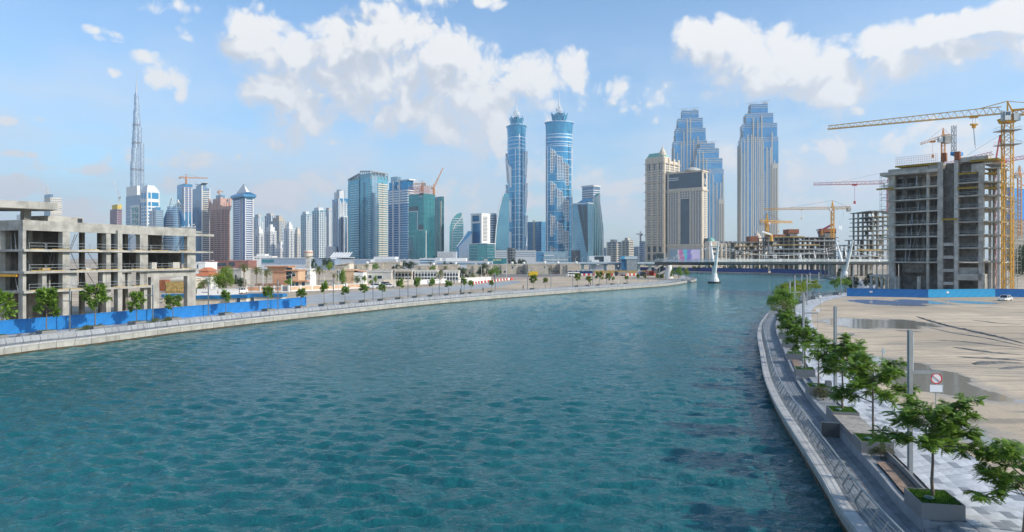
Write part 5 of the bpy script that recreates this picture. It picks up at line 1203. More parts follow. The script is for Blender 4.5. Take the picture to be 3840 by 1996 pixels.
        for j in range(0, nz): k = j % nx; m.beam((x0+(x1-x0)*k/nx, y0, z0+dz*j), (x0+(x1-x0)*(k+1)/nx, y0, z0+dz*(j+1)), .05)
        m.build(nm, M, t)
    scaffold(U(140), U(202), -.8, .6, lv[4], parap, 'scaffold', GREYM); scaffold(U(668), U(756), -.6, .3, 0, lv[3], 'scaffold', mat('weathered_steel', (.30, .27, .24), .6, .4), 2.2)
    # return face beyond the near corner: slabs, columns and scaffold in full sun
    for i, z in enumerate(lv+[parap, Zf(1000, 165)]):
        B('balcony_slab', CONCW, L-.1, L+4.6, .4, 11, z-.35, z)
        handrails(t, [(L+.2, L+4.5, .45, z)])
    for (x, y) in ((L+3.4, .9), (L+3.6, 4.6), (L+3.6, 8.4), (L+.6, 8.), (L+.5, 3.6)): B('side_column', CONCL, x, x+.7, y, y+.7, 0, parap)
    for (y0, y1) in ((4.6, 9), (9.5, 13), (13.5, 18)):
        scaffold(L+4.7, L+6.2, y0, y1, 0, lv[6] if y0 < 9 else lv[5], 'scaffold', mat('pale_scaffold', (.52, .50, .46), .6, .2), 1.5)
    B('plinth', CONCL, L+.5, L+6, 1, 12, 0, 1.2)
    return f
RF = right_frame()
# far stepped concrete skeletons beyond the bend
def skeleton(label, px0, px1, pys, pyb, D, depth, ncol, M, seed, extra=None, skew=0., caps=()):
    """floors at pixel heights pys; open grid of slabs and columns"""
    r = random.Random(seed); x0, x1 = XX(px0, D), XX(px1, D); t = thing('unfinished_building', label, 'building', (x0, D, GZ)); W = x1-x0
    zs = [ZZ(p, D)-GZ for p in pys]
    for i, z in enumerate(zs):
        a = (i*skew if i*skew < W*.6 else W*.6) if skew else 0
        MB().box(a-.8 if i % 2 else a, W+(.6 if i % 2 else 0), -.6, depth, z-.45, z).build('floor_slab', M, t)
        if r.random() < .8: MB().box(a+W*r.uniform(0, .4), a+(W-a)*r.uniform(.5, 1), -.62, -.5, z+.01, z+.9).build('edge_net', PLY if r.random() < .5 else GREYM, t)
    for k in range(ncol):
        x = W*(k+.15)/ncol
        zt = max([z for i, z in enumerate(zs) if min(i*skew, W*.6) <= x+.6] or [zs[0]])
        for y in (.3, depth*.5, depth-1): MB().box(x, x+.9, y, y+.9, 0, zt).build('column', M if r.random() < .7 else CONCL, t)
    for (a, c, z0, z1, M2) in caps: MB().box(XX(a, D)-x0, XX(c, D)-x0, depth*.2, depth*.7, z0 if z0 == 0 else ZZ(z0, D)-GZ, ZZ(z1, D)-GZ).build('core' if M2 is CONC2 else 'rusty_formwork', M2, t)
    zz = sorted([0]+zs)
    for i in range(len(zz)-1):
        for k in range(ncol):
            if r.random() < .42 and (not skew or k*W/ncol >= min(i*skew, W*.6)): x = W*(k+.15)/ncol; MB().box(x+.9, W*(k+1.15)/ncol-.01, depth*.45, depth*.45+.2, zz[i], zz[i+1]-.45).build('infill_wall', CONC2 if r.random() < .8 else CONCL, t)
        if r.random() < .8: a_ = W*r.uniform(.3, .7) if skew else W*r.uniform(0, .5); MB().box(a_, a_+W*.3, -1.2, -.62, zz[i+1]-.1, zz[i+1]+.06).build('work_platform', PLY, t)
    m = MB()
    for k in range(26): x = r.uniform(0, W); i = r.randrange(len(zs)-1); m.beam((x, -.3, zs[i]), (x+r.uniform(-.5, .5), 1, zs[i+1]-.4), .14)
    m.build('prop', STEEL, t, kind='stuff'); return t
skeleton('lower curved concrete skeleton left of the middle, below the small yellow crane', 2752, 2880, [955, 940, 925, 910], 1000, 640, 22, 9, CONC2, 1, caps=[(2819, 2850, 906, 886, RUST)])
skeleton('long open concrete skeleton with two rusty topped cores behind the footbridge', 2878, 3145, [989, 968, 952, 936, 920, 904, 890], 1010, 600, 26, 14, CONC2, 2, caps=[(2972, 3000, 0, 874, CONC2), (2967, 3006, 876, 859, RUST), (3103, 3145, 0, 870, CONC2), (3100, 3146, 874, 856, RUST), (2900, 2955, 890, 879, RUST)])
skeleton('stepped concrete skeleton rising to the right between the footbridge and the tall frame', 3142, 3345, [985, 962, 940, 918, 897, 880, 862, 845, 828, 812, 790], 1010, 430, 26, 11, CONC, 3, skew=4.2)
def pumping_boom():
    D = 590; t = thing('concrete_pump', 'white concrete pump boom folded on a yellow mast left of the rusty cores', 'machine', (XX(2892, D), D, ZZ(905, D)))
    k = D/FPX; m = MB(); m.cyl((0, 0, 0), (0, 0, 26*k), 1.6, 1.2, 8); m.build('mast', YEL, t); m = MB(); m.beam((0, 0, 26*k), (-36*k, 0, 38*k), 1.0); m.beam((0, -1, 23*k), (-35*k, -1, 34*k), .8); m.build('boom', WHITE, t)
    D = 590; u = thing('concrete_pump', 'dark red concrete pump boom leaning on the right hand rusty core', 'machine', (XX(3082, D), D, ZZ(884, D)))
    m = MB(); m.cyl((0, 0, 0), (0, 0, 24*k), 1.3, 1., 8); m.build('mast', ORA, u); m = MB(); m.path([(-17*k, 0, 21*k), (0, 0, 22*k), (40*k, 0, 44*k)], .6, 6); m.path([(0, 0, 21*k), (37*k, -1, 37*k), (40*k, 0, 44*k)], .4, 6); m.build('boom', mat('maroon_paint', (.28, .03, .07), .5), u); MB().box(-19*k, -14*k, -1, 1, 17*k, 23*k).build('counterweight', GREYM, u)
pumping_boom()
crane_far('tower_crane', 'yellow tower crane with long thin jib over the open skeletons in the middle', 3122, 893, 785, 2888, 3182, 585, YEL, wm=2.1, r=.26)
crane_far('tower_crane', 'short stout yellow crane in front of the rightmost stepped tower', 2876, 905, 836, 2982, 2848, 620, YEL, wm=2.4, r=.4)
crane_far('tower_crane', 'pink red crane whose jib points left from behind the tall frame', 3335, 800, 692, 3078, 3360, 300, RED, wm=1.6, r=.12)
crane_far('tower_crane', 'brown weathered crane standing behind the roof of the tall frame', 3537, 600, 520, 3462, 3560, 300, ORA, wm=1.3, r=.13, rise=-3)
def red_crane():
    D = 236; x = XX(3746, D); t = thing('luffing_crane', 'red lattice crane squeezed between the tall frame and the large yellow crane', 'crane', (x, D, GZ)); h = ZZ(610, D)-GZ
    m = MB(); m.lattice((0, 0, 0), (0, 0, h), 2.0, 2.2, .11); m.build('mast', RED, t)
    m = MB(); m.beam((-1.2, 0, h), (.4, 0, h+9.5), .35); m.beam((1.4, 0, h), (.4, 0, h+9.5), .35); m.box(-1.6, 1.8, -1.2, 1.2, h-.4, h+.8); m.build('a_frame', RED, t)
    m = MB(); m.lattice((1, 0, h+.6), (17, -3, h+3.), 1.1, 1.3, .1, tri=True); m.build('counter_jib', RED, t)
    m = MB(); m.lattice((-1.5, 1, h+3.4), (-18, 5, h-.6), 1.1, 1.3, .1, tri=True); m.build('jib', RED, t)
    m = MB(); m.beam((.4, 0, h+9.5), (-9, 3, h+3), .06); m.beam((.4, 0, h+9.5), (15, -3, h+4), .06); m.build('tie_rope', DARKM, t)
red_crane()
def big_crane():
    D = 205.; x = XX(3778, D); t = thing('tower_crane', 'large yellow tower crane with long jib rising beside the tall frame at right', 'crane', (x, D, GZ)); r45 = R(38)
    zj = ZZ(425, D)-GZ; zm = ZZ(462, D)-GZ
    m = MB(); w = 2.3; seg = 2.1; n = int(zm/seg); c, s = math.cos(r45), math.sin(r45)
    cs = [(w/2*(a*c-b_*s), w/2*(a*s+b_*c)) for a, b_ in ((-1, -1), (1, -1), (1, 1), (-1, 1))]
    for i in range(4):
        p, q = cs[i], cs[(i+1) % 4]; m.beam((p[0], p[1], 0), (p[0], p[1], zm), .26)
        for k in range(n): z0, z1 = k*zm/n, (k+1)*zm/n; a, b_ = (p, q) if k % 2 else (q, p); m.beam((a[0], a[1], z0), (b_[0], b_[1], z1), .13)
    m.build('mast', YEL, t)
    for zz in (ZZ(545, D)-GZ, ZZ(492, D)-GZ): MB().box(-2.6, 2.6, -2.6, 2.6, zz, zz+.15).build('platform', GREYM, t); m = MB(); [m.beam((a*2.5, -2.5, zz+h), (a*2.5, 2.5, zz+h), .06) or m.beam((-2.5, a*2.5, zz+h), (2.5, a*2.5, zz+h), .06) for a in (-1, 1) for h in (.5, 1.1)]; m.build('platform_rail', GREYM, t)
    m = MB(); m.prism([(-1.5, -1.5), (1.5, -1.5), (1.5, 1.5), (-1.5, 1.5)], zm, zm+1.4, 0, [(-1.9, -1.9), (1.9, -1.9), (1.9, 1.9), (-1.9, 1.9)]); m.cyl((0, 0, zm+1.4), (0, 0, zj-.4), 1.5, 1.5, 14); m.build('slewing_ring', YEL, t)
    D2 = D*1.115; tip = Vector((XX(3104, D2)-x, D2-D, ZZ(485, D2)-GZ)); d = tip-Vector((0, 0, zj)); dn = Vector((d.x, d.y, 0)).normalized(); root = dn*1.5+Vector((0, 0, zj))
    # jib: two lower chords, one upper chord, white and yellow zigzag
    m = MB(); m2 = MB(); n = 26; side = Vector((-dn.y, dn.x, 0))
    def P(k, w): 
        t_ = k/n; base = root+(tip-root)*t_; hh = 2.1*(1-.55*max(0, t_-.12)); 
        return base+Vector((0, 0, hh)) if w == 0 else base+side*(.8*w)
    for k in range(n):
        m.beam(P(k, 0), P(k+1, 0), .22)
        for w in (-1, 1):
            m.beam(P(k, w), P(k+1, w), .2); mid = (P(k, 0)+P(k+1, 0))/2
            m2.beam(P(k, w), mid, .1); m2.beam(P(k+1, w), mid, .1)
        m2.beam(P(k, -1), P(k, 1), .1)
    m.add(m2.v, m2.f, 1); m.build('jib', [YEL, mat('jib_brace_paint', (.70, .52, .36), .5)], t)
    cj = -dn*15+Vector((0, 0, zj)); m = MB(); m.lattice(Vector((0, 0, zj))-dn*1, cj, 1.6, 1.9, .2); m.build('counter_jib', YEL, t); m = MB(); m.beam(cj+Vector((0, 0, -1.6)), cj+dn*3.2+Vector((0, 0, -1.6)), 2.2, 3); m.build('counterweight', CONC, t)
    ap = Vector((0, 0, zj+3.6)); m = MB()
    for a in (-1, 1): m.beam(side*a*.8+Vector((0, 0, zj)), ap, .3); m.beam(side*a*.8-dn*1.4+Vector((0, 0, zj)), ap, .22)
    m.beam(ap, P(3, 0), .2); m.beam(ap, cj+dn*2+Vector((0, 0, .8)), .16); m.build('apex', YEL, t)
    cb = Vector((-2.0, -2.1, zj-2.6)); m = MB(); m.box(cb.x-.9, cb.x+.9, cb.y-.9, cb.y+.9, cb.z, cb.z+2.6); m.build('cab', mat('cab_panel', (.50, .53, .55), .4), t); MB().box(cb.x-.7, cb.x+.7, cb.y-.94, cb.y-.89, cb.z+1.4, cb.z+2.4).build('cab_window', DGLASS, t); MB().box(.2, 2.2, -2.4, -1.2, zj-2.6, zj-.4).build('cabinet', GREYM, t)
    pl = MB(); pl.box(cb.x-1.75, cb.x-.95, cb.y-.4, cb.y-.3, cb.z-.2, cb.z+3.0); pn = pl.build('name_board', mat('board_grey', (.30, .40, .46), .5), t)
    sign_text('POTAIN', .72, WHITE, t, (cb.x-1.1, cb.y-.46, cb.z+1.4), (R(90), R(-90), 0), .02)
    tp = root+(tip-root)*.145; m = MB(); m.box(-1.1, 1.1, -.8, .8, -.5, .1); o = m.build('trolley', YEL, t, tuple(tp), math.atan2(dn.y, dn.x)); z1 = ZZ(456, D)-GZ
    m = MB()
    for a in (-.5, .5): m.cyl((tp.x+a*dn.x, tp.y+a*dn.y, tp.z), (tp.x+a*.6*dn.x, tp.y+a*.6*dn.y, z1), .035, n=4)
    m.cyl((tp.x, tp.y, z1-.8), (tp.x+.5, tp.y, z1-7.5), .05, n=4); m.cyl((tp.x-.2, tp.y, z1-.8), (tp.x+.3, tp.y, z1-6.5), .05, n=4); m.build('hoist_rope', DARKM, t); m = MB(); m.box(tp.x-1., tp.x+1., tp.y-.35, tp.y+.35, z1-.4, z1+.1); m.cyl((tp.x, tp.y-.2, z1-.8), (tp.x, tp.y+.2, z1-.8), .55, n=10); m.build('hook_block', YEL, t)
    MB().box(-3, 3, -3, 3, 0, 1.).build('footing', CONC, t)
big_crane()
# ---------------------------------------------------------------- the footbridge
def footbridge():
    y1 = FPX*CZ/(1062.7-HYP); A = Vector((XX(2679, y1), y1, 0)); y2 = 378.; Bp = Vector((XX(3168, y2), y2, GZ))
    zd = ZZ(984, y1)
    t = thing('footbridge', 'white and dark footbridge hung from two V shaped masts across the far canal', 'bridge', (0, 0, 0))
    ctl = [(XX(2468, y1+26), y1+26), (XX(2570, y1+6), y1+6), (A.x+.5, A.y+1), (XX(2860, y1+8), y1+8), (XX(3010, y1+16), y1+16), (Bp.x-1, Bp.y), (XX(3330, y2+16), y2+16), (XX(3420, y2+20), y2+20)]
    bk = Bank(ctl, 1); zt = lambda s: zd+.25*math.sin(math.pi*s/bk.L)
    DK = mat('bridge_dark_soffit', (.05, .065, .07), .5, .2); PK = mat('bridge_deck', (.22, .22, .22), .7)
    def loft(nm, M, prof, s0=0, s1=None):
        m = MB(); n = 60; s1 = s1 or bk.L; k = len(prof); vs = []
        for i in range(n+1):
            s = s0+(s1-s0)*i/n
            for o, z in prof: p = bk.P(s, o, zt(s)+z); vs.append(p)
        fs = [(i*k+j, i*k+k+j, i*k+k+(j+1) % k, i*k+(j+1) % k) for i in range(n) for j in range(k)]+[tuple(range(k)), tuple(range(n*k+k-1, n*k-1, -1))]
        m.add(vs, fs); return m.build(nm, M, t)
    loft('deck_girder', DK, [(-2.45, -.15), (-2.3, -1.2), (-1.2, -1.7), (1.2, -1.7), (2.3, -1.2), (2.45, -.15)]); loft('deck', PK, [(-2.4, -.14), (-2.4, .02), (2.4, .02), (2.4, -.14)])
    GL = bpy.data.materials.new('parapet_glass'); GL.use_nodes = True; pb = GL.node_tree.nodes['Principled BSDF']; pb.inputs['Base Color'].default_value = (.75, .80, .80, 1); pb.inputs['Alpha'].default_value = .2; pb.inputs['Roughness'].default_value = .1
    for o in (2.42, -2.42): loft('glass_parapet', GL, [(o-.02, .1), (o-.02, 1.35), (o+.02, 1.35), (o+.02, .1)]); loft('parapet_rail', STEEL, [(o-.05, 1.36), (o-.05, 1.46), (o+.05, 1.46), (o+.05, 1.36)])
    m = MB(); s = 1
    while s < bk.L: 
        for o in (2.36, -2.36): p = bk.P(s, o, zt(s)); m.beam(p+Vector((0, 0, .05)), p+Vector((0, 0, 1.4)), .06)
        s += 2.5
    m.build('parapet_post', STEEL, t, kind='stuff')
    tops = []
    for nm, base, zb, fk, pf, pbk, dF, dB in (('mast', A, 0, ZZ(1025, y1), 2694, 2665, -5, 5), ('mast', Bp, GZ, ZZ(1018, y2), 3199, 3135, -6, 6)):
        zT = ZZ(907, y1)
        pr = MB(); pr.cyl((base.x, base.y, zb-1), (base.x, base.y, zb+.9), 3.3, 3.3, 20); pr.build('mast_footing', BLACK if zb == 0 else CONC, t); pr = MB()
        if zb == 0: pr.cyl((base.x, base.y, .9), (base.x, base.y, 2.6), 2.4, 2.1, 18)
        pr.cyl((base.x, base.y, zb+.5), (base.x, base.y, fk), 1.9, 1.35, 16); pr.build('mast_foot', WHITE, t)
        for px, dd in ((pf, dF), (pbk, dB)):
            Yt = base.y+dd; top = Vector((XX(px, Yt), Yt, zT+(0 if zb == 0 else 1.2)))
            m = MB(); k = Vector((base.x, base.y, fk-1)); mid = k.lerp(top, .45); m.cyl(k, mid, .95, .85, 14, caps=False); m.cyl(mid, top, .85, .38, 14); m.build('mast_arm', WHITE, t); tops.append((k.lerp(top, .86), k.lerp(top, .93)))
    sA, sB = bk.at_Y(A.y), None
    def nearest(p): return min((bk.s[i] for i in range(len(bk.p))), key=lambda s: (bk.at(s)[0]-Vector((p.x, p.y))).length)
    sA, sB = nearest(A), nearest(Bp)
    m = MB(); hg = MB(); nd = MB(); WN = WHITE
    for side, (iA, iB) in ((1, (0, 2)), (-1, (1, 3))):
        pa, pb_ = tops[iA][0], tops[iB][0]
        for (s0, s1, p0, p1, sag) in ((0, sA, bk.P(0, side*2.3, zd+1.5), pa, .25), (sA, sB, pa, pb_, 1.0), (sB, bk.L, pb_, bk.P(bk.L, side*2.3, zd+1.5), .25)):
            pts = []; n = 20
            for k in range(n+1):
                f = k/n; s = s0+(s1-s0)*f; q = bk.P(s, side*2.6, 0); e0 = p0-bk.P(s0, side*2.6, p0.z); e1 = p1-bk.P(s1, side*2.6, p1.z)
                xy = q+e0*(1-f)**2+e1*f**2; z = p0.z+(p1.z-p0.z)*f-4*f*(1-f)*(5.3 if sag == 1 else 1.6)
                pts.append(Vector((xy.x, xy.y, z)))
            for a, c in zip(pts, pts[1:]): m.cyl(a, c, .06, n=5)
            for k in range(2, n-1, 2 if sag == 1 else 4):
                f = k/n; s = s0+(s1-s0)*f; hg.beam(pts[k], bk.P(s, side*2.5, zd+.2), .07); nd.lathe([(.1, pts[k].z-.45), (.24, pts[k].z-.2), (.24, pts[k].z+.2), (.1, pts[k].z+.45)], 8, 0, (pts[k].x, pts[k].y))
    m.build('main_cable', WN, t); hg.build('hanger', STEEL, t, kind='stuff'); nd.build('cable_clamp', WN, t, kind='stuff')
    # arms between mast legs
    m = MB(); m.beam(tops[0][0], tops[1][0], .35); m.beam(tops[2][0], tops[3][0], .35); m.build('cross_tie', STEEL, t)
    # pier, lift tower and stairs at the left end
    Yp = y1+24; xp = XX(2508, Yp); q = MB(); q.cyl((xp, Yp, GZ), (xp, Yp, zd-1.5), 2.4, 1.5, 14); q.lathe([(1.5, zd-1.5), (.4, zd-.3)], 14, 0, (xp, Yp)); q.build('end_pier', WHITE, t)
    u = thing('lift_tower', 'dark glass stair and lift tower at the left end of the footbridge', 'tower', (XX(2476, Yp+8), Yp+8, GZ)); k = (Yp+8)/FPX
    MB().box(-12.5*k, 11.5*k, -1, 4, 0, ZZ(951, Yp+8)-GZ).build('lift_shaft', glass('black_glass', (.02, .05, .06), cell=(2, 3), metal=.2), u)
    m = MB()
    z0 = 0
    for (xa, xb, za, zb) in ((13*k, -13*k, ZZ(1015, Yp)-GZ, ZZ(1027, Yp)-GZ), (13*k, -13*k, ZZ(983, Yp)-GZ, ZZ(999, Yp)-GZ)):
        m.hexa([(xb, -3, zb-1.2), (xa, -3, za-1.2), (xa, -1.1, za-1.2), (xb, -1.1, zb-1.2)], [(xb, -3, zb), (xa, -3, za), (xa, -1.1, za), (xb, -1.1, zb)]); m.box(xa, xa+13*k, -3, 0, za-1.1, za)
    m.box(-24*k, -13*k, -3, 0, ZZ(1001, Yp)-GZ-1.2, ZZ(1001, Yp)-GZ); m.build('stair_flight', CONCL, u)
    m = MB(); 
    for kx in range(5): x = 11.5*k+kx*3*k; m.beam((x, -1, zd-GZ), (x, -1, ZZ(948, Yp)-GZ), .12)
    for zz in range(4): m.beam((11.5*k, -1, zd-GZ+zz*1.1), (24*k, -1, zd-GZ+zz*1.1+.8), .1)
    m.build('stair_cage', STEEL, u)
footbridge()
# ---------------------------------------------------------------- middle ground: villas, malls, walls, road
def win(m_w, f_w, w, h):
    m = MB(); m.box(-w/2-.08, w/2+.08, -.06, .05, -.08, h+.08, 1); m.box(-w/2, w/2, -.09, -.05, 0, h, 0); return m.mesh('window', [m_w, f_w])
WMESH = {k: win(DGLASS, WHITE, *k) for k in ((1.2, 1.4), (.8, 1.2), (1.6, 1.0), (2.2, 1.6))}
class House:
    def __init__(s, name, label, px0, px1, py, D, depth, M, cat='house', rz=0., roof=None, gz=GZ, group=None):
        s.D = D; s.x0, s.x1 = XX(px0, D), XX(px1, D); s.W = s.x1-s.x0; s.gz = gz; s.H = ZZ(py, D)-gz; s.dp = depth
        s.t = thing(name, label, cat, (s.x0, D, gz), rz, group); m = MB(); m.box(0, s.W, 0, depth, 0, s.H); m.build('walls', M, s.t)
        m = MB(); e = .25; m.box(-e, s.W+e, -e, .0, s.H-.35, s.H+.35); m.box(-e, s.W+e, depth, depth+e, s.H-.35, s.H+.35); m.box(-e, 0, 0, depth, s.H-.35, s.H+.35); m.box(s.W, s.W+e, 0, depth, s.H-.35, s.H+.35)
        m.build('parapet', roof or M, s.t)
    def x(s, px): return XX(px, s.D)-s.x0
    def z(s, py): return ZZ(py, s.D)-s.gz
    def box(s, nm, M, px0, px1, py0, py1, y0, y1): m = MB(); m.box(s.x(px0), s.x(px1), y0, y1, max(0, s.z(py1)) if py1 else 0, s.z(py0)); return m.build(nm, M, s.t)
    def wins(s, pxs, z, k=(1.2, 1.4), side=False):
        for p in pxs: inst('window', WMESH[k], s.t, (s.x(p), -.02, z))
    def sidewins(s, ys, z, k=(1.2, 1.4)):
        for y in ys: inst('window', WMESH[k], s.t, (s.W+.02, y, z), (0, 0, R(90)))
    def roof(s, M, rise, over=.5, y0=None, y1=None, x0=0, x1=None, z=None):
        x1 = s.W if x1 is None else x1; y0 = 0 if y0 is None else y0; y1 = s.dp if y1 is None else y1; z = s.H+.36 if z is None else z
        a = [(x0-over, y0-over), (x1+over, y0-over), (x1+over, y1+over), (x0-over, y1+over)]; i = min(x1-x0, y1-y0)*.42
        m = MB(); m.prism(a, z, z+rise, 0, [(x0+i, y0+i), (x1-i, y0+i), (x1-i, y1-i), (x0+i, y1-i)]); m.build('roof', M, s.t)
PEACH = mat('peach_render', (.62, .42, .27), .85, var=.1, streak=.15)
h = House('villa', 'white villa with red tiled roof partly hidden by the left concrete frame', 728, 790, 1040, 238, 9, WHITE); h.roof(TILE, 1.9); h.wins((745, 762), 1.4); h.box('upper_storey', WHITE, 736, 772, 1018, 1040, 2, 9); h.roof(TILE, 1.3, .5, 2, 9, h.x(736), h.x(772), h.z(1018))
h = House('villa', 'cream villa with arched window seen between the legs of the concrete frame', 640, 716, 1050, 225, 10, CREAM); h.wins((655, 675, 695), 1.2, (1.6, 1.0)); h.roof(CREAM, .8, .4); h.box('cornice', CREAM, 636, 720, 1046, 1052, -.4, 0)
h = House('villa', 'grey rendered villa with arched doorway behind the big lime green tree', 845, 905, 1010, 290, 10, mat('grey_render', (.44, .42, .38), .85, var=.12, streak=.2)); h.wins((860, 885), 3.2, (.8, 1.2)); h.wins((868,), .6, (1.2, 1.4))
h = House('villa', 'terracotta villa with a glazed grid window and stacked flat roofs behind palms', 1022, 1071, 1019, 262, 11, TERRA, roof=mat('terracotta_dark', (.40, .20, .13), .8)); t_ = h
h.box('upper_storey', PEACH, 992, 1072, 1001, 1019, 3, 11); h.box('roof_slab', mat('terracotta_roof', (.60, .28, .15), .8), 986, 1076, 998.5, 1001.5, 1.5, 12); h.box('side_wing', PEACH, 1071.2, 1116, 1016, None, .6, 10); h.box('wing_roof', TERRA, 1070, 1120, 1012, 1016, -.3, 10.6); h.box('low_wing', mat('brown_render', (.30, .17, .11), .85), 966, 1062, 1063, None, -2.5, -.3); h.box('porch_roof', mat('terracotta_roof', (.60, .28, .15)), 1098, 1158, 1052, 1056, -3.2, .6); h.box('porch_wall', PEACH, 1104, 1152, 1056, None, -2.6, -2.2)
for cx in range(4):
    for r in range(3): inst('window', WMESH[(.8, 1.2)], h.t, (h.x(1073+5.3*cx)+.2, .52, 3.3+1.55*r))
h.wins((1099, 1104), 4.4, (.8, 1.2)); 
for px in (1107, 1122, 1146): inst('window', WMESH[(1.2, 1.4)], h.t, (h.x(px), -2.66, .8))
h = House('villa', 'white flat roofed villa with glazed balcony right of the terracotta villa', 1104, 1162, 1012, 276, 9, WHITE); h.wins((1122, 1140), 4.6, (2.2, 1.6)); h.box('balcony', glass('balcony_glass', (.25, .34, .34), metal=.2), 1114, 1152, 1038, 1047, -1.2, -1); h.box('balcony_floor', WHITE, 1112, 1154, 1047, 1050, -1.3, 0)
h = House('villa', 'tan house with one sloping roof behind the trees left of the beige flats', 1255, 1290, 1001, 330, 10, BEIGE); h.box('sloped_wing', CREAM, 1284, 1309, 988, None, .4, 10); h.wins((1270,), 4)
m = MB(); m.hexa([(-.4, -.4, h.H+.3), (h.x(1310), -.4, h.z(990)), (h.x(1310), 10.4, h.z(990)), (-.4, 10.4, h.H+.3)], [(-.4, -.4, h.H+.7), (h.x(1310), -.4, h.z(987)), (h.x(1310), 10.4, h.z(987)), (-.4, 10.4, h.H+.7)]); m.build('sloping_roof', mat('tan_roof', (.42, .34, .25), .8), h.t)
h = House('villa', 'peach house with white gable wing behind the broad green tree', 1296, 1326, 1014, 285, 9, PEACH); h.box('gable_wing', WHITE, 1326.3, 1362, 1022, None, .3, 9); m = MB(); x0, x1 = h.x(1324), h.x(1364); m.hexa([(x0, 0, h.z(1014)), (x1, 0, h.z(1021)), (x1, 9.4, h.z(1021)), (x0, 9.4, h.z(1014))], [(x0, 0, h.z(1012)), (x1, 0, h.z(1019)), (x1, 9.4, h.z(1019)), (x0, 9.4, h.z(1012))]); m.build('gable_roof', TERRA, h.t); h.wins((1345,), 1.6)
h = House('house', 'plain pale grey house with one dark triple window beside the ornate white block', 1361, 1466, 1018, 292, 10, mat('pale_grey_render', (.55, .53, .49), .85, var=.1)); h.wins((1419, 1424, 1429), 2.6, (.8, 1.2)); h.wins((1385, 1390), 2.8, (.8, 1.2)); h.box('roof_pergola', BEIGE, 1395, 1545, 1010.5, 1013, 3, 9)
def ornate(label, px0, px1, D, n):
    h = House('ornate_house', label, px0, px1, 1017.5, D, 10, mat('ornate_render', (.60, .575, .52), .8, var=.1, streak=.2)); m = MB()
    for k in range(n):
        x = h.W*(k+.5)/n
        for z in (h.H-1.6, h.H*.38): a = MB(); a.lathe([(.62, 0), (.62, .12)], 12); o = a.build('arch_window', DGLASS, h.t, (x, -.02, z)); o.rotation_euler = (R(90), 0, 0); b2 = MB(); b2.box(x-.45, x+.45, -.1, .02, z-1.2, z-.05); b2.build('window', mat('screen_grey', (.45, .44, .42), .7), h.t)
        m.box(h.W*k/n-.12, h.W*k/n+.12, -.3, 0, 0, h.H)
    m.build('pilaster', WHITE, h.t); MB().box(-.2, h.W+.2, -.35, 0, h.H*.5, h.H*.5+.3).build('string_course', WHITE, h.t)
ornate('ornate white house with arched windows left of the dead brown palm', 1467, 1543, 302, 6); ornate('ornate white house with arched windows right of the dead brown palm', 1556, 1637, 306, 7); ornate('ornate white house with arched windows right of the olive tree', 1664, 1718, 312, 5)
for (px0, px1, py, D, lab, seed) in ((1554, 1634, 998, 425, 'long beige flat roofed house behind the tall dark palm', 1), (1636, 1718, 995, 440, 'beige house with stepped parapets behind the ornate white houses', 2), (1750, 1842, 995, 445, 'beige house half hidden by the broad dark trees', 3), (1843, 1934, 993, 478, 'beige villa with three small windows left of the yellow truck', 4), (1936, 1970, 994, 488, 'narrow sunlit beige villa with stepped walls behind the yellow truck', 5), (1971, 2057, 991.5, 480, 'large beige villa with one tall window right of the yellow truck', 6), (2059, 2100, 992, 492, 'beige villa with projecting bays left of the corner villa', 7), (2101, 2174, 991.5, 482, 'beige corner villa with big dark window at the end of the row', 8), (1384, 1500, 985, 530, 'tall beige house with arched bays behind the pergola', 9), (1308, 1382, 993, 450, 'grey beige blank walled house behind the tan sloped house', 10)):
    r = random.Random(seed); h = House('villa', lab, px0, px1, py, D, 12, BEIGE if seed != 5 else CREAM, group=None); n = max(2, int((px1-px0)/22))
    for k in range(n):
        if r.random() < .75: h.wins((px0+(k+.5)*(px1-px0)/n,), r.choice((1.2, h.H-2.6)), r.choice(((.8, 1.2), (1.2, 1.4))))
    a = r.uniform(.1, .5); h.box('bay', BEIGE, px0+(px1-px0)*a, px0+(px1-px0)*(a+.3), py+2.5, None, -1.6, -.05); h.box('roof_room', BEIGE, px0+(px1-px0)*.55, px0+(px1-px0)*.8, py-3.2, py-.4, 4, 9)
    m = MB(); m.lathe([(.2, h.H+.4), (.9, h.H+.7), (1.05, h.H+1.4), (.9, h.H+1.9), (.2, h.H+2.1)], 10, 0, (h.W*.85, 5)); m.build('water_tank', WHITE, h.t)
    h.wins((px0+(px1-px0)*(a+.15),), 1.2, (1.2, 1.4)); h.t.children[-1].location.y = -1.62
# boundary walls
def wall_line(name, label, P0, P1, hgt, M, post=None, step=4., panel=None, cap=True):
    a, c = Vector(P0), Vector(P1); L = (c-a).length; t = thing(name, label, 'wall', (a.x, a.y, GZ), math.atan2(c.y-a.y, c.x-a.x))
    n = max(1, int(L/step)); pm = MB().box(.2, L/n-.2, -.1, .1, 0, hgt*.86).mesh('panel', panel or M); pst = MB().box(-.24, .24, -.24, .24, 0, hgt).box(-.3, .3, -.3, .3, hgt, hgt+.15).mesh('post', post or M)
    for k in range(n+1):
        if post: inst('post', pst, t, (L*k/n, 0, 0))
        if k < n: inst('panel', pm, t, (L*k/n, 0, 0))
    if cap: MB().box(.1, L-.1, -.16, .16, hgt*.86, hgt*.86+.18).build('coping', post or M, t)
    MB().box(0, L, -.14, .14, 0, .35).build('plinth', post or M, t); return t
wall_line('boundary_wall', 'plain white boundary wall in front of the big lime green tree', GP(736, 1108, GZ), GP(897, 1107, GZ), 2.1, WHITE, None, 5)
wall_line('boundary_wall', 'boundary wall with white posts and terracotta panels in front of the terracotta villa', GP(925, 1095, GZ), GP(1080, 1094, GZ), 1.9, TERRA, WHITE, 4.2)
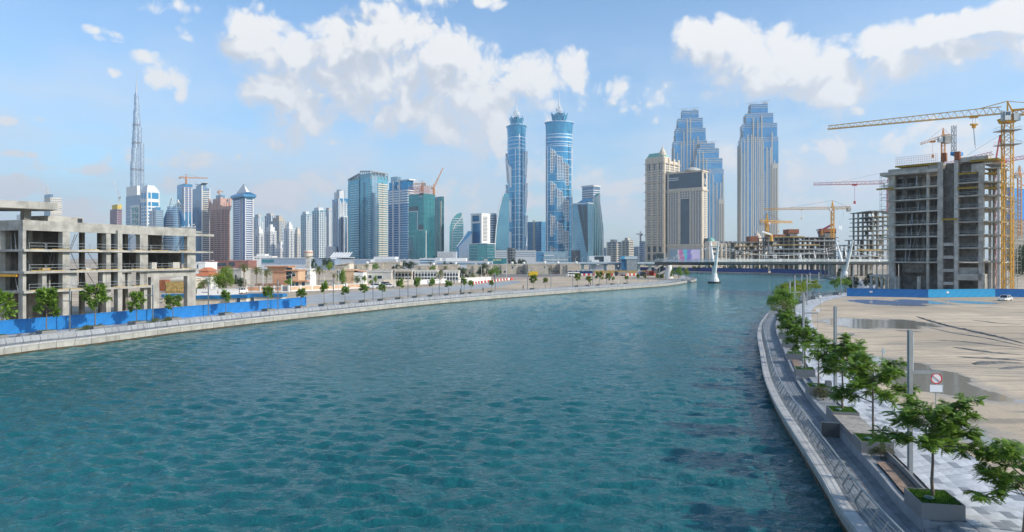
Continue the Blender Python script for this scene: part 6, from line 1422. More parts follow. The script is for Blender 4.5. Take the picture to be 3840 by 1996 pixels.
wall_line('gateway', 'white framed grey gate in the terracotta panelled wall', GP(1057, 1096, GZ), GP(1082, 1096, GZ), 2.3, GREYM, WHITE, 2.6)
wall_line('boundary_wall', 'boundary wall with white posts and peach panels right of the white gate', GP(1083, 1094, GZ), GP(1290, 1086, GZ), 1.9, PEACH, WHITE, 4.2)
wall_line('boundary_wall', 'peach wall with a wooden gate behind the parked white cars', GP(1300, 1083, GZ), GP(1424, 1080, GZ), 1.9, PEACH, WHITE, 6)
wall_line('boundary_wall', 'tan wall under the ornate white house', GP(1436, 1071, GZ), GP(1545, 1068, GZ), 2.6, BEIGE, None, 4)
wall_line('boundary_wall', 'long plain white wall running behind the light columns to the dark trees', GP(1546, 1068, GZ), GP(1842, 1053, GZ), 2.1, WHITE, None, 5)
# low malls and sheds in front of the towers
def shed(name, label, px0, px1, py, D, depth, M, strips=(), top=None, cat='building'):
    h = House(name, label, px0, px1, py, D, depth, M, cat)
    for (a, c, p, q, M2) in strips: h.box('window_band', M2, a, c, p, q, -.25, 0.05)
    if top: h.box('upper_roof', top[3], top[0], top[1], top[2], py, 2, depth*.8)
    r = random.Random(int(px0)); 
    for k in range(3): x = px0+(px1-px0)*r.random()*.9; h.box('roof_plant', WHITE2 if k else GREYM, x, x+6, py-2.6, py-.2, 4, 9)
    return h
SLB = mat('slate_blue_cladding', (.27, .34, .44), .6, .1, var=.08); LGB = mat('light_grey_cladding', (.50, .53, .57), .6, var=.08)
shed('shopping_mall', 'slate blue mall with teal corner windows left of the water tower', 980, 1149, 970, 640, 30, SLB, [(983, 1027, 975, 984, TGLASS), (980, 1149, 992, 1010, LGB)], (1010, 1149, 966, CREAM))
shed('shopping_mall', 'low slate blue mall with white roof plant right of the water tower', 1175, 1256, 972, 660, 30, SLB, [(1196, 1240, 968, 971, DGLASS)], (1190, 1240, 968, WHITE2))
shed('shopping_mall', 'long slate blue shed right of the tree clump', 1256, 1390, 974, 680, 30, LGB, [(1330, 1388, 975, 992, SLB)], (1262, 1320, 968, DARKM))
shed('shopping_mall', 'pale mall block with dark doorways below the deep blue tower', 1391, 1574, 974, 700, 30, LGB, [(1400, 1450, 968, 973, WHITE2)], (1400, 1480, 963, WHITE2))
shed('office_block', 'white low office with blue window stripes right of the dark round trees', 1574, 1650, 970, 640, 20, WHITE2, [(1574, 1630, 975, 979, BGLASS), (1574, 1630, 984, 988, BGLASS)])
shed('office_block', 'long white low office with a blue window line below the leaf tower', 1636, 1846, 981, 620, 20, LGB, [(1640, 1780, 988, 992, BGLASS), (1790, 1846, 988, 992, BGLASS)], (1670, 1748, 968, WHITE))
shed('office_block', 'pale block with many small squares behind the long white office', 1640, 1710, 945, 900, 20, LGB, [(1640, 1700, 950, 965, mat('fine_grid', (.42, .44, .47), .6))])
shed('shop', 'shop building with sage green roof fascia below the sail tower', 1800, 1900, 970, 640, 20, TGLASS, [(1848, 1880, 970, 978, mat('sage_fascia', (.30, .40, .27), .7)), (1815, 1828, 970, 978, BEIGE)])
shed('hotel_podium', 'grey gridded podium at the foot of the twin towers', 1855, 2010, 940, 1180, 20, LGB, [(1860, 2006, 946, 948, GGLASS), (1860, 2006, 953, 955, GGLASS), (1860, 2006, 960, 962, GGLASS)])
shed('hotel_lobby', 'white framed glass lobby below the right twin tower', 2010, 2132, 944, 1000, 20, PGLASS, [(2012, 2040, 946, 980, BGLASS), (2022, 2078, 957, 959, WHITE), (2036, 2128, 974, 976, WHITE)])
shed('office_block', 'red brown low building at the foot of the pink tower', 767, 930, 979, 700, 24, mat('red_brown_cladding', (.30, .13, .11), .7), [(800, 850, 986, 998, DGLASS), (858, 880, 984, 998, DGLASS)], (850, 930, 976.5, PINK))
shed('apartment_block', 'white stepped block between the pyramid topped tower and the slate mall', 951, 1020, 962, 880, 20, WHITE, [(956, 962, 968, 971, DGLASS), (966, 972, 968, 971, DGLASS), (990, 1010, 972, 975, GGLASS)], (960, 992, 953, WHITE))
shed('office_block', 'cluster of white low roofs at the foot of the concave roof tower', 716, 770, 985, 500, 20, WHITE, [(725, 729, 992, 1010, DGLASS), (740, 744, 992, 1010, DGLASS)])
D = 980; h = shed('stadium_roof', 'white ribbed canopy roof at the foot of the finned tower', 1236, 1312, 966, D, 30, WHITE2)
for k in range(8): x = h.x(1238+9.6*k); m = MB(); m.beam((x, -.6, h.z(966)), (x+2.6, 14, h.z(946)), .8); m.build('roof_rib', WHITE, h.t)
m = MB(); m.hexa([(h.x(1236), .2, h.z(966)), (h.x(1308), .2, h.z(966)), (h.x(1312), 14, h.z(948)), (h.x(1242), 14, h.z(948))], [(h.x(1236), .2, h.z(965.6)), (h.x(1308), .2, h.z(965.6)), (h.x(1312), 14, h.z(947.6)), (h.x(1242), 14, h.z(947.6))]); m.build('roof_sheet', LGB, h.t)
def water_tower():
    D = 470; k = D/FPX; t = thing('water_tower', 'concrete water tower with red banded drum in front of the slate mall', 'water tower', (XX(1156, D), D, GZ))
    z = lambda p: ZZ(p, D)-GZ
    m = MB(); m.prism([(-7.5*k, -7.5*k), (7.5*k, -7.5*k), (7.5*k, 7.5*k), (-7.5*k, 7.5*k)], 0, z(964)); m.build('shaft', CONCL, t)
    m = MB(); m.lathe([(9*k, z(966)), (17*k, z(961)), (17*k, z(942)), (16*k, z(940))], 24); m.build('drum', mat('drum_render', (.62, .55, .47), .8), t); m = MB(); m.lathe([(17.3*k, z(948.5)), (17.3*k, z(945))], 24); m.build('red_band', mat('drum_band', (.50, .22, .16), .8), t)
water_tower()
def rotunda():
    D = 830; t = thing('rotunda', 'dark round glass rotunda at the foot of the left twin tower', 'building', (XX(1918, D), D, GZ)); k = D/FPX; z = lambda p: ZZ(p, D)-GZ
    m = MB(); m.lathe([(13*k, 0), (14*k, z(960)), (16*k, z(930))], 20); m.build('drum', DGLASS, t)
    m = MB()
    for p in (935, 945, 955, 965, 975): m.lathe([(16.3*k, z(p)), (16.3*k, z(p)+.6)], 20)
    for i in range(10): a = .628*i; m.beam((14*k*math.cos(a), 14*k*math.sin(a), 0), (16.2*k*math.cos(a), 16.2*k*math.sin(a), z(931)), .5)
    m.build('lattice', GREYM, t)
rotunda()
def viaduct():
    D = 600; t = thing('viaduct', 'grey elevated railway viaduct on piers in front of the tower bases', 'viaduct', (XX(2000, D), D, GZ)); k = D/FPX; x = lambda p: XX(p, D)-XX(2000, D); z = lambda p: ZZ(p, D)-GZ
    MB().box(x(1990), x(2480), -4, 4, z(991), z(985.5)).build('deck', CONCL, t); MB().box(x(1990), x(2480), -4.3, -4, z(989), z(983)).build('parapet', LGB, t)
    for p in range(2185, 2470, 42): m = MB(); m.box(x(p)-1, x(p)+1, -1.5, 1.5, 0, z(991)); m.box(x(p)-2, x(p)+2, -3, 3, z(994), z(991)); m.build('pier', CONCL, t)
    for p in (2040, 2075, 2095, 2130, 2160, 2185): m = MB(); m.path([(x(p), 2, z(984)), (x(p)-.4, 2, z(970)), (x(p)+1.5, 2, z(962))], .18, 5); m.build('lighting_mast', STEEL, t)
    u = thing('station', 'grey boxy station with blue glass side on the viaduct', 'station', (XX(2329, 580), 580, GZ)); kx = 580/FPX
    MB().box(0, 17*kx, -4, 12, 0, ZZ(972, 580)-GZ).build('glass_side', BGLASS, u); MB().box(17*kx+.05, 56*kx, -5, 12, 0, ZZ(972, 580)-GZ).build('walls', mat('mid_grey_cladding', (.30, .30, .31), .7), u); MB().box(-.3, 57*kx, -5.4, 12.4, ZZ(972, 580)-GZ, ZZ(961.5, 580)-GZ).build('roof_band', LGB, u); MB().box(-.4, 10*kx, -5.5, -5.41, ZZ(971, 580)-GZ, ZZ(962, 580)-GZ).build('blue_panel', BLUEF2, u)
    v = thing('station', 'white station hall with dark glazing beside the wedge marked tower', 'station', (XX(2208, 640), 640, GZ)); kx = 640/FPX
    MB().box(0, 80*kx, -3, 12, 6, ZZ(960, 640)-GZ).build('walls', WHITE2, v); MB().box(20*kx, 55*kx, -3.2, -2.9, 8, ZZ(962, 640)-GZ).build('glazing', DGLASS, v); MB().box(8*kx, 36*kx, -5, -3.2, 5, ZZ(975, 640)-GZ).build('entrance', WHITE, v); MB().box(4*kx, 70*kx, 0, 8, 0, 6).build('base', LGB, v)
viaduct()
def palace():
    D = 870; t = thing('palace_wing', 'beige palace wing with arched windows, slate roof and green corner dome', 'building', (XX(2655, D), D, GZ)); x = lambda p: XX(p, D)-XX(2655, D); z = lambda p: ZZ(p, D)-GZ
    MB().box(x(2655), x(2686), -6, 14, 0, z(905)).build('corner_tower', TAN, t); m = MB(); m.lathe([(x(2669)-0, z(905)), (x(2669)*.9, z(899)), (x(2669)*.5, z(894)), (.4, z(891))], 18, 0, (x(2670), 4)); m.build('corner_dome', mat('copper_green', (.22, .50, .42)), t)
    MB().box(x(2686), x(2850), -3, 14, 0, z(914)).build('walls', TAN, t); m = MB(); m.prism([(x(2686), -3), (x(2850), -3), (x(2850), 14), (x(2686), 14)], z(914), z(905), 0, [(x(2688), 1), (x(2848), 1), (x(2848), 10), (x(2688), 10)]); m.build('slate_roof', mat('slate_roof', (.12, .13, .15), .7), t); MB().box(x(2640), x(2850), -3.6, -3, z(917), z(913)).build('cornice', mat('cornice_stone', (.62, .53, .42)), t); MB().box(x(2650), x(2850), -4, -3, z(974), z(970)).build('string_course', TAN, t)
    for k in range(9):
        p = 2694+17*k; m = MB(); m.box(x(p-3), x(p+3), -3.3, -2.9, z(936), z(925)); m.lathe([(x(2658), 0), (x(2658), .3)], 10); o = m.build('arch_window', DGLASS, t)
        for q in (944, 952, 960): MB().box(x(p-3.4), x(p+3.4), -3.3, -2.9, z(q+5), z(q)).build('window', DGLASS, t)
        MB().box(x(p+7), x(p+9.5), -4.2, -2.9, 0, z(916)).build('pilaster', TAN, t)
        MB().box(x(p-1.5), x(p+1.5), -2.6, -.5, z(911), z(906)).build('dormer', TAN, t)
    for q in (930, 948, 966): MB().box(x(2660), x(2682), -6.3, -5.9, z(q+9), z(q)).build('window', DGLASS, t)
    u = thing('dome', 'pale onion dome behind rusty formwork above the curved skeleton', 'dome', (XX(2842, 760), 760, GZ)); z = lambda p: ZZ(p, 760)-GZ; k = 760/FPX
    MB().box(-14*k, 14*k, -4, 8, 0, z(905)).build('base', TAN, u); m = MB(); m.lathe([(15*k, z(905)), (15*k, z(893)), (12*k, z(884)), (6*k, z(876)), (2*k, z(871)), (.4, z(864))], 18, 0, (0, 2)); m.build('dome_shell', mat('dome_stone', (.62, .50, .40), .8), u)
palace()
shed('hotel_podium', 'beige arcaded podium linking the two beige hotels', 2421, 2660, 985, 1000, 14, TAN, [(2421, 2500, 990, 1005, DGLASS)])
# ---- roads and wet ground on the left lot (thin sheets over the sand)
def sheet(name, pts, z, M, kind='structure', rough=0):
    r = random.Random(len(pts)*7+int(abs(pts[0][0])*10)); P = []
    n = len(pts)
    for i in range(n):
        a, c = Vector(pts[i]), Vector(pts[(i+1) % n]); k = max(1, int((c-a).length/(rough*4))) if rough else 1
        for j in range(k):
            q = a.lerp(c, j/k); P.append((q.x+(r.uniform(-rough, rough) if rough else 0), q.y+(r.uniform(-rough, rough) if rough else 0)))
    tr = tessellate_polygon([[Vector((x, y, 0)) for x, y in P]]); me = bpy.data.meshes.new(name); me.from_pydata([(x, y, z) for x, y in P], [], [tuple(q) for q in tr]); me.materials.append(M); me.update()
    if me.polygons and me.polygons[0].normal.z < 0: me.flip_normals()
    return put(inst(name, me), kind=kind)
ROAD = mat('road_asphalt', (.20, .185, .17), .85, var=.2, vs=.3, bump=.1, bs=8); PAVED = mat('paved_strip', (.42, .30, .235), .85, var=.15, vs=.5)
def puddle_mat(name, col, rough):
    M = mat(name, col, rough, var=.22, vs=.25, spec=.3); return M
PUD = puddle_mat('wet_silt', (.27, .265, .245), .12); PUD2 = puddle_mat('damp_silt', (.36, .36, .35), .32)
G2 = lambda *p: [GP(x, y, GZ) for x, y in p]
sheet('wet_ground', G2((1080, 1122), (1130, 1112), (1250, 1098), (1400, 1090), (1560, 1081), (1700, 1072), (1850, 1060), (1930, 1053), (1960, 1058), (1880, 1074), (1700, 1094), (1540, 1108), (1400, 1121), (1260, 1133), (1160, 1141), (1060, 1136)), GZ-.012, PUD2, rough=.5)
sheet('road', G2((560, 1120), (900, 1104), (1200, 1092), (1500, 1076), (1800, 1059), (1900, 1052), (2060, 1040), (2120, 1035), (2120, 1030), (1990, 1032), (1880, 1042), (1700, 1060), (1450, 1076), (1000, 1097), (700, 1108), (560, 1110)), GZ-.008, PAVED)
sheet('road', G2((1850, 1040), (2125, 1037), (2126, 1030), (2000, 1026), (1840, 1030)), GZ-.004, ROAD)
m = MB(); pts = [GP(x, y, GZ) for x, y in ((900, 1110), (1100, 1102), (1300, 1092), (1500, 1079), (1700, 1065), (1850, 1054))]
for a, c in zip(pts, pts[1:]): m.beam((a[0], a[1], GZ), (c[0], c[1], GZ), .35, .3)
put(m.build('kerb', CONC2), kind='structure')
# ---- right lot: puddles, ridges, tyre tracks
MUD = mat('grey_mud', (.145, .14, .13), .9, var=.3, vs=1.2, bump=.5, bs=7)
def ridge(label, pts, w, h, seed):
    r = random.Random(seed); P = [Vector(GP(x, y, GZ)) for x, y in pts]; Q = []
    for a, c in zip(P, P[1:]):
        k = max(1, int((c-a).length/.7)); Q += [a.lerp(c, j/k) for j in range(k)]
    Q.append(P[-1]); vs = []; n = len(Q)
    for i, q in enumerate(Q):
        d = (Q[min(i+1, n-1)]-Q[max(i-1, 0)]).normalized(); s = Vector((-d.y, d.x)); e = math.sin(math.pi*min(1, max(.0, i/(n-1))))**.4
        for o, z in ((-1, -.1), (-.45, .7), (.1, 1), (.5, .6), (1, -.1)):
            p = q+s*o*w*e*r.uniform(.6, 1.35); vs.append((p.x, p.y, GZ-.02+max(-.05, z*h*e*r.uniform(.3, 1.4))))
    fs = [(i*5+j, i*5+5+j, i*5+6+j, i*5+1+j) for i in range(n-1) for j in range(4)]
    m = MB(); m.add(vs, fs); o = m.build('soil_ridge', MUD, smooth=True); put(o, kind='structure'); return o
ridge('', ((3435, 1186), (3480, 1202), (3560, 1224), (3660, 1246), (3760, 1268), (3845, 1290)), .45, .22, 1)
ridge('', ((3570, 1302), (3640, 1312), (3720, 1322), (3845, 1332)), .5, .12, 2)
ridge('', ((3580, 1338), (3660, 1342), (3740, 1346), (3845, 1352)), .45, .12, 3)
ridge('', ((3655, 1368), (3700, 1360), (3760, 1358), (3845, 1362)), .9, .22, 4)
ridge('', ((3740, 1385), (3790, 1378), (3850, 1374)), .5, .1, 5)
ridge('', ((3500, 1275), (3620, 1282), (3740, 1296), (3845, 1306)), .35, .09, 7)
ridge('', ((3480, 1228), (3580, 1250), (3700, 1268), (3845, 1300)), .3, .08, 8)
ridge('', ((3640, 1200), (3740, 1212), (3845, 1218)), .4, .08, 9)
ridge('', ((3350, 1240), (3420, 1243), (3470, 1246)), .5, .08, 6)
# ---- hoardings: each corrugated sheet is a piece
def hoarding(label, P0, P1, hgt, mats, sheetw=2.4, z=GZ, corr=.12, lim=300):
    a, c = Vector(P0), Vector(P1); L = (c-a).length; t = thing('hoarding', label, 'fence', (a.x, a.y, z), math.atan2(c.y-a.y, c.x-a.x)); n = int(L/sheetw); ms = []
    for M in mats:
        m = MB(); k = int(sheetw/(corr*2)); vs = []; 
        for i in range(k*4+1):
            x = sheetw*i/(k*4); y = (.0, .035, .035, .0)[i % 4] if i < k*4 else 0; vs += [(x, y, .05), (x, y, hgt)]
        m.add(vs, [(2*i, 2*i+2, 2*i+3, 2*i+1) for i in range(k*4)]); m.box(0, sheetw, .04, .07, .05, hgt); ms.append(m.mesh('sheet', M))
    pm = MB().box(-.05, .05, .08, .18, 0, hgt+.05).mesh('post', STEEL)
    for i in range(n):
        k = ms[0] if len(ms) == 1 else ms[min(len(ms)-1, int(i*len(ms)/n))]; inst('sheet', k, t, (i*L/n, 0, 0), sc=(L/n/sheetw, 1, 1)); inst('post', pm, t, (i*L/n, 0, 0))
    for k in range(int(L/17) if hgt > 2.3 and mats[0] in (BLUEF, BLUEF2) else 0): x = 6+k*15.5; MB().box(x, x+.8, -.06, -.035, 1.2+.2*(k % 2), 1.75+.2*(k % 2)).build('notice_plate', WHITE2, t)
    MB().box(0, L, -.03, .09, hgt, hgt+.06).build('top_rail', mats[0], t); return t
hoarding('long blue hoarding on the left promenade in front of the concrete frame', LB.P(LB.at_px(-60, 9.2, 0), 9.2)[:2], LB.P(LB.at_px(1150, 8.9, 60), 8.9)[:2], 2.15, [BLUEF])
fA, fB = GP(3176, 1112, GZ), GP(3480, 1117, GZ)
hoarding('deep blue corrugated hoarding below the tall frame at right', fA, fB, 2.35, [BLUEF])
hoarding('cyan corrugated hoarding between the two deep blue ones at right', GP(3481, 1117, GZ), GP(3732, 1114, GZ), 2.35, [BLUEF2])
hoarding('deep blue corrugated hoarding at the right edge behind the white car', GP(3733, 1114, GZ), GP(3870, 1116, GZ), 2.35, [BLUEF])
hoarding('dark blue hoarding along the far bank under the footbridge', (150, 585), (196, 522), 3.2, [NAVY], 4); hoarding('dark blue hoarding on the far bank right of the slipway', (197, 520), (214, 462), 3.2, [NAVY], 4); hoarding('dark blue hoarding on the far bank behind the left mast', (96, 630), (149, 587), 3.2, [NAVY], 4)
m = MB(); q = [(x, y) for x, y in FB]
bkF = Bank(FB, 1); bkF.sweep(m, [(-.2, -1), (-.2, 1.5), (2.4, 1.5), (2.4, -1)], 0, bkF.L, 3); o = m.build('quay_wall', CONC); put(o, 'grey concrete quay wall along the far bank below the dark blue hoardings', 'quay')
# site cabins behind the left hoarding
def cabin(label, px0, px1, py, D, lh, win_px):
    h = House('site_cabin', label, px0, px1, py, D, 3.0, CREAM, 'cabin', roof=mat('blue_trim', (.02, .18, .42), .5)); MB().box(-.2, h.W+.2, -.2, 3.2, h.H+.02, h.H+.12).build('roof', WHITE2, h.t)
    for p in win_px: inst('window', WMESH[(.8, 1.2)], h.t, (h.x(p), -.02, 1.0))
cabin('long cream site cabin with blue trim behind the left hoarding', 926, 1056, 1109, 159, 1, (947,)); cabin('cream site cabin with dark window left of the long cabin', 860, 924, 1113, 157, 1, (895,)); cabin('cream site cabin seen between the legs of the concrete frame', 728, 858, 1116, 158, 1, ()); cabin('half hidden cream site cabin behind the right leg of the frame', 610, 700, 1110, 172, 1, ())
D = 186; t = thing('formwork_skip', 'orange yellow formwork bin with rusty end between the concrete legs', 'bin', (XX(620, D), D, GZ)); k = D/FPX; m = MB(); m.box(0, 70*k, 0, 3, 1.9, 4.9); m.box(3*k, 67*k, -.12, 0, 2.2, 4.6); m.build('bin', PLY, t); MB().box(-24*k, -.05, 0, 2.6, 2.4, 5.4).build('rusty_end', RUST, t); m = MB(); [m.box(x*k-.1, x*k+.1, .2, .4, 0, 1.9) for x in (2, 30, 66)]; m.build('support_legs', STEEL, t, kind='stuff')
# ---------------------------------------------------------------- vegetation
def leafmat(name, c1, c2, tr=.35):
    M = bpy.data.materials.new(name); M.use_nodes = True; t = M.node_tree; pb = t.nodes['Principled BSDF']; b = NB(t)
    ri = b.n('ShaderNodeNewGeometry').outputs['Random Per Island']; tc = b.n('ShaderNodeTexCoord').outputs['Object']
    f = b.m('MULTIPLY_ADD', b.noise(tc, 1.1, 3, .6), .7, b.m('MULTIPLY', ri, .4))
    c = b.mix(b.ss(f, .25, .85), c1, c2); oi = b.n('ShaderNodeObjectInfo').outputs['Random']; c = b.mix(1., c, b.mix(oi, (.82, .86, .8), (1.1, 1.1, 1.05)), 'MULTIPLY')
    t.links.new(c, pb.inputs['Base Color']); pb.inputs['Roughness'].default_value = .5; pb.inputs['Specular IOR Level'].default_value = .35
    td = b.n('ShaderNodeBsdfTranslucent'); t.links.new(b.mix(1., c, (1.25, 1.35, .55), 'MULTIPLY'), td.inputs[0]); ms_ = b.n('ShaderNodeMixShader'); ms_.inputs[0].default_value = tr
    t.links.new(pb.outputs[0], ms_.inputs[1]); t.links.new(td.outputs[0], ms_.inputs[2]); t.links.new(ms_.outputs[0], t.nodes['Material Output'].inputs[0]); return M
LF1 = leafmat('leaf_fresh', (.105, .20, .026), (.23, .34, .055)); LFD = leafmat('leaf_dark', (.022, .05, .02), (.05, .09, .03), .25)
LFY = leafmat('leaf_yellow_green', (.12, .18, .02), (.26, .30, .035), .45); LFO = leafmat('leaf_olive', (.09, .11, .035), (.17, .18, .07)); LFL = leafmat('leaf_lime', (.13, .22, .02), (.30, .38, .03), .45)
GRS = leafmat('grass_blade', (.035, .10, .012), (.085, .19, .025), .3); SHR = leafmat('shrub_leaf', (.05, .07, .025), (.12, .11, .05), .2)
BARK = mat('bark', (.20, .155, .115), .9, var=.3, vs=6, bump=.5, bs=25); BARKP = mat('pale_bark', (.30, .26, .21), .9, var=.25, vs=5)
FRD = leafmat('palm_frond', (.09, .13, .035), (.20, .22, .07), .25); FRB = leafmat('dead_frond', (.20, .13, .06), (.34, .24, .12), .2)
def quad(V, Fc, p, d, n, l, w):
    k = len(V); s = d.cross(n); s = s.normalized()*w/2 if s.length > 1e-5 else Vector((w/2, 0, 0))
    V += [p, p+d*l*.45+s, p+d*l, p+d*l*.45-s]; Fc.append((k, k+1, k+2, k+3))
def rv(r): 
    while 1:
        v = Vector((r.uniform(-1, 1), r.uniform(-1, 1), r.uniform(-1, 1)))
        if .05 < v.length < 1: return v.normalized()
def pinnate_tree(seed, H, cr, th, limbs, twigs, leaves, pairs, ll, lw, flat=.75, bend=.05, sparse=1.):
    """trunk with limbs and twigs; every twig end carries a spray of compound leaves"""
    r = random.Random(seed); tm = MB(); V = []; Fc = []
    pts = [Vector((0, 0, 0))]
    for k in range(1, 6): pts.append(Vector((pts[-1].x+r.uniform(-bend, bend), pts[-1].y+r.uniform(-bend, bend), H*.78*k/5)))
    rr = [.075*H/5*(1-.14*k) for k in range(6)]
    for k in range(5): tm.cyl(pts[k], pts[k+1], rr[k], rr[k+1], 8, caps=False)
    def onT(z):
        f = min(4.999, max(0, z/(H*.78)*5)); i = int(f); return pts[i].lerp(pts[i+1], f-i)
    for i in range(limbs):
        z0 = th+(H*.76-th)*(i/limbs)**.9; p0 = onT(z0); a = i*2.4+r.uniform(-.4, .4); f = (z0-th)/(H-th)
        L = cr*(1.0-.5*f)*r.uniform(.72, 1.12); up = .25+.75*f+r.uniform(-.1, .15); d = Vector((math.cos(a), math.sin(a), up)).normalized()
        p1 = p0+d*L*.5; d2 = (d+Vector((0, 0, -.12+r.uniform(-.1, .25)))+rv(r)*.22).normalized(); p2 = p1+d2*L*.55
        r0 = .034*H/5; tm.cyl(p0, p1, r0, r0*.65, 6, caps=False); tm.cyl(p1, p2, r0*.65, r0*.3, 6, caps=False)
        for j in range(twigs):
            u = .35+.65*(j+.5)/twigs; q = (p0.lerp(p1, u*2) if u < .5 else p1.lerp(p2, u*2-1)); td = (d2+rv(r)*.95); td.z = td.z*.7+.12; td.normalize(); tl = cr*.30*r.uniform(.6, 1.2); e = q+td*tl
            tm.cyl(q, e, r0*.25, r0*.12, 4, caps=False)
            nl = leaves if r.random() < sparse else leaves//3
            for m in range(nl):
                ld = (td*.5+rv(r)*1.0); ld.z = ld.z*.6+.02; ld.normalize(); base = q.lerp(e, r.uniform(.4, 1.0)); n = (Vector((0, 0, 1))+rv(r)*.45).normalized(); LL = ll*r.uniform(.7, 1.2)
                if pairs <= 1: quad(V, Fc, base+rv(r)*ll*.5, ld, n, LL, lw); continue
                sd = ld.cross(n).normalized()
                for k in range(pairs):
                    t_ = (k+.6)/pairs; pp = base+ld*LL*t_+Vector((0, 0, -.22*LL*t_*t_)); k2 = math.sin(math.pi*(.15+.8*t_))
                    for sg in (-1, 1): quad(V, Fc, pp, (sd*sg+ld*.45+Vector((0, 0, -.2))).normalized(), n, LL*.42*k2, lw)
    cm = MB(); cm.v = [tuple(v) for v in V]; cm.f = Fc; cm.m = [0]*len(Fc); return tm.mesh('trunk', BARK, True), cm
def put_tree(name, label, tme, cme, loc, sc=1., rz=0., group=None, scz=None, cat='tree'):
    t = thing(name, label, cat, loc, rz, group); inst('trunk', tme, t, sc=(sc, sc, scz or sc)); inst('crown', cme, t, sc=(sc, sc, scz or sc)); return t
def crown_mesh(cm, M): return cm.mesh('crown', M)
NT = [pinnate_tree(s, 5.0, cr, th, li, tw, le, 6, .42, .10, sparse=sp) for s, cr, th, li, tw, le, sp in ((1, 2.0, 2.1, 14, 8, 13, .97), (2, 1.75, 2.2, 14, 8, 12, .97), (3, 1.35, 2.1, 9, 6, 6, .6), (4, 2.3, 1.9, 15, 10, 13, .97))]
NTm = [(a, crown_mesh(c, LF1)) for a, c in NT]
MT = [pinnate_tree(10+s, 5.0, cr, th, 11, 6, 16, 1, .42, .27, sparse=sp) for s, cr, th, sp in ((1, 1.3, 1.8, .95), (2, 1.4, 1.9, .95), (3, 1.05, 2.3, .55), (4, .9, 2.6, .4))]
MTm = [(a, crown_mesh(c, LF1)) for a, c in MT]; MTy = [(a, crown_mesh(c, LFY)) for a, c in MT]
def round_crown(seed, n, leaf, M, clumps=22, flat=.8, low=.15):
    """broad crown of unit radius: leaf clumps spread through its volume, gaps left between them"""
    r = random.Random(seed); cm = MB(); V = []; Fc = []; cs = []
    for i in range(clumps):
        v = rv(r)*r.uniform(.25, .95)**.6; v.z = abs(v.z)*flat*1.5-low if r.random() < .75 else v.z*flat; cs.append((v, r.uniform(.2, .42)))
    for i in range(n):
        c, s = cs[r.randrange(clumps)]; d = rv(r); p = c+d*s*r.uniform(.55, 1.0); quad(V, Fc, p, (d*.4+rv(r)).normalized(), (d+rv(r)*.5).normalized(), leaf*r.uniform(.6, 1.3), leaf*.6)
    cm.v = [tuple(v) for v in V]; cm.f = Fc; cm.m = [0]*len(Fc); return cm.mesh('crown', M)
def trunk_mesh(seed):
    r = random.Random(seed); m = MB(); m.cyl((0, 0, 0), (.02, .01, .45), .05, .04, 7); 
    for i in range(5): a = i*1.26+r.random(); m.cyl((.02, .01, .4), (.5*math.cos(a), .5*math.sin(a), r.uniform(.75, 1.1)), .03, .012, 5)
    return m.mesh('trunk', BARK, True)
RC = {'d': [round_crown(s, 3000, .11, LFD) for s in (1, 2)], 'g': [round_crown(s, 3200, .11, LF1) for s in (3, 4)], 'l': [round_crown(5, 5000, .10, LFL, 30)], 'y': [round_crown(s, 2600, .11, LFY, 20) for s in (6, 7)], 'o': [round_crown(8, 900, .13, LFO, 14)]}
TR = [trunk_mesh(s) for s in (1, 2)]
def broad_tree(label, px, pyt, pyb, wpx, D, k, i=0, group=None, name='broad_tree', z=GZ, yo=0.):
    r = wpx/2/FPX*D; zt = ZZ(pyt, D); zb = max(ZZ(pyb, D), z); t = thing(name, label, 'tree', (XX(px, D), D+yo, z), i*1.7, group); hc = zt-zb; cz = zb+hc*.45-z
    inst('trunk', TR[i % 2], t, sc=(r*.9+.3, r*.9+.3, max(.8, cz/.9))); inst('crown', RC[k][i % len(RC[k])], t, (0, 0, cz), sc=(r, r, hc*.62)); return t
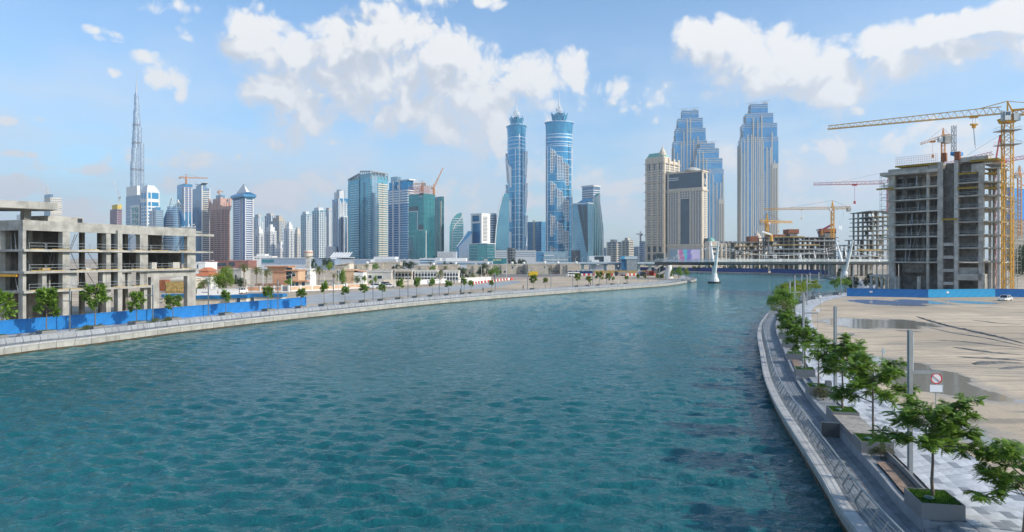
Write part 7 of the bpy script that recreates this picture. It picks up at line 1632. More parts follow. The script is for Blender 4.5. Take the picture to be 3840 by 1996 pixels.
for i, a in enumerate([
 ('big bright lime green tree left of the palms behind the white wall', 838, 1004, 1085, 84, 226, 'l', 0), ('dark low tree between the lime green tree and the first palm', 900, 1036, 1075, 46, 240, 'd', 0),
 ('broad fresh green tree beside the boat like white shape on the peach wall', 1282, 1016, 1072, 40, 258, 'g', 0), ('small dark tree touching the water tower on its right', 1177, 976, 1010, 24, 560, 'd', 1),
 ('tall dark tree clump right of the water tower', 1230, 966, 1005, 44, 570, 'd', 0), ('lime green weeping tree in front of the tall dark clump', 1236, 984, 1014, 24, 540, 'l', 0),
 ('olive green bush tree before the tall beige house', 1405, 991, 1016, 36, 500, 'g', 1), ('small green bush at the left end of the grey beige blank house', 1366, 1035, 1058, 20, 280, 'g', 0),
 ('dark spreading tree in front of the tall beige house with arched bays', 1492, 996, 1012, 52, 500, 'd', 1), ('large round dark tree clump left of the white striped office', 1534, 976, 1008, 66, 560, 'd', 0),
 ('bush below the tall dark palm', 1622, 999, 1016, 26, 420, 'g', 1), ('pale olive sparse tree between the ornate white houses', 1652, 1012, 1052, 34, 300, 'o', 0),
 ('round dark green tree in front of the beige stepped house', 1733, 1000, 1026, 34, 400, 'd', 0), ('dark bush behind the long white wall', 1738, 1022, 1046, 40, 360, 'd', 1),
 ('largest dark tree of the group behind the end of the white wall', 1815, 996, 1042, 56, 372, 'd', 1), ('brighter green tree at the right of the group behind the white wall', 1854, 1004, 1040, 52, 366, 'g', 1),
 ('dark trees behind the beige villas below the twin towers', 1958, 969, 996, 34, 640, 'd', 0), ('dark tree left of the glass rotunda', 1925, 975, 996, 24, 640, 'd', 1),
 ('green bush beside the parked cars', 1407, 1036, 1062, 18, 272, 'g', 0), ('low lime bush by the wooden gate', 1390, 1050, 1066, 18, 268, 'l', 0), ('small green shrub in front of the terracotta villa', 1083, 1047, 1072, 36, 250, 'g', 0),
 ('pale dusty bush under the cream villa near the left frame', 770, 1050, 1085, 50, 232, 'o', 0), ('green bush at the foot of the white wall by the left frame', 745, 1075, 1098, 36, 222, 'l', 0),
 ('tiny dark tree on the mall roofline left of centre', 1668, 982, 996, 14, 600, 'd', 1), ('tiny dark round tree on the mall roofline right of its twin', 1692, 982, 996, 12, 605, 'd', 0)]): broad_tree(*a[:7], i=a[7])
# trees round the end of the left bank and on the far bank
for a in (('largest pale green tree at the tip of the left bank', 2545, 1003, 1038, 34, 356, 'g', 0), ('yellow green tree at the very tip of the left bank', 2573, 1006, 1040, 22, 350, 'y', 0), ('small green tree left of the white end pier', 2522, 1008, 1040, 16, 360, 'g', 1)): broad_tree(*a[:7], i=a[7])
for i in range(12): p = (2604, 2622, 2641, 2660, 2716, 2737, 2757, 2776, 2838, 2856, 2872, 2986)[i]; broad_tree('small dark tree behind the far hoarding, number %s from the left under the footbridge' % ('one two three four five six seven eight nine ten eleven twelve'.split()[i]), p, 996+i % 3, 1012, 16, 575 if p < 2900 else 540, 'd', i=i, group='small trees behind the far hoarding')
for i, a in enumerate((('dark bushy tree behind the right light columns at the far end of the walk', 3195, 1028, 1082, 56, 250, 'd', 0), ('dark tree left of the concrete porch', 3262, 1034, 1080, 60, 255, 'd', 1), ('dark tree just left of the porch columns', 3300, 1032, 1080, 40, 262, 'd', 0), ('green tree at the foot of the right white mast', 3148, 1012, 1050, 22, 380, 'd', 1),
   ('dark wood of tall trees behind the large yellow crane', 3815, 905, 1040, 90, 420, 'd', 0), ('second tall dark tree at the right edge behind the crane', 3850, 930, 1060, 80, 380, 'd', 1))): broad_tree(*a[:7], i=a[7])
# palms
def frond(l, M, seed, droop):
    r = random.Random(seed); V = []; Fc = []; p = Vector((0, 0, 0)); d = Vector((1, 0, .55)).normalized(); n = 9
    for k in range(n):
        q = p+d*l/n; s = Vector((0, 1, 0)); w = l*.15*math.sin(math.pi*(.12+.8*k/n))
        for sg in (-1, 1):
            for j in range(2): pp = p.lerp(q, j*.5); quad(V, Fc, pp, (s*sg+d*.8+Vector((0, 0, -.35))).normalized(), Vector((0, 0, 1)), w*1.5, l*.045)
        k4 = len(V); V += [p+s*.012*l, q+s*.01*l, q-s*.01*l, p-s*.012*l]; Fc.append((k4, k4+1, k4+2, k4+3))
        p = q; d = (d+Vector((0, 0, -droop))).normalized()
    m = MB(); m.v = [tuple(v) for v in V]; m.f = Fc; m.m = [0]*len(Fc); return m.mesh('frond', M)
FM = [frond(1, FRD, 1, .14), frond(1, FRD, 2, .22)]; FDm = [frond(1, FRB, 3, .5), frond(1, FRB, 4, .9)]
def palm(label, px, pyt, pyb, wpx, D, dead=10, green=22, skirt=True, seed=0):
    r = random.Random(seed); l = wpx/2/FPX*D*1.12; zb = GZ; zt = ZZ(pyt, D)-l*.55-GZ; zt = max(zt, 1.2); t = thing('palm_tree', label, 'palm', (XX(px, D), D, zb), 0, 'date palms in the villa gardens')
    m = MB(); m.cyl((0, 0, 0), (.1, 0, zt*.5), .26, .2, 8); m.cyl((.1, 0, zt*.5), (0, 0, zt), .2, .24, 8); m.build('trunk', BARKP, t)
    for i in range(green): a = i*2.4; e = (i/green); o = inst('frond', FM[i % 2], t, (0, 0, zt), (r.uniform(-.1, .1), R(35-75*e), a), (l*r.uniform(.85, 1.1),)*3)
    for i in range(dead): a = i*2.4+.5; inst('dead_frond', FDm[i % 2], t, (0, 0, zt-.15), (0, R(35+35*(i/dead)), a), (l*r.uniform(.6, .9),)*3)
    return t
for i, a in enumerate((('tall palm with a thick brown skirt left of the terracotta villa', 915, 984, 1094, 50, 236, 16, 24), ('middle palm with dense crown left of the terracotta villa', 962, 996, 1090, 48, 248, 14, 24), ('palm right in front of the terracotta villa wall', 999, 1004, 1094, 50, 238, 6, 26),
  ('short palm in front of the lime green tree', 848, 1040, 1085, 52, 222, 2, 22), ('dusty olive palm by the left concrete leg', 763, 1042, 1092, 54, 220, 4, 22), ('palm with spreading golden crown right of the water tower', 1196, 990, 1060, 56, 272, 8, 26), ('half dead brown palm left of the broad fresh green tree', 1252, 1016, 1066, 36, 262, 14, 10),
  ('low wide palm in the garden below the peach house', 1338, 1028, 1075, 50, 262, 2, 26), ('small palm before the grey beige blank house', 1375, 990, 1012, 22, 430, 2, 20), ('tall dark palm above the beige roofs', 1614, 978, 1015, 20, 430, 8, 18), ('dead brown palm between the two ornate white houses', 1541, 1014, 1062, 30, 298, 20, 3), ('low golden palm under the ornate white house', 1568, 1033, 1062, 36, 294, 3, 22),
  ('palm behind the end of the long white wall', 1772, 1020, 1054, 40, 350, 3, 24), ('dead brown palm at the end of the white wall', 1828, 1012, 1050, 16, 352, 14, 2), ('green palm at the beige roof line behind the olive tree', 1672, 995, 1014, 24, 420, 2, 20), ('palm beside the large beige villa right of the yellow truck', 2061, 1003, 1032, 20, 470, 4, 18), ('palm behind the dark bush near the white wall', 1748, 1004, 1040, 22, 380, 2, 20))): palm(*a, seed=i)
# ---------------------------------------------------------------- promenade: planters, trees, columns, benches
grass_me = None
def grass_mesh(w, l, n, h, seed):
    r = random.Random(seed); V = []; Fc = []
    for i in range(n):
        x, y = r.uniform(-l/2, l/2), r.uniform(-w/2, w/2); k = len(V); a = r.uniform(0, 6.28); c, s = math.cos(a)*.018, math.sin(a)*.018; hh = h*r.uniform(.6, 1.4); lx, ly = r.uniform(-.06, .06), r.uniform(-.06, .06)
        V += [(x-c, y-s, 0), (x+c, y+s, 0), (x+lx, y+ly, hh)]; Fc.append((k, k+1, k+2))
    m = MB(); m.v = V; m.f = Fc; m.m = [0]*n; m.add([(-l/2, -w/2, .0), (l/2, -w/2, .0), (l/2, w/2, .0), (-l/2, w/2, .0)], [(0, 1, 2, 3)]); return m.mesh('grass', GRS)
PW, PL = 1.75, 2.1
gm = grass_mesh(PW-.08, PL-.08, 2600, .13, 1); gm2 = grass_mesh(PW-.08, PL-.08, 700, .13, 2)
pb_ = MB(); 
for (x0, x1, y0, y1) in ((-PL/2, PL/2, -PW/2, -PW/2+.05), (-PL/2, PL/2, PW/2-.05, PW/2), (-PL/2, -PL/2+.05, -PW/2+.05, PW/2-.05), (PL/2-.05, PL/2, -PW/2+.05, PW/2-.05)): pb_.box(x0, x1, y0, y1, 0, .72)
pb_.box(-PL/2+.05, PL/2-.05, -PW/2+.05, PW/2-.05, 0, .6); PBM = pb_.mesh('box', PGREY)
dl = MB(); dl.cyl((0, 0, 0), (0, 0, .16), .05, .05, 8); dl.lathe([(.2, .14), (.215, .17), (.20, .21), (.03, .225)], 14); DLM = dl.mesh('dome', mat('patina_green', (.10, .17, .15), .5, .3, var=.1), True)
ORD = 'first second third fourth fifth sixth seventh eighth ninth tenth eleventh twelfth thirteenth fourteenth fifteenth sixteenth seventeenth eighteenth nineteenth twentieth'.split()+['twenty first', 'twenty second', 'twenty third', 'twenty fourth', 'twenty fifth', 'twenty sixth', 'twenty seventh', 'twenty eighth', 'twenty ninth', 'thirtieth']
def planter(B, s, o, label, lamp, g, z=GZ-.08, tall=True):
    p = B.P(s, o, z); a = B.ang(s); t = thing('planter', label, 'planter', p, a, 'grey planters along the promenade'); inst('box', PBM, t); inst('grass', g, t, (0, 0, .605))['kind'] = 'stuff'
    if lamp: q = B.P(s-.45, o-.35 if B.side > 0 else o-.3, z+.62); l = thing('garden_light', lamp, 'light', q, a, 'low dome lights in the planters'); inst('dome', DLM, l)
    return p
# right bank
pxs = [3500, 3272.5, 3158, 3070.5, 3016, 2983, 2960, 2944]
sr = [RB.at_px(p, 3.38, sR0-4, RB.at_Y(112)) for p in pxs]
where = ['nearest the camera at right', 'behind the second wooden seat', 'at the far end of the wooden deck', 'with the brown shrub in front', 'just past the far steps', 'fifth behind the slim tree', 'sixth from the camera', 'seventh from the camera by the wall bend']
TZ = GZ-.08+.6
tsp = [('near promenade tree with broad spreading crown in the closest full planter', 0, 1.06, .4), ('leafy tree with forked trunk beside the wooden deck', 0, 1.08, 2.2), ('tall full tree at the far end of the wooden deck', 1, 1.16, 1.0), ('thin sparse tree in the planter with the brown shrub', 2, .98, .3), ('full green tree right behind the far steps', 1, .95, 3.4), ('dark green tree leaning left behind the far steps', 1, .9, 5.), ('bushy tree sixth along the right promenade', 0, .8, 4.4), ('bushy tree seventh along the right promenade', 1, .8, .9)]
for i, s in enumerate(sr):
    planter(RB, s, 3.38, 'grey box planter with grass, %s' % where[i], 'green dome light in the planter %s' % where[i], gm if i < 4 else gm2)
    k, sc, rz = tsp[i][1:]; q = RB.P(s+.25, 3.45, TZ); put_tree('promenade_tree', tsp[i][0], *NTm[k], q, sc, rz, scz=sc*(.90 if i == 0 else .96))
s = RB.at_px(3838, 4.3, 18, 60) or RB.at_Y(27)
s = min(RB.s, key=lambda v: abs((lambda q: CXP+FPX*q.x/q.y if q.y > 5 else 9e9)(RB.P(v, 6.0))-3842)); q = RB.P(s, 6.0, GZ); put_tree('promenade_tree', 'closest tree cut off by the right edge of the picture', *NTm[3], q, .84, 1.2, scz=.76)
# farther trees on the right bank, round the bend
far = [(2925, 'g', 0, 1.05), (2908, 'g', 1, .95), (2934, 'o', 2, .8), (2950, 'g', 0, .9), (2962, 'y', 1, 1.), (2990, 'y', 0, 1.05), (3010, 'y', 1, 1.0), (3030, 'y', 0, 1.0), (3055, 'y', 1, 1.0), (3094, 'y', 0, .95), (3139, 'g', 1, .9), (3172, 'g', 0, .85)]
lab = ['bushy dark green tree leaning over the water where the wall bends', 'leftmost dark green tree overhanging the canal on the right bank', 'dusty olive tree low at the wall bend', 'green tree behind the bench at the bend', 'leftmost yellow green tree beyond the bend', 'second yellow green tree beyond the bend', 'third yellow green tree beyond the bend', 'fourth yellow green tree beyond the bend', 'fifth yellow green tree beyond the bend', 'last yellow green tree beyond the bend standing slightly apart', 'small dark leaved tree left of the far light column', 'small dark leaved tree right of the far light column']
for i, (px, k, v, sc) in enumerate(far):
    Y = [108, 117, 100, 125, 136, 146, 154, 163, 172, 182, 205, 216][i]; s = RB.at_Y(Y); o = 3.5; q = RB.P(s, o, GZ)
    for dd in range(60):
        q2 = RB.P(s+dd*.5-15, o, GZ)
        if abs(CXP+FPX*q2.x/q2.y-px) < abs(CXP+FPX*q.x/q.y-px): q = q2
    t = thing('promenade_tree', lab[i], 'tree', q, i*1.3); inst('trunk', TR[i % 2], t, sc=(2.0, 2.0, 3.1)); inst('crown', RC[k][v % len(RC[k])], t, (0, 0, 3.7*sc), sc=(2.5*sc, 2.5*sc, 2.0*sc))
    if i in (7, 9, 10): planter(RB, RB.at_Y(q.y), 4., ('grey box planter under the fourth yellow green tree', 'grey box planter under the last yellow green tree', 'grey box planter under the small dark leaved tree')[(7, 9, 10).index(i)], None, gm2)
def light_column(B, s, o, h, label, group, w=.2, arm=1.5, ang=None, z=GZ):
    p = B.P(s, o, z); t = thing('light_column', label, 'lamp post', p, 0 if ang is None else ang, group)
    m = MB(); m.box(-w/2, w/2, -w/2, w/2, 0, h); m.box(-w*.62, w*.62, -w*.62, w*.62, 0, .05); m.build('column', GREYM, t); m = MB(); m.box(min(w/2*(1 if arm > 0 else -1), arm), max(w/2*(1 if arm > 0 else -1), arm), -.075, .075, h*.70, h*.70+.15); m.build('arm', GREYM, t); MB().box(w/2+.02, w/2+.06, -w*.25, w*.25, h*.72, h*.97).build('light_strip', mat('lens', (.55, .58, .60), .3), t)
    return t
cols = [(3413, 44, 20, 60, 'nearest grey light column beside the round traffic sign'), (3130, 0, 40, 75, 'second grey light column standing among the trees'), (3013, 0, 60, 96, 'third grey light column with its arm over the sand edge')]
for px, _, y0, y1, l in cols: light_column(RB, RB.at_px(px, 3.98, RB.at_Y(y0), RB.at_Y(y1)), 3.98, 7.6, l, 'light columns on the right promenade')
for px, Y, o, l in ((3026, 150, 6.2, 'fourth grey light column on the pale walk beyond the bend'), (2961, 122, 5.6, 'light column between the green trees at the bend'), (2943, 128, 4.8, 'leftmost light column at the bend above the dark trees'), (2980, 168, 4, 'thin light column left of the yellow green trees'), (3006, 176, 4, 'thin light column above the yellow green trees'), (3037, 184, 4, 'thin light column in the middle of the yellow green trees'), (3071, 193, 5, 'thin light column right of the yellow green trees'), (3153, 215, 6, 'light column at the far end of the pale walk'), (3198, 245, 5, 'farthest light column before the concrete porch')):
    s = RB.at_Y(Y); b_ = min([s+d*.5 for d in range(-60, 60)], key=lambda v: abs(CXP+FPX*RB.P(v, o).x/RB.P(v, o).y-px)); light_column(RB, b_, o, 7.4, l, 'light columns on the right promenade')
# low wall, beds, seats, steps between the planters of the right bank
t = thing('low_wall', 'low grey stone wall between the lower and upper walks at right', 'wall')
steps = [(sr[0]-5.2, sr[0]-1.3, 'near grey stone steps cut beside the closest planter'), (sr[3]+1.4, sr[4]-1.2, 'far grey stone steps between two planters'), (sr[5]+1.6, sr[5]+4.2, 'third flight of stone steps near the bend')]
WALLM = mat('low_wall_stone', (.27, .285, .305), .6, var=.1, vs=1.5, streak=.15); s = sR0-14; cuts = sorted((a, c) for a, c, _ in steps); segs = []
for a, c in cuts: segs.append((s, a)); s = c
segs.append((s, RB.L-3))
bed = MB(); wall_n = 0; rest = MB()
for a, c in segs:
    RB.sweep(bed, [(2.78, .6), (2.78, 1.70), (4.25, 1.70), (4.25, .6)], a, c, 1.)
    x = a
    while x < c-.2:
        e = min(x+1.8, c); m = MB(); RB.sweep(m, [(2.5, LZ-.05), (2.5, 1.76), (2.78, 1.76), (2.78, LZ-.05)], x+.006, e-.006, .9)
        if wall_n < 60: m.build('block', WALLM, t)
        else: rest.add(m.v, m.f)
        x = e; wall_n += 1
rest.build('block', WALLM, t, kind='stuff'); put(bed.build('planting_bed', mat('bed_concrete', (.24, .25, .26), .8)), kind='structure')
for a, c, l in steps:
    u = thing('steps', l, 'steps')
    for k in range(3): m = MB(); RB.sweep(m, [(2.55+.55*k, LZ-.1), (2.55+.55*k, LZ+.2*(k+1)), (4.25, LZ+.2*(k+1)), (4.25, LZ-.1)], a+.01+.002*k, c-.01-.002*k, .8); m.build('step', WALLM, u)
WOOD2 = mat('weathered_deck', (.37, .34, .305), .75, var=.2, vs=3, objrand=.15)
def seat(a, c, o0, o1, z, label, nm='wooden_bench', nplank=7, along=False):
    WD = WOOD2 if along else WOOD
    u = thing(nm, label, 'bench'); w = (o1-o0)/nplank
    if along:
        n = int((c-a)/.14)
        for k in range(n): m = MB(); RB.sweep(m, [(o0, z), (o0, z+.04), (o1, z+.04), (o1, z)], a+(c-a)*k/n, a+(c-a)*(k+1)/n-.012, 1); m.build('plank', WD, u)
    else:
        for k in range(nplank): m = MB(); RB.sweep(m, [(o0+w*k, z), (o0+w*k, z+.04), (o0+w*(k+1)-.012, z+.04), (o0+w*(k+1)-.012, z)], a, c, .8); m.build('plank', WD, u)
    m = MB(); RB.sweep(m, [(o0+.05, z-.12), (o0+.05, z-.002), (o1-.05, z-.002), (o1-.05, z-.12)], a, c, .8); m.build('bearer', DARKM, u); return u
seat(sr[0]+1.1, sr[1]-3.0, 2.82, 3.6, 1.83, 'brown wooden seat between the two nearest planters')
seat(sr[1]+1.05, sr[2]-1.05, 2.56, 4.2, 2.2, 'pale grey wooden deck between two grassy planters', 'wooden_deck', along=True)
seat(sr[4]+1.2, sr[5]-1.6, 2.82, 3.6, 1.83, 'small brown wooden seat behind the far planter')
m = MB(); RB.sweep(m, [(3.66, 1.6), (3.66, 2.15), (3.76, 2.15), (3.76, 1.6)], sr[0]+1.1, sr[1]-1.2, .8); put(m.build('back_panel', PGREY), 'sloping grey panel behind the brown wooden seat', 'panel')
m = MB(); RB.sweep(m, [(2.52, 1.5), (2.52, 2.18), (2.57, 2.18), (2.57, 1.5)], sr[1]+1.05, sr[2]-1.05, .8); RB.sweep(m, [(2.57, 1.5), (2.57, 2.18), (4.15, 2.18), (4.15, 1.5)], sr[1]+1.08, sr[2]-1.08, .8); put(m.build('service_cabinet', PGREY), 'long grey service cabinet under the wooden deck', 'cabinet')
p = RB.P((sr[1]*.45+sr[2]*.55), 2.48, LZ+.05); a = RB.ang(sr[2]); u = thing('cabinet_door', 'grey cabinet door standing open across the lower walk', 'door', p, a+math.pi/2-.05); MB().box(0, 1.15, -.03, .03, 0, .95).build('leaf', mat('door_panel', (.10, .105, .11), .45, .3), u); m = MB(); m.box(-.02, 1.17, -.04, .04, .95, .99); m.box(-.02, .02, -.04, .04, 0, .95); m.box(1.13, 1.17, -.04, .04, 0, .95); m.build('door_frame', GREYM, u)
p = RB.P(sr[3]+.1, 4.4, GZ); u = thing('litter_bin', 'grey litter bin behind the planter with the brown shrub', 'bin', p, RB.ang(sr[3])); MB().box(-.35, .35, 0, .45, 0, 1.0).build('body', PGREY, u); MB().box(-.28, .28, .06, .39, 1.002, 1.02).build('opening', DARKM, u)
sh = [round_crown(20+k, 1500, .12, SHR, 16, .8, .1) for k in range(2)]; shg = round_crown(25, 1200, .12, LFD, 16, .8, .1)
for i, (ss, o, r, l, me_) in enumerate(((sr[1]-1.9, 4.2, .62, 'round brownish shrub beside the brown wooden seat', sh[0]), (sr[3]-1.7, 4.1, .7, 'brown green shrub in front of the planter with the thin tree', sh[1]), (sr[3]-2.7, 4.2, .55, 'smaller dull shrub nearer the wooden deck', sh[0]), (sr[4]+1.35, 3.9, .5, 'dark green shrub beside the far planter', shg), (sr[6]+1.8, 4.0, .6, 'round brown shrub near the bend', sh[1]), (sr[7]+2.2, 4.0, .7, 'dark shrub past the last planter before the bend', shg))):
    q = RB.P(ss, o-.85, 1.7); u = thing('shrub', l, 'shrub', q, i); inst('foliage', me_, u, (0, 0, r*.6), sc=(r, r, r*.85)); m = MB(); m.cyl((0, 0, 0), (0, 0, r*.6), .04, .02, 5); m.build('stem', BARK, u)
# steel bench by the railing at the bend
sb = RB.at_Y(82); u = thing('steel_bench', 'grey slatted steel bench beside the railing at the wall bend', 'bench', RB.P(sb, 1.2, LZ), RB.ang(sb))
for k in range(6): MB().box(-.9, .9, -.26+.09*k, -.19+.09*k, .43, .46).build('slat', GREYM, u)
for k in range(4): MB().box(-.9, .9, .3-.0*k+.02*k, .33+.02*k, .55+.1*k, .62+.1*k).build('slat', GREYM, u)
for x in (-.8, .8): m = MB(); m.path([(x, -.25, 0), (x, -.22, .43), (x, .28, .43), (x, .36, .9)], .03, 5); m.cyl((x, .28, .43), (x, .34, 0), .03, .03, 5); m.build('leg', GREYM, u)
# signs on the right
p = GP(3513, 1600, GZ); Y = 45.; x = XX(3511, Y); u = thing('traffic_sign', 'round white traffic sign with red ring and slash above a blank white plate', 'sign', (x, Y, GZ), R(-6)); zc = ZZ(1420, Y)-GZ; zp = ZZ(1455, Y)-GZ
MB().cyl((0, .05, 0), (0, .05, zc+.3), .035, .035, 8).build('post', STEEL, u); m = MB(); m.cyl((0, .0, zc), (0, -.02, zc), .36, .36, 28); m.build('disc', WHITE, u)
m = MB(); vs = []; n = 32
for i in range(n):
    a = 6.283*i/n
    for rr_, yy in ((.36, -.024), (.29, -.024)): vs.append((rr_*math.cos(a), yy, zc+rr_*math.sin(a)))
m.add(vs, [(2*i, 2*i+1, (2*i+3) % (2*n), (2*i+2) % (2*n)) for i in range(n)]); m.beam((-.24, -.026, zc+.2), (.24, -.026, zc-.2), .01, .06, up=(0, 1, 0)); RS = mat('sign_red', (.62, .02, .03), .4, var=.03); m.build('red_ring', RS, u); MB().box(-.4, .4, -.02, .0, zp-.26, zp+.2).build('plate', mat('plate_white', (.78, .80, .83), .4, var=.03), u); m = MB(); [m.box(*q) for q in ((-.42, .42, -.03, .002, zp+.2, zp+.22), (-.42, .42, -.03, .002, zp-.28, zp-.26), (-.42, -.4, -.03, .002, zp-.26, zp+.2), (.4, .42, -.03, .002, zp-.26, zp+.2))]; m.build('plate_frame', STEEL, u)
Y = 78; x = XX(3309, Y); u = thing('sign_post', 'small blue grey sign on a slim post in front of the large puddle', 'sign', (x, Y, GZ), .3); zt = ZZ(1307, Y)-GZ; m = MB(); m.cyl((0, 0, 0), (0, 0, zt), .045, .045, 8); m.build('post', STEEL, u); MB().box(.04, .34, -.02, .02, zt-.62, zt-.05).build('plate', mat('sign_back', (.25, .34, .40), .5), u)
for px, pyt, pyb, l in ((3077, 1108, 1167, 'thin metal post with white plate on the pale walk beyond the bend'), (3067, 1158, 1232, 'thin sign post standing at the sand edge near the bend')):
    q = GP(px, pyb, GZ); u = thing('sign_post', l, 'sign', (q[0], q[1], GZ)); zt = ZZ(pyt, q[1])-GZ; m = MB(); m.cyl((0, 0, 0), (0, 0, zt), .04, .04, 6); m.build('post', STEEL, u); MB().box(-.25, .25, -.03, -.0, zt-.5, zt).build('plate', WHITE2, u)
# left promenade
lcol = [267, 577, 783, 1039.5, 1250, 1398, 1530, 1648, 1730, 1858, 1977.5, 2065, 2147, 2222.7, 2274, 2354, 2430, 2473]
sLm = LB.at_Y(420)
for i, px in enumerate(lcol):
    s = LB.at_px(px, 6.2, 0, sLm); light_column(LB, s, 6.2, 6.6, '%s slim grey light column from the left along the left promenade' % ORD[i], 'light columns along the left promenade', .16 if i < 6 else .2, -1.3)
ltr = [(-8, 1, 1.35, 0), (182, 0, 1.3, 0), (357, 1, 1.3, 0), (514, 0, 1.15, 0), (652, 1, 1.1, 0), (850, 3, .95, 0), (1005, 2, 1., 0), (1131, 2, 1.05, 0), (1213, 3, 1.05, 0), (1295, 2, .95, 0), (1366, 2, 1., 0), (1436, 2, .9, 0), (1500, 3, 1.1, 0), (1562, 3, 1.1, 0), (1622, 3, 1.05, 0), (1680, 3, 1.1, 0), (1740, 3, 1.1, 0), (1765, 2, .8, 0), (1842, 2, .8, 0), (2001, 1, 1., 1), (2044, 2, .8, 1), (2165, 1, 1.05, 1), (2207, 0, .95, 1), (2247, 1, 1.05, 1), (2281, 0, .95, 1), (2298, 2, .6, 0), (2348, 2, .8, 1), (2393, 3, .8, 1), (2419, 3, .85, 1), (2466, 3, .8, 1), (2485, 3, .7, 1), (2517, 3, .8, 1)]
def ordn(i): return ORD[i] if i < 30 else ('thirty first', 'thirty second')[i-30]
for i, (px, k, sc, y) in enumerate(ltr):
    s = LB.at_px(px, 4.3, 0, sLm); q = LB.P(s, 4.3, GZ+.45); me_ = (MTy if y else MTm)[k]
    rt = random.Random(i); put_tree('young_tree', '%s young %s tree from the left along the left promenade' % (ordn(i), 'yellow green' if y else 'green'), *me_, q, sc*rt.uniform(.85, 1.1), i*1.1, 'young trees along the left promenade', sc*rt.uniform(.85, 1.2))
    if i < 27 and i not in (20, 24): planter(LB, s, 4.3, 'grey planter under the %s young tree from the left on the left promenade' % ordn(i), None, gm2)
m = MB(); LB.sweep(m, [(3.3, LZ-.1), (3.3, 1.78), (5.3, 1.78), (5.3, LZ-.1)], sL0-2, sL1, 2); put(m.build('planting_bed', mat('low_wall_stone', (.27, .285, .305))), kind='structure')
wp = thing('low_wall', 'grey panelled retaining wall behind the railing of the left promenade', 'wall'); s = sL0
while s < sL1-2: m = MB(); LB.sweep(m, [(3.22, LZ), (3.22, 1.95), (3.28, 1.95), (3.28, LZ)], s+.02, s+1.98, 1); m.build('panel', mat('retaining_panel', (.36, .375, .40), .6, var=.08, objrand=.14), wp); s += 2.0
for i, (px, w) in enumerate(((330, 2.2), (585, 2.6), (628, 2.0), (380, 1.2))):
    s = LB.at_px(px, 4.3, 0, sLm); u = thing('shrub', ('pale grassy shrub', 'long grassy shrub bed', 'grey green grassy shrub', 'low clipped shrub')[i]+(' left of the third young tree', ' left of the fifth young tree', ' right at the fifth young tree', ' right of the third young tree')[i]+' on the left promenade', 'shrub', LB.P(s, 4.2, GZ), LB.ang(s)); inst('foliage', RC['o'][0], u, (0, 0, .35), sc=(w, .7, .55))
# ---------------------------------------------------------------- vehicles, barriers, people
TYRE = mat('tyre', (.02, .02, .02), .8); GLZ = glass('car_window', (.03, .04, .05), cell=(5, 5), metal=.2, rough=.06)
LAMP = mat('headlight', (.7, .7, .68), .2); TAIL = mat('tail_light', (.45, .02, .02), .3)
def car(label, loc, rz, paint, L=4.6, W=1.8, H=1.5, kind='saloon', group=None, z=GZ, name='parked_car'):
    t = thing(name, label, 'car', (loc[0], loc[1], z), rz, group); h = W/2; g = .28; b = .82*H/1.5
    prof = {'saloon': [(-.5, g), (.5, g), (.5, .62), (.47, b*.86), (.24, b), (-.36, b+.06), (-.5, b*.95)], 'suv': [(-.5, g), (.5, g), (.5, .7), (.47, b+.1), (.22, b+.2), (-.5, b+.2)]}[kind]
    m = MB(); n = len(prof); vs = [(x*L, -h, zz) for x, zz in prof]+[(x*L, h, zz) for x, zz in prof]; m.add(vs, [tuple(range(n)), tuple(range(2*n-1, n-1, -1))]+[(i+n, (i+1) % n+n, (i+1) % n, i) for i in range(n)]); m.build('body', paint, t)
    zb = b+.0 if kind == 'saloon' else b+.18; cab = [(.24, zb), (.08, H), (-.22, H), (-.40, zb+.05)] if kind == 'saloon' else [(.22, zb), (.10, H), (-.46, H), (-.49, zb)]
    k = .86; m = MB(); n = 4; vs = [(x*L, -h*(.98 if i in (0, 3) else k), zz) for i, (x, zz) in enumerate(cab)]+[(x*L, h*(.98 if i in (0, 3) else k), zz) for i, (x, zz) in enumerate(cab)]; m.add(vs, [(0, 1, 2, 3), (7, 6, 5, 4)]+[(i+n, (i+1) % n+n, (i+1) % n, i) for i in range(n)]); m.build('windows', GLZ, t)
    m = MB(); m.box(cab[2][0]*L-.02, cab[1][0]*L+.02, -h*k-.01, h*k+.01, H-.02, H+.04); 
    for i in (0, 3):
        for sg in (-1, 1): a, c = cab[i], cab[1 if i == 0 else 2]; m.beam((a[0]*L, sg*h*.985, a[1]), (c[0]*L, sg*h*(k+.01), c[1]), .08)
    for sg in (-1, 1): m.beam((-.08*L, sg*h*.985, zb), (-.08*L, sg*h*(k+.01), H), .08)
    m.build('roof', paint, t)
    for x in (.31, -.31):
        for sg in (-1, 1): m = MB(); m.cyl((x*L, sg*(h-.2), .32), (x*L, sg*(h+.01), .32), .32, .32, 16); w = m.build('wheel', TYRE, t); q = MB(); q.cyl((x*L, sg*(h+.005), .32), (x*L, sg*(h+.02), .32), .19, .17, 10); q.build('rim', STEEL, w)
    for sg in (-1, 1): MB().box(.495*L, .502*L, sg*h*.72-.18, sg*h*.72+.18, .6, .74).build('headlight', LAMP, t); MB().box(-.503*L, -.495*L, sg*h*.78-.14, sg*h*.78+.14, .62, .8).build('tail_light', TAIL, t)
    return t
CW = mat('car_white', (.78, .78, .77), .25, var=.03, coat=.5); CS = mat('car_silver', (.45, .47, .49), .3, .5, var=.05, coat=.5); CB = mat('car_black', (.02, .025, .035), .25, var=.05, coat=.5); CY = mat('truck_yellow', (.75, .50, .01), .45, var=.08)
g = GP(3530, 1126, GZ)
p = GP(3769, 1128, GZ); car('white saloon car parked alone on the sand before the right hoarding', p, R(212), CW)
car('white off road car parked at the end of the plain white wall', GP(906, 1101, GZ), R(80), CW, 4.6, 1.9, 1.85, 'suv')
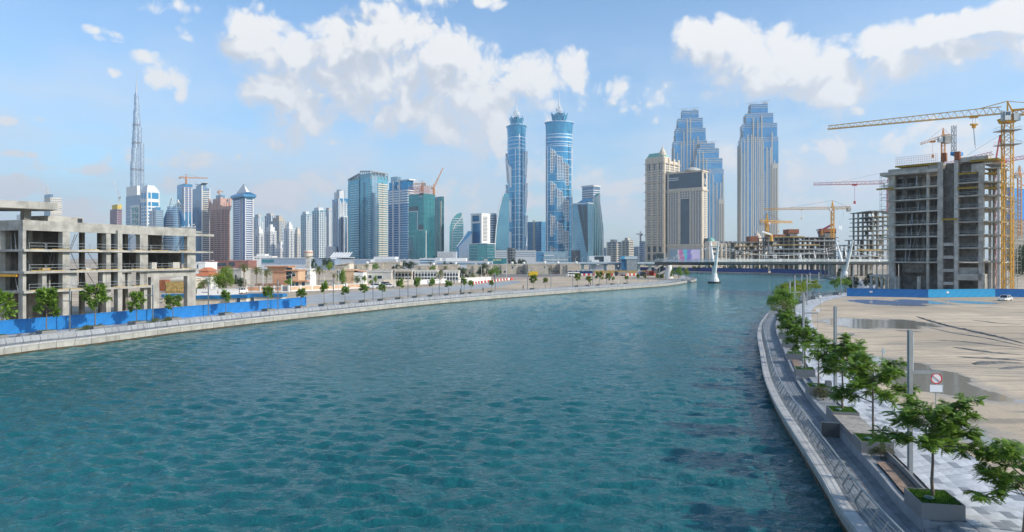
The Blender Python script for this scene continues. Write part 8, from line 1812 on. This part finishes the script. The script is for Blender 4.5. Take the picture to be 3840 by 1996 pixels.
car('long white off road car at the left of the row by the peach wall', GP(1399, 1081.5, GZ), R(184), CW, 4.9, 1.9, 1.85, 'suv')
car('white car partly behind the long white off road car', GP(1424, 1078.5, GZ), R(182), CS, 4.7, 1.85, 1.55)
car('black car behind the white cars near the metal gate', GP(1438, 1073, GZ), R(186), CB, 4.8, 1.85, 1.7, 'suv')
car('white pickup like car at the right end of the parked row', GP(1461, 1077.5, GZ), R(5), CW, 4.8, 1.8, 1.5)
car('small silver car under the scaffold arms beside the peach wall', GP(1264, 1085, GZ), R(10), CS, 4.4, 1.8, 1.5)
def truck(label, loc, rz, col, kind):
    t = thing('truck' if kind != 'bus' else 'minibus', label, 'truck' if kind != 'bus' else 'bus', (loc[0], loc[1], GZ), rz)
    if kind == 'bus':
        MB().box(-3.6, 3.6, -1.1, 1.1, .45, 2.8).build('body', WHITE, t); MB().box(-3.3, 3.3, -1.12, 1.12, 1.5, 2.3).build('windows', GLZ, t); MB().box(3.55, 3.63, -1, 1, 1.3, 2.4).build('windscreen', GLZ, t); xs = (2.4, -2.2)
    elif kind == 'box':
        MB().box(-3.3, 1.6, -1.15, 1.15, .8, 3.2).build('cargo_box', col, t); m = MB(); m.hexa([(1.7, -1.1, .5), (3.5, -1.1, .5), (3.5, 1.1, .5), (1.7, 1.1, .5)], [(1.7, -1.05, 2.5), (2.9, -1.05, 2.4), (2.9, 1.05, 2.4), (1.7, 1.05, 2.5)]); m.build('cab', col, t); MB().box(2.2, 2.9, -1.13, 1.13, 1.5, 2.2).build('cab_window', GLZ, t); xs = (2.6, -2.)
    else:
        m = MB(); m.hexa([(-3.4, -1.1, 1.0), (1.2, -1.1, 1.0), (1.2, 1.1, 1.0), (-3.4, 1.1, 1.0)], [(-3.9, -1.25, 2.3), (1.4, -1.25, 2.3), (1.4, 1.25, 2.3), (-3.9, 1.25, 2.3)]); m.build('tipper_body', col, t); MB().box(1.6, 3.5, -1.15, 1.15, .6, 2.9).build('cab', CB, t); MB().box(3.45, 3.53, -1, 1, 1.7, 2.6).build('windscreen', GLZ, t); xs = (2.6, -1.6, -2.8)
    MB().box(-3.3, 3.2, -.5, .5, .4, .8).build('chassis', DARKM, t)
    for x in xs:
        for sg in (-1, 1): m = MB(); m.cyl((x, sg*.85, .45), (x, sg*1.16, .45), .45, .45, 12); m.build('wheel', TYRE, t)
truck('yellow box truck parked before the beige villas', GP(1997, 1038, GZ), R(178), CY, 'box'); truck('white minibus in front of the navy site fence', GP(2150, 1038, GZ), R(188), None, 'bus'); truck('dark tipper truck by the red and white barriers', GP(2325, 1035.5, GZ), R(182), mat('tipper_grey', (.25, .26, .27), .6), 'tip')
hoarding('navy site fence behind the white minibus', GP(2128, 1030, GZ), GP(2226, 1031, GZ), 2.2, [NAVY], 4); hoarding('tan site fence behind the dark tipper truck', GP(2228, 1029, GZ), GP(2440, 1029, GZ), 2.6, [PLY], 4)
# plastic barriers
bw, br = [MB().hexa([(-.75, -.3, 0), (.75, -.3, 0), (.75, .3, 0), (-.75, .3, 0)], [(-.72, -.1, .95), (.72, -.1, .95), (.72, .1, .95), (-.72, .1, .95)]).box(-.75, .75, -.32, .32, 0, .22).mesh('barrier', M) for M in (WHITE, mat('barrier_red', (.62, .06, .03), .5, var=.08))]
ORDX = ORD
def barrier_row(pts, label, group, n, sc=1.):
    P = [Vector(GP(x, y, GZ)) for x, y in pts]; Ls = [(c-a).length for a, c in zip(P, P[1:])]; tot = sum(Ls)
    for i in range(n):
        d = tot*i/n; k = 0
        while k < len(Ls)-1 and d > Ls[k]: d -= Ls[k]; k += 1
        q = P[k].lerp(P[k+1], d/Ls[k]); a = P[k+1]-P[k]; red = i % 2
        o = inst('barrier', br if red else bw, None, (q.x, q.y, GZ), (0, 0, math.atan2(a.y, a.x)), (sc, sc, sc*1.15)); put(o, label % ('red' if red else 'white', ORDX[i//2]), 'barrier', group % ('red' if red else 'white'))
barrier_row([(1768, 1068), (1800, 1063), (1850, 1057), (1905, 1051), (1930, 1050)], '%s road barrier, %s of its colour from left in the white wall row', '%s barriers in the row by the white wall', 26, 1.0)
barrier_row([(2130, 1034), (2240, 1034), (2340, 1034), (2462, 1033)], '%s road barrier, %s of its colour from left before the site fences', '%s barriers in the row before the site fences', 40, 1.25)
def canopy(label, px0, px1, pyt, D, M):
    t = thing('site_shelter', label, 'shelter', (XX((px0+px1)/2, D), D, GZ)); w = (px1-px0)/FPX*D; h = ZZ(pyt, D)-GZ; m = MB(); n = 8
    for i in range(n):
        a, c = math.pi*i/n, math.pi*(i+1)/n; m.add([(-w/2*math.cos(a), -3, .6*h+.4*h*math.sin(a)), (-w/2*math.cos(c), -3, .6*h+.4*h*math.sin(c)), (-w/2*math.cos(c), 3, .6*h+.4*h*math.sin(c)), (-w/2*math.cos(a), 3, .6*h+.4*h*math.sin(a))], [(0, 1, 2, 3)])
    m.box(-w/2, -w/2+.12, -3, 3, 0, h*.62); m.box(w/2-.12, w/2, -3, 3, 0, h*.62); m.box(-w/2+.12, w/2-.12, 2.9, 3, 0, h*.75); m.build('cover', M, t)
canopy('bright orange covered stack beside the lift tower', 2421, 2450, 1012, 440, mat('orange_sheet', (.70, .14, .03), .6)); canopy('white tent at the site before the beige arcade', 2390, 2412, 1016, 470, WHITE); canopy('blue grey equipment stack by the orange cover', 2396, 2420, 1018, 430, SLB)
# street lights in the villa district
for i, (px, pyt, pyb, l) in enumerate(((986, 996, 1096, 'white street light pole before the terracotta villa palms'), (1093, 1028, 1094, 'white street light pole by the white gate'), (1178, 1033, 1090, 'white street light pole left of the golden palm wall'), (1217, 1036, 1070, 'short white pole beside the golden palm'), (1270, 1010, 1088, 'white street light pole before the broad fresh green tree'), (1387, 996, 1060, 'white street light pole above the parked cars'), (1481, 995, 1076, 'white street light pole before the ornate white house'), (1806, 996, 1050, 'white street light pole in the dark tree group'), (1899, 990, 1048, 'white street light pole before the beige villa row'), (1425, 962, 1012, 'tall pole rising above the beige roofs below the cyan slab'))):
    D = FPX*(CZ-GZ)/(pyb-HYP); t = thing('street_light', l, 'lamp post', (XX(px, D), D, GZ)); h = ZZ(pyt, D)-GZ; m = MB(); m.cyl((0, 0, 0), (0, 0, h), .11, .07, 8); m.build('pole', WHITE2, t); m = MB(); m.beam((-.9, 0, h), (.9, 0, h), .07); m.build('arm', WHITE2, t)
    for sg in (-1, 1): MB().box(sg*.9-.25, sg*.9+.25, -.12, .12, h-.06, h+.06).build('lamp_head', STEEL, t)
# people: one continuous skinned figure in walking pose, recoloured per person
def person_mesh(shirt, legs, seed=0, hair=(.02, .015, .01), stride=.22):
    J = [(0, 0, .95), (0, .01, 1.2), (0, .0, 1.42), (0, .0, 1.52), (0, .03, 1.66), (0, .02, 1.75), (-.1, 0, .9), (-.1, stride*.5, .5), (-.1, stride*.4-.16, .07), (-.1, stride*.4, .03), (.1, 0, .9), (.1, -stride*.15, .48), (.1, -stride-.04, .10), (.1, -stride+.14, .03), (-.19, 0, 1.4), (-.23, -.08, 1.14), (-.22, .06, .92), (-.22, .1, .83), (.19, 0, 1.4), (.23, .08, 1.14), (.22, .2, .95), (.22, .24, .87)]
    E = [(0, 1), (1, 2), (2, 3), (3, 4), (4, 5), (0, 6), (6, 7), (7, 8), (8, 9), (0, 10), (10, 11), (11, 12), (12, 13), (2, 14), (14, 15), (15, 16), (16, 17), (2, 18), (18, 19), (19, 20), (20, 21)]
    rad = [.15, .14, .15, .06, .10, .08, .09, .065, .045, .035, .09, .065, .045, .035, .065, .048, .036, .03, .065, .048, .036, .03]
    me = bpy.data.meshes.new('person'); me.from_pydata(J, E, []); o = bpy.data.objects.new('person', me); COL.objects.link(o); md = o.modifiers.new('s', 'SKIN'); md.use_smooth_shade = True
    for v, r_ in zip(me.skin_vertices[0].data, rad): v.radius = (r_, r_)
    me.skin_vertices[0].data[0].use_root = True; sb = o.modifiers.new('b', 'SUBSURF'); sb.levels = sb.render_levels = 1
    dg = bpy.context.evaluated_depsgraph_get(); out = bpy.data.meshes.new_from_object(o.evaluated_get(dg)); COL.objects.unlink(o); bpy.data.objects.remove(o)
    out.materials.clear()
    for nm, c in (('skin', (.30, .17, .11)), ('shirt_%d' % seed, shirt), ('trousers_%d' % seed, legs), ('hair', hair)): out.materials.append(mat(nm, c, .8, var=.08))
    for p_ in out.polygons:
        z = p_.center.z; x = abs(p_.center.x); p_.material_index = 3 if z > 1.72 or (z > 1.62 and p_.center.y < .0) else 0 if z > 1.47 or (x > .17 and z < .98) else 1 if z > .96 else 2
    return out
ppl = [((.55, .05, .05), (.03, .03, .05)), ((.02, .02, .025), (.02, .02, .02)), ((.75, .74, .72), (.70, .69, .66)), ((.05, .06, .08), (.04, .04, .05)), ((.10, .22, .16), (.30, .2, .12))]
pms = [person_mesh(a, c, i) for i, (a, c) in enumerate(ppl)]
def person(i, label, loc, rz): o = inst('person', pms[i], None, loc, (0, 0, rz)); put(o, label, 'person')
yb = FPX*CZ/(1062.7-HYP); zdk = ZZ(984, yb)+.12
person(0, 'person in red top walking on the footbridge deck', (XX(2609, yb+2), yb+1.8, zdk), R(90)); person(1, 'person in black beside the one in red on the footbridge', (XX(2615, yb+2), yb+2.2, zdk), R(80))
for i, px, l in ((2, 2318, 'person in white clothes standing on the far left promenade'), (3, 1728, 'person in dark clothes beside a light column on the left promenade'), (4, 1810, 'person in green top and brown trousers walking on the left promenade'), (3, 2215, 'person in dark clothes near the yellow green trees on the left promenade'), (1, 1961, 'person in black walking past a lone sapling on the left promenade')):
    s = LB.at_px(px, 7, 0, sLm); person(i, l, LB.P(s, 7, GZ+.02), R(40))
# ---------------------------------------------------------------- the air
HZ = bpy.data.materials.new('haze'); HZ.use_nodes = True; t = HZ.node_tree; t.nodes.clear(); b = NB(t)
pv = b.n('ShaderNodeVolumePrincipled'); pv.inputs['Color'].default_value = (.86, .92, 1.0, 1); pv.inputs['Density'].default_value = 1.0e-4; pv.inputs['Anisotropy'].default_value = .25
ou = b.n('ShaderNodeOutputMaterial'); t.links.new(pv.outputs[0], ou.inputs['Volume'])
put(MB().box(-6100, 6100, -160, 8100, -3, 880).build('haze', HZ), kind='stuff')
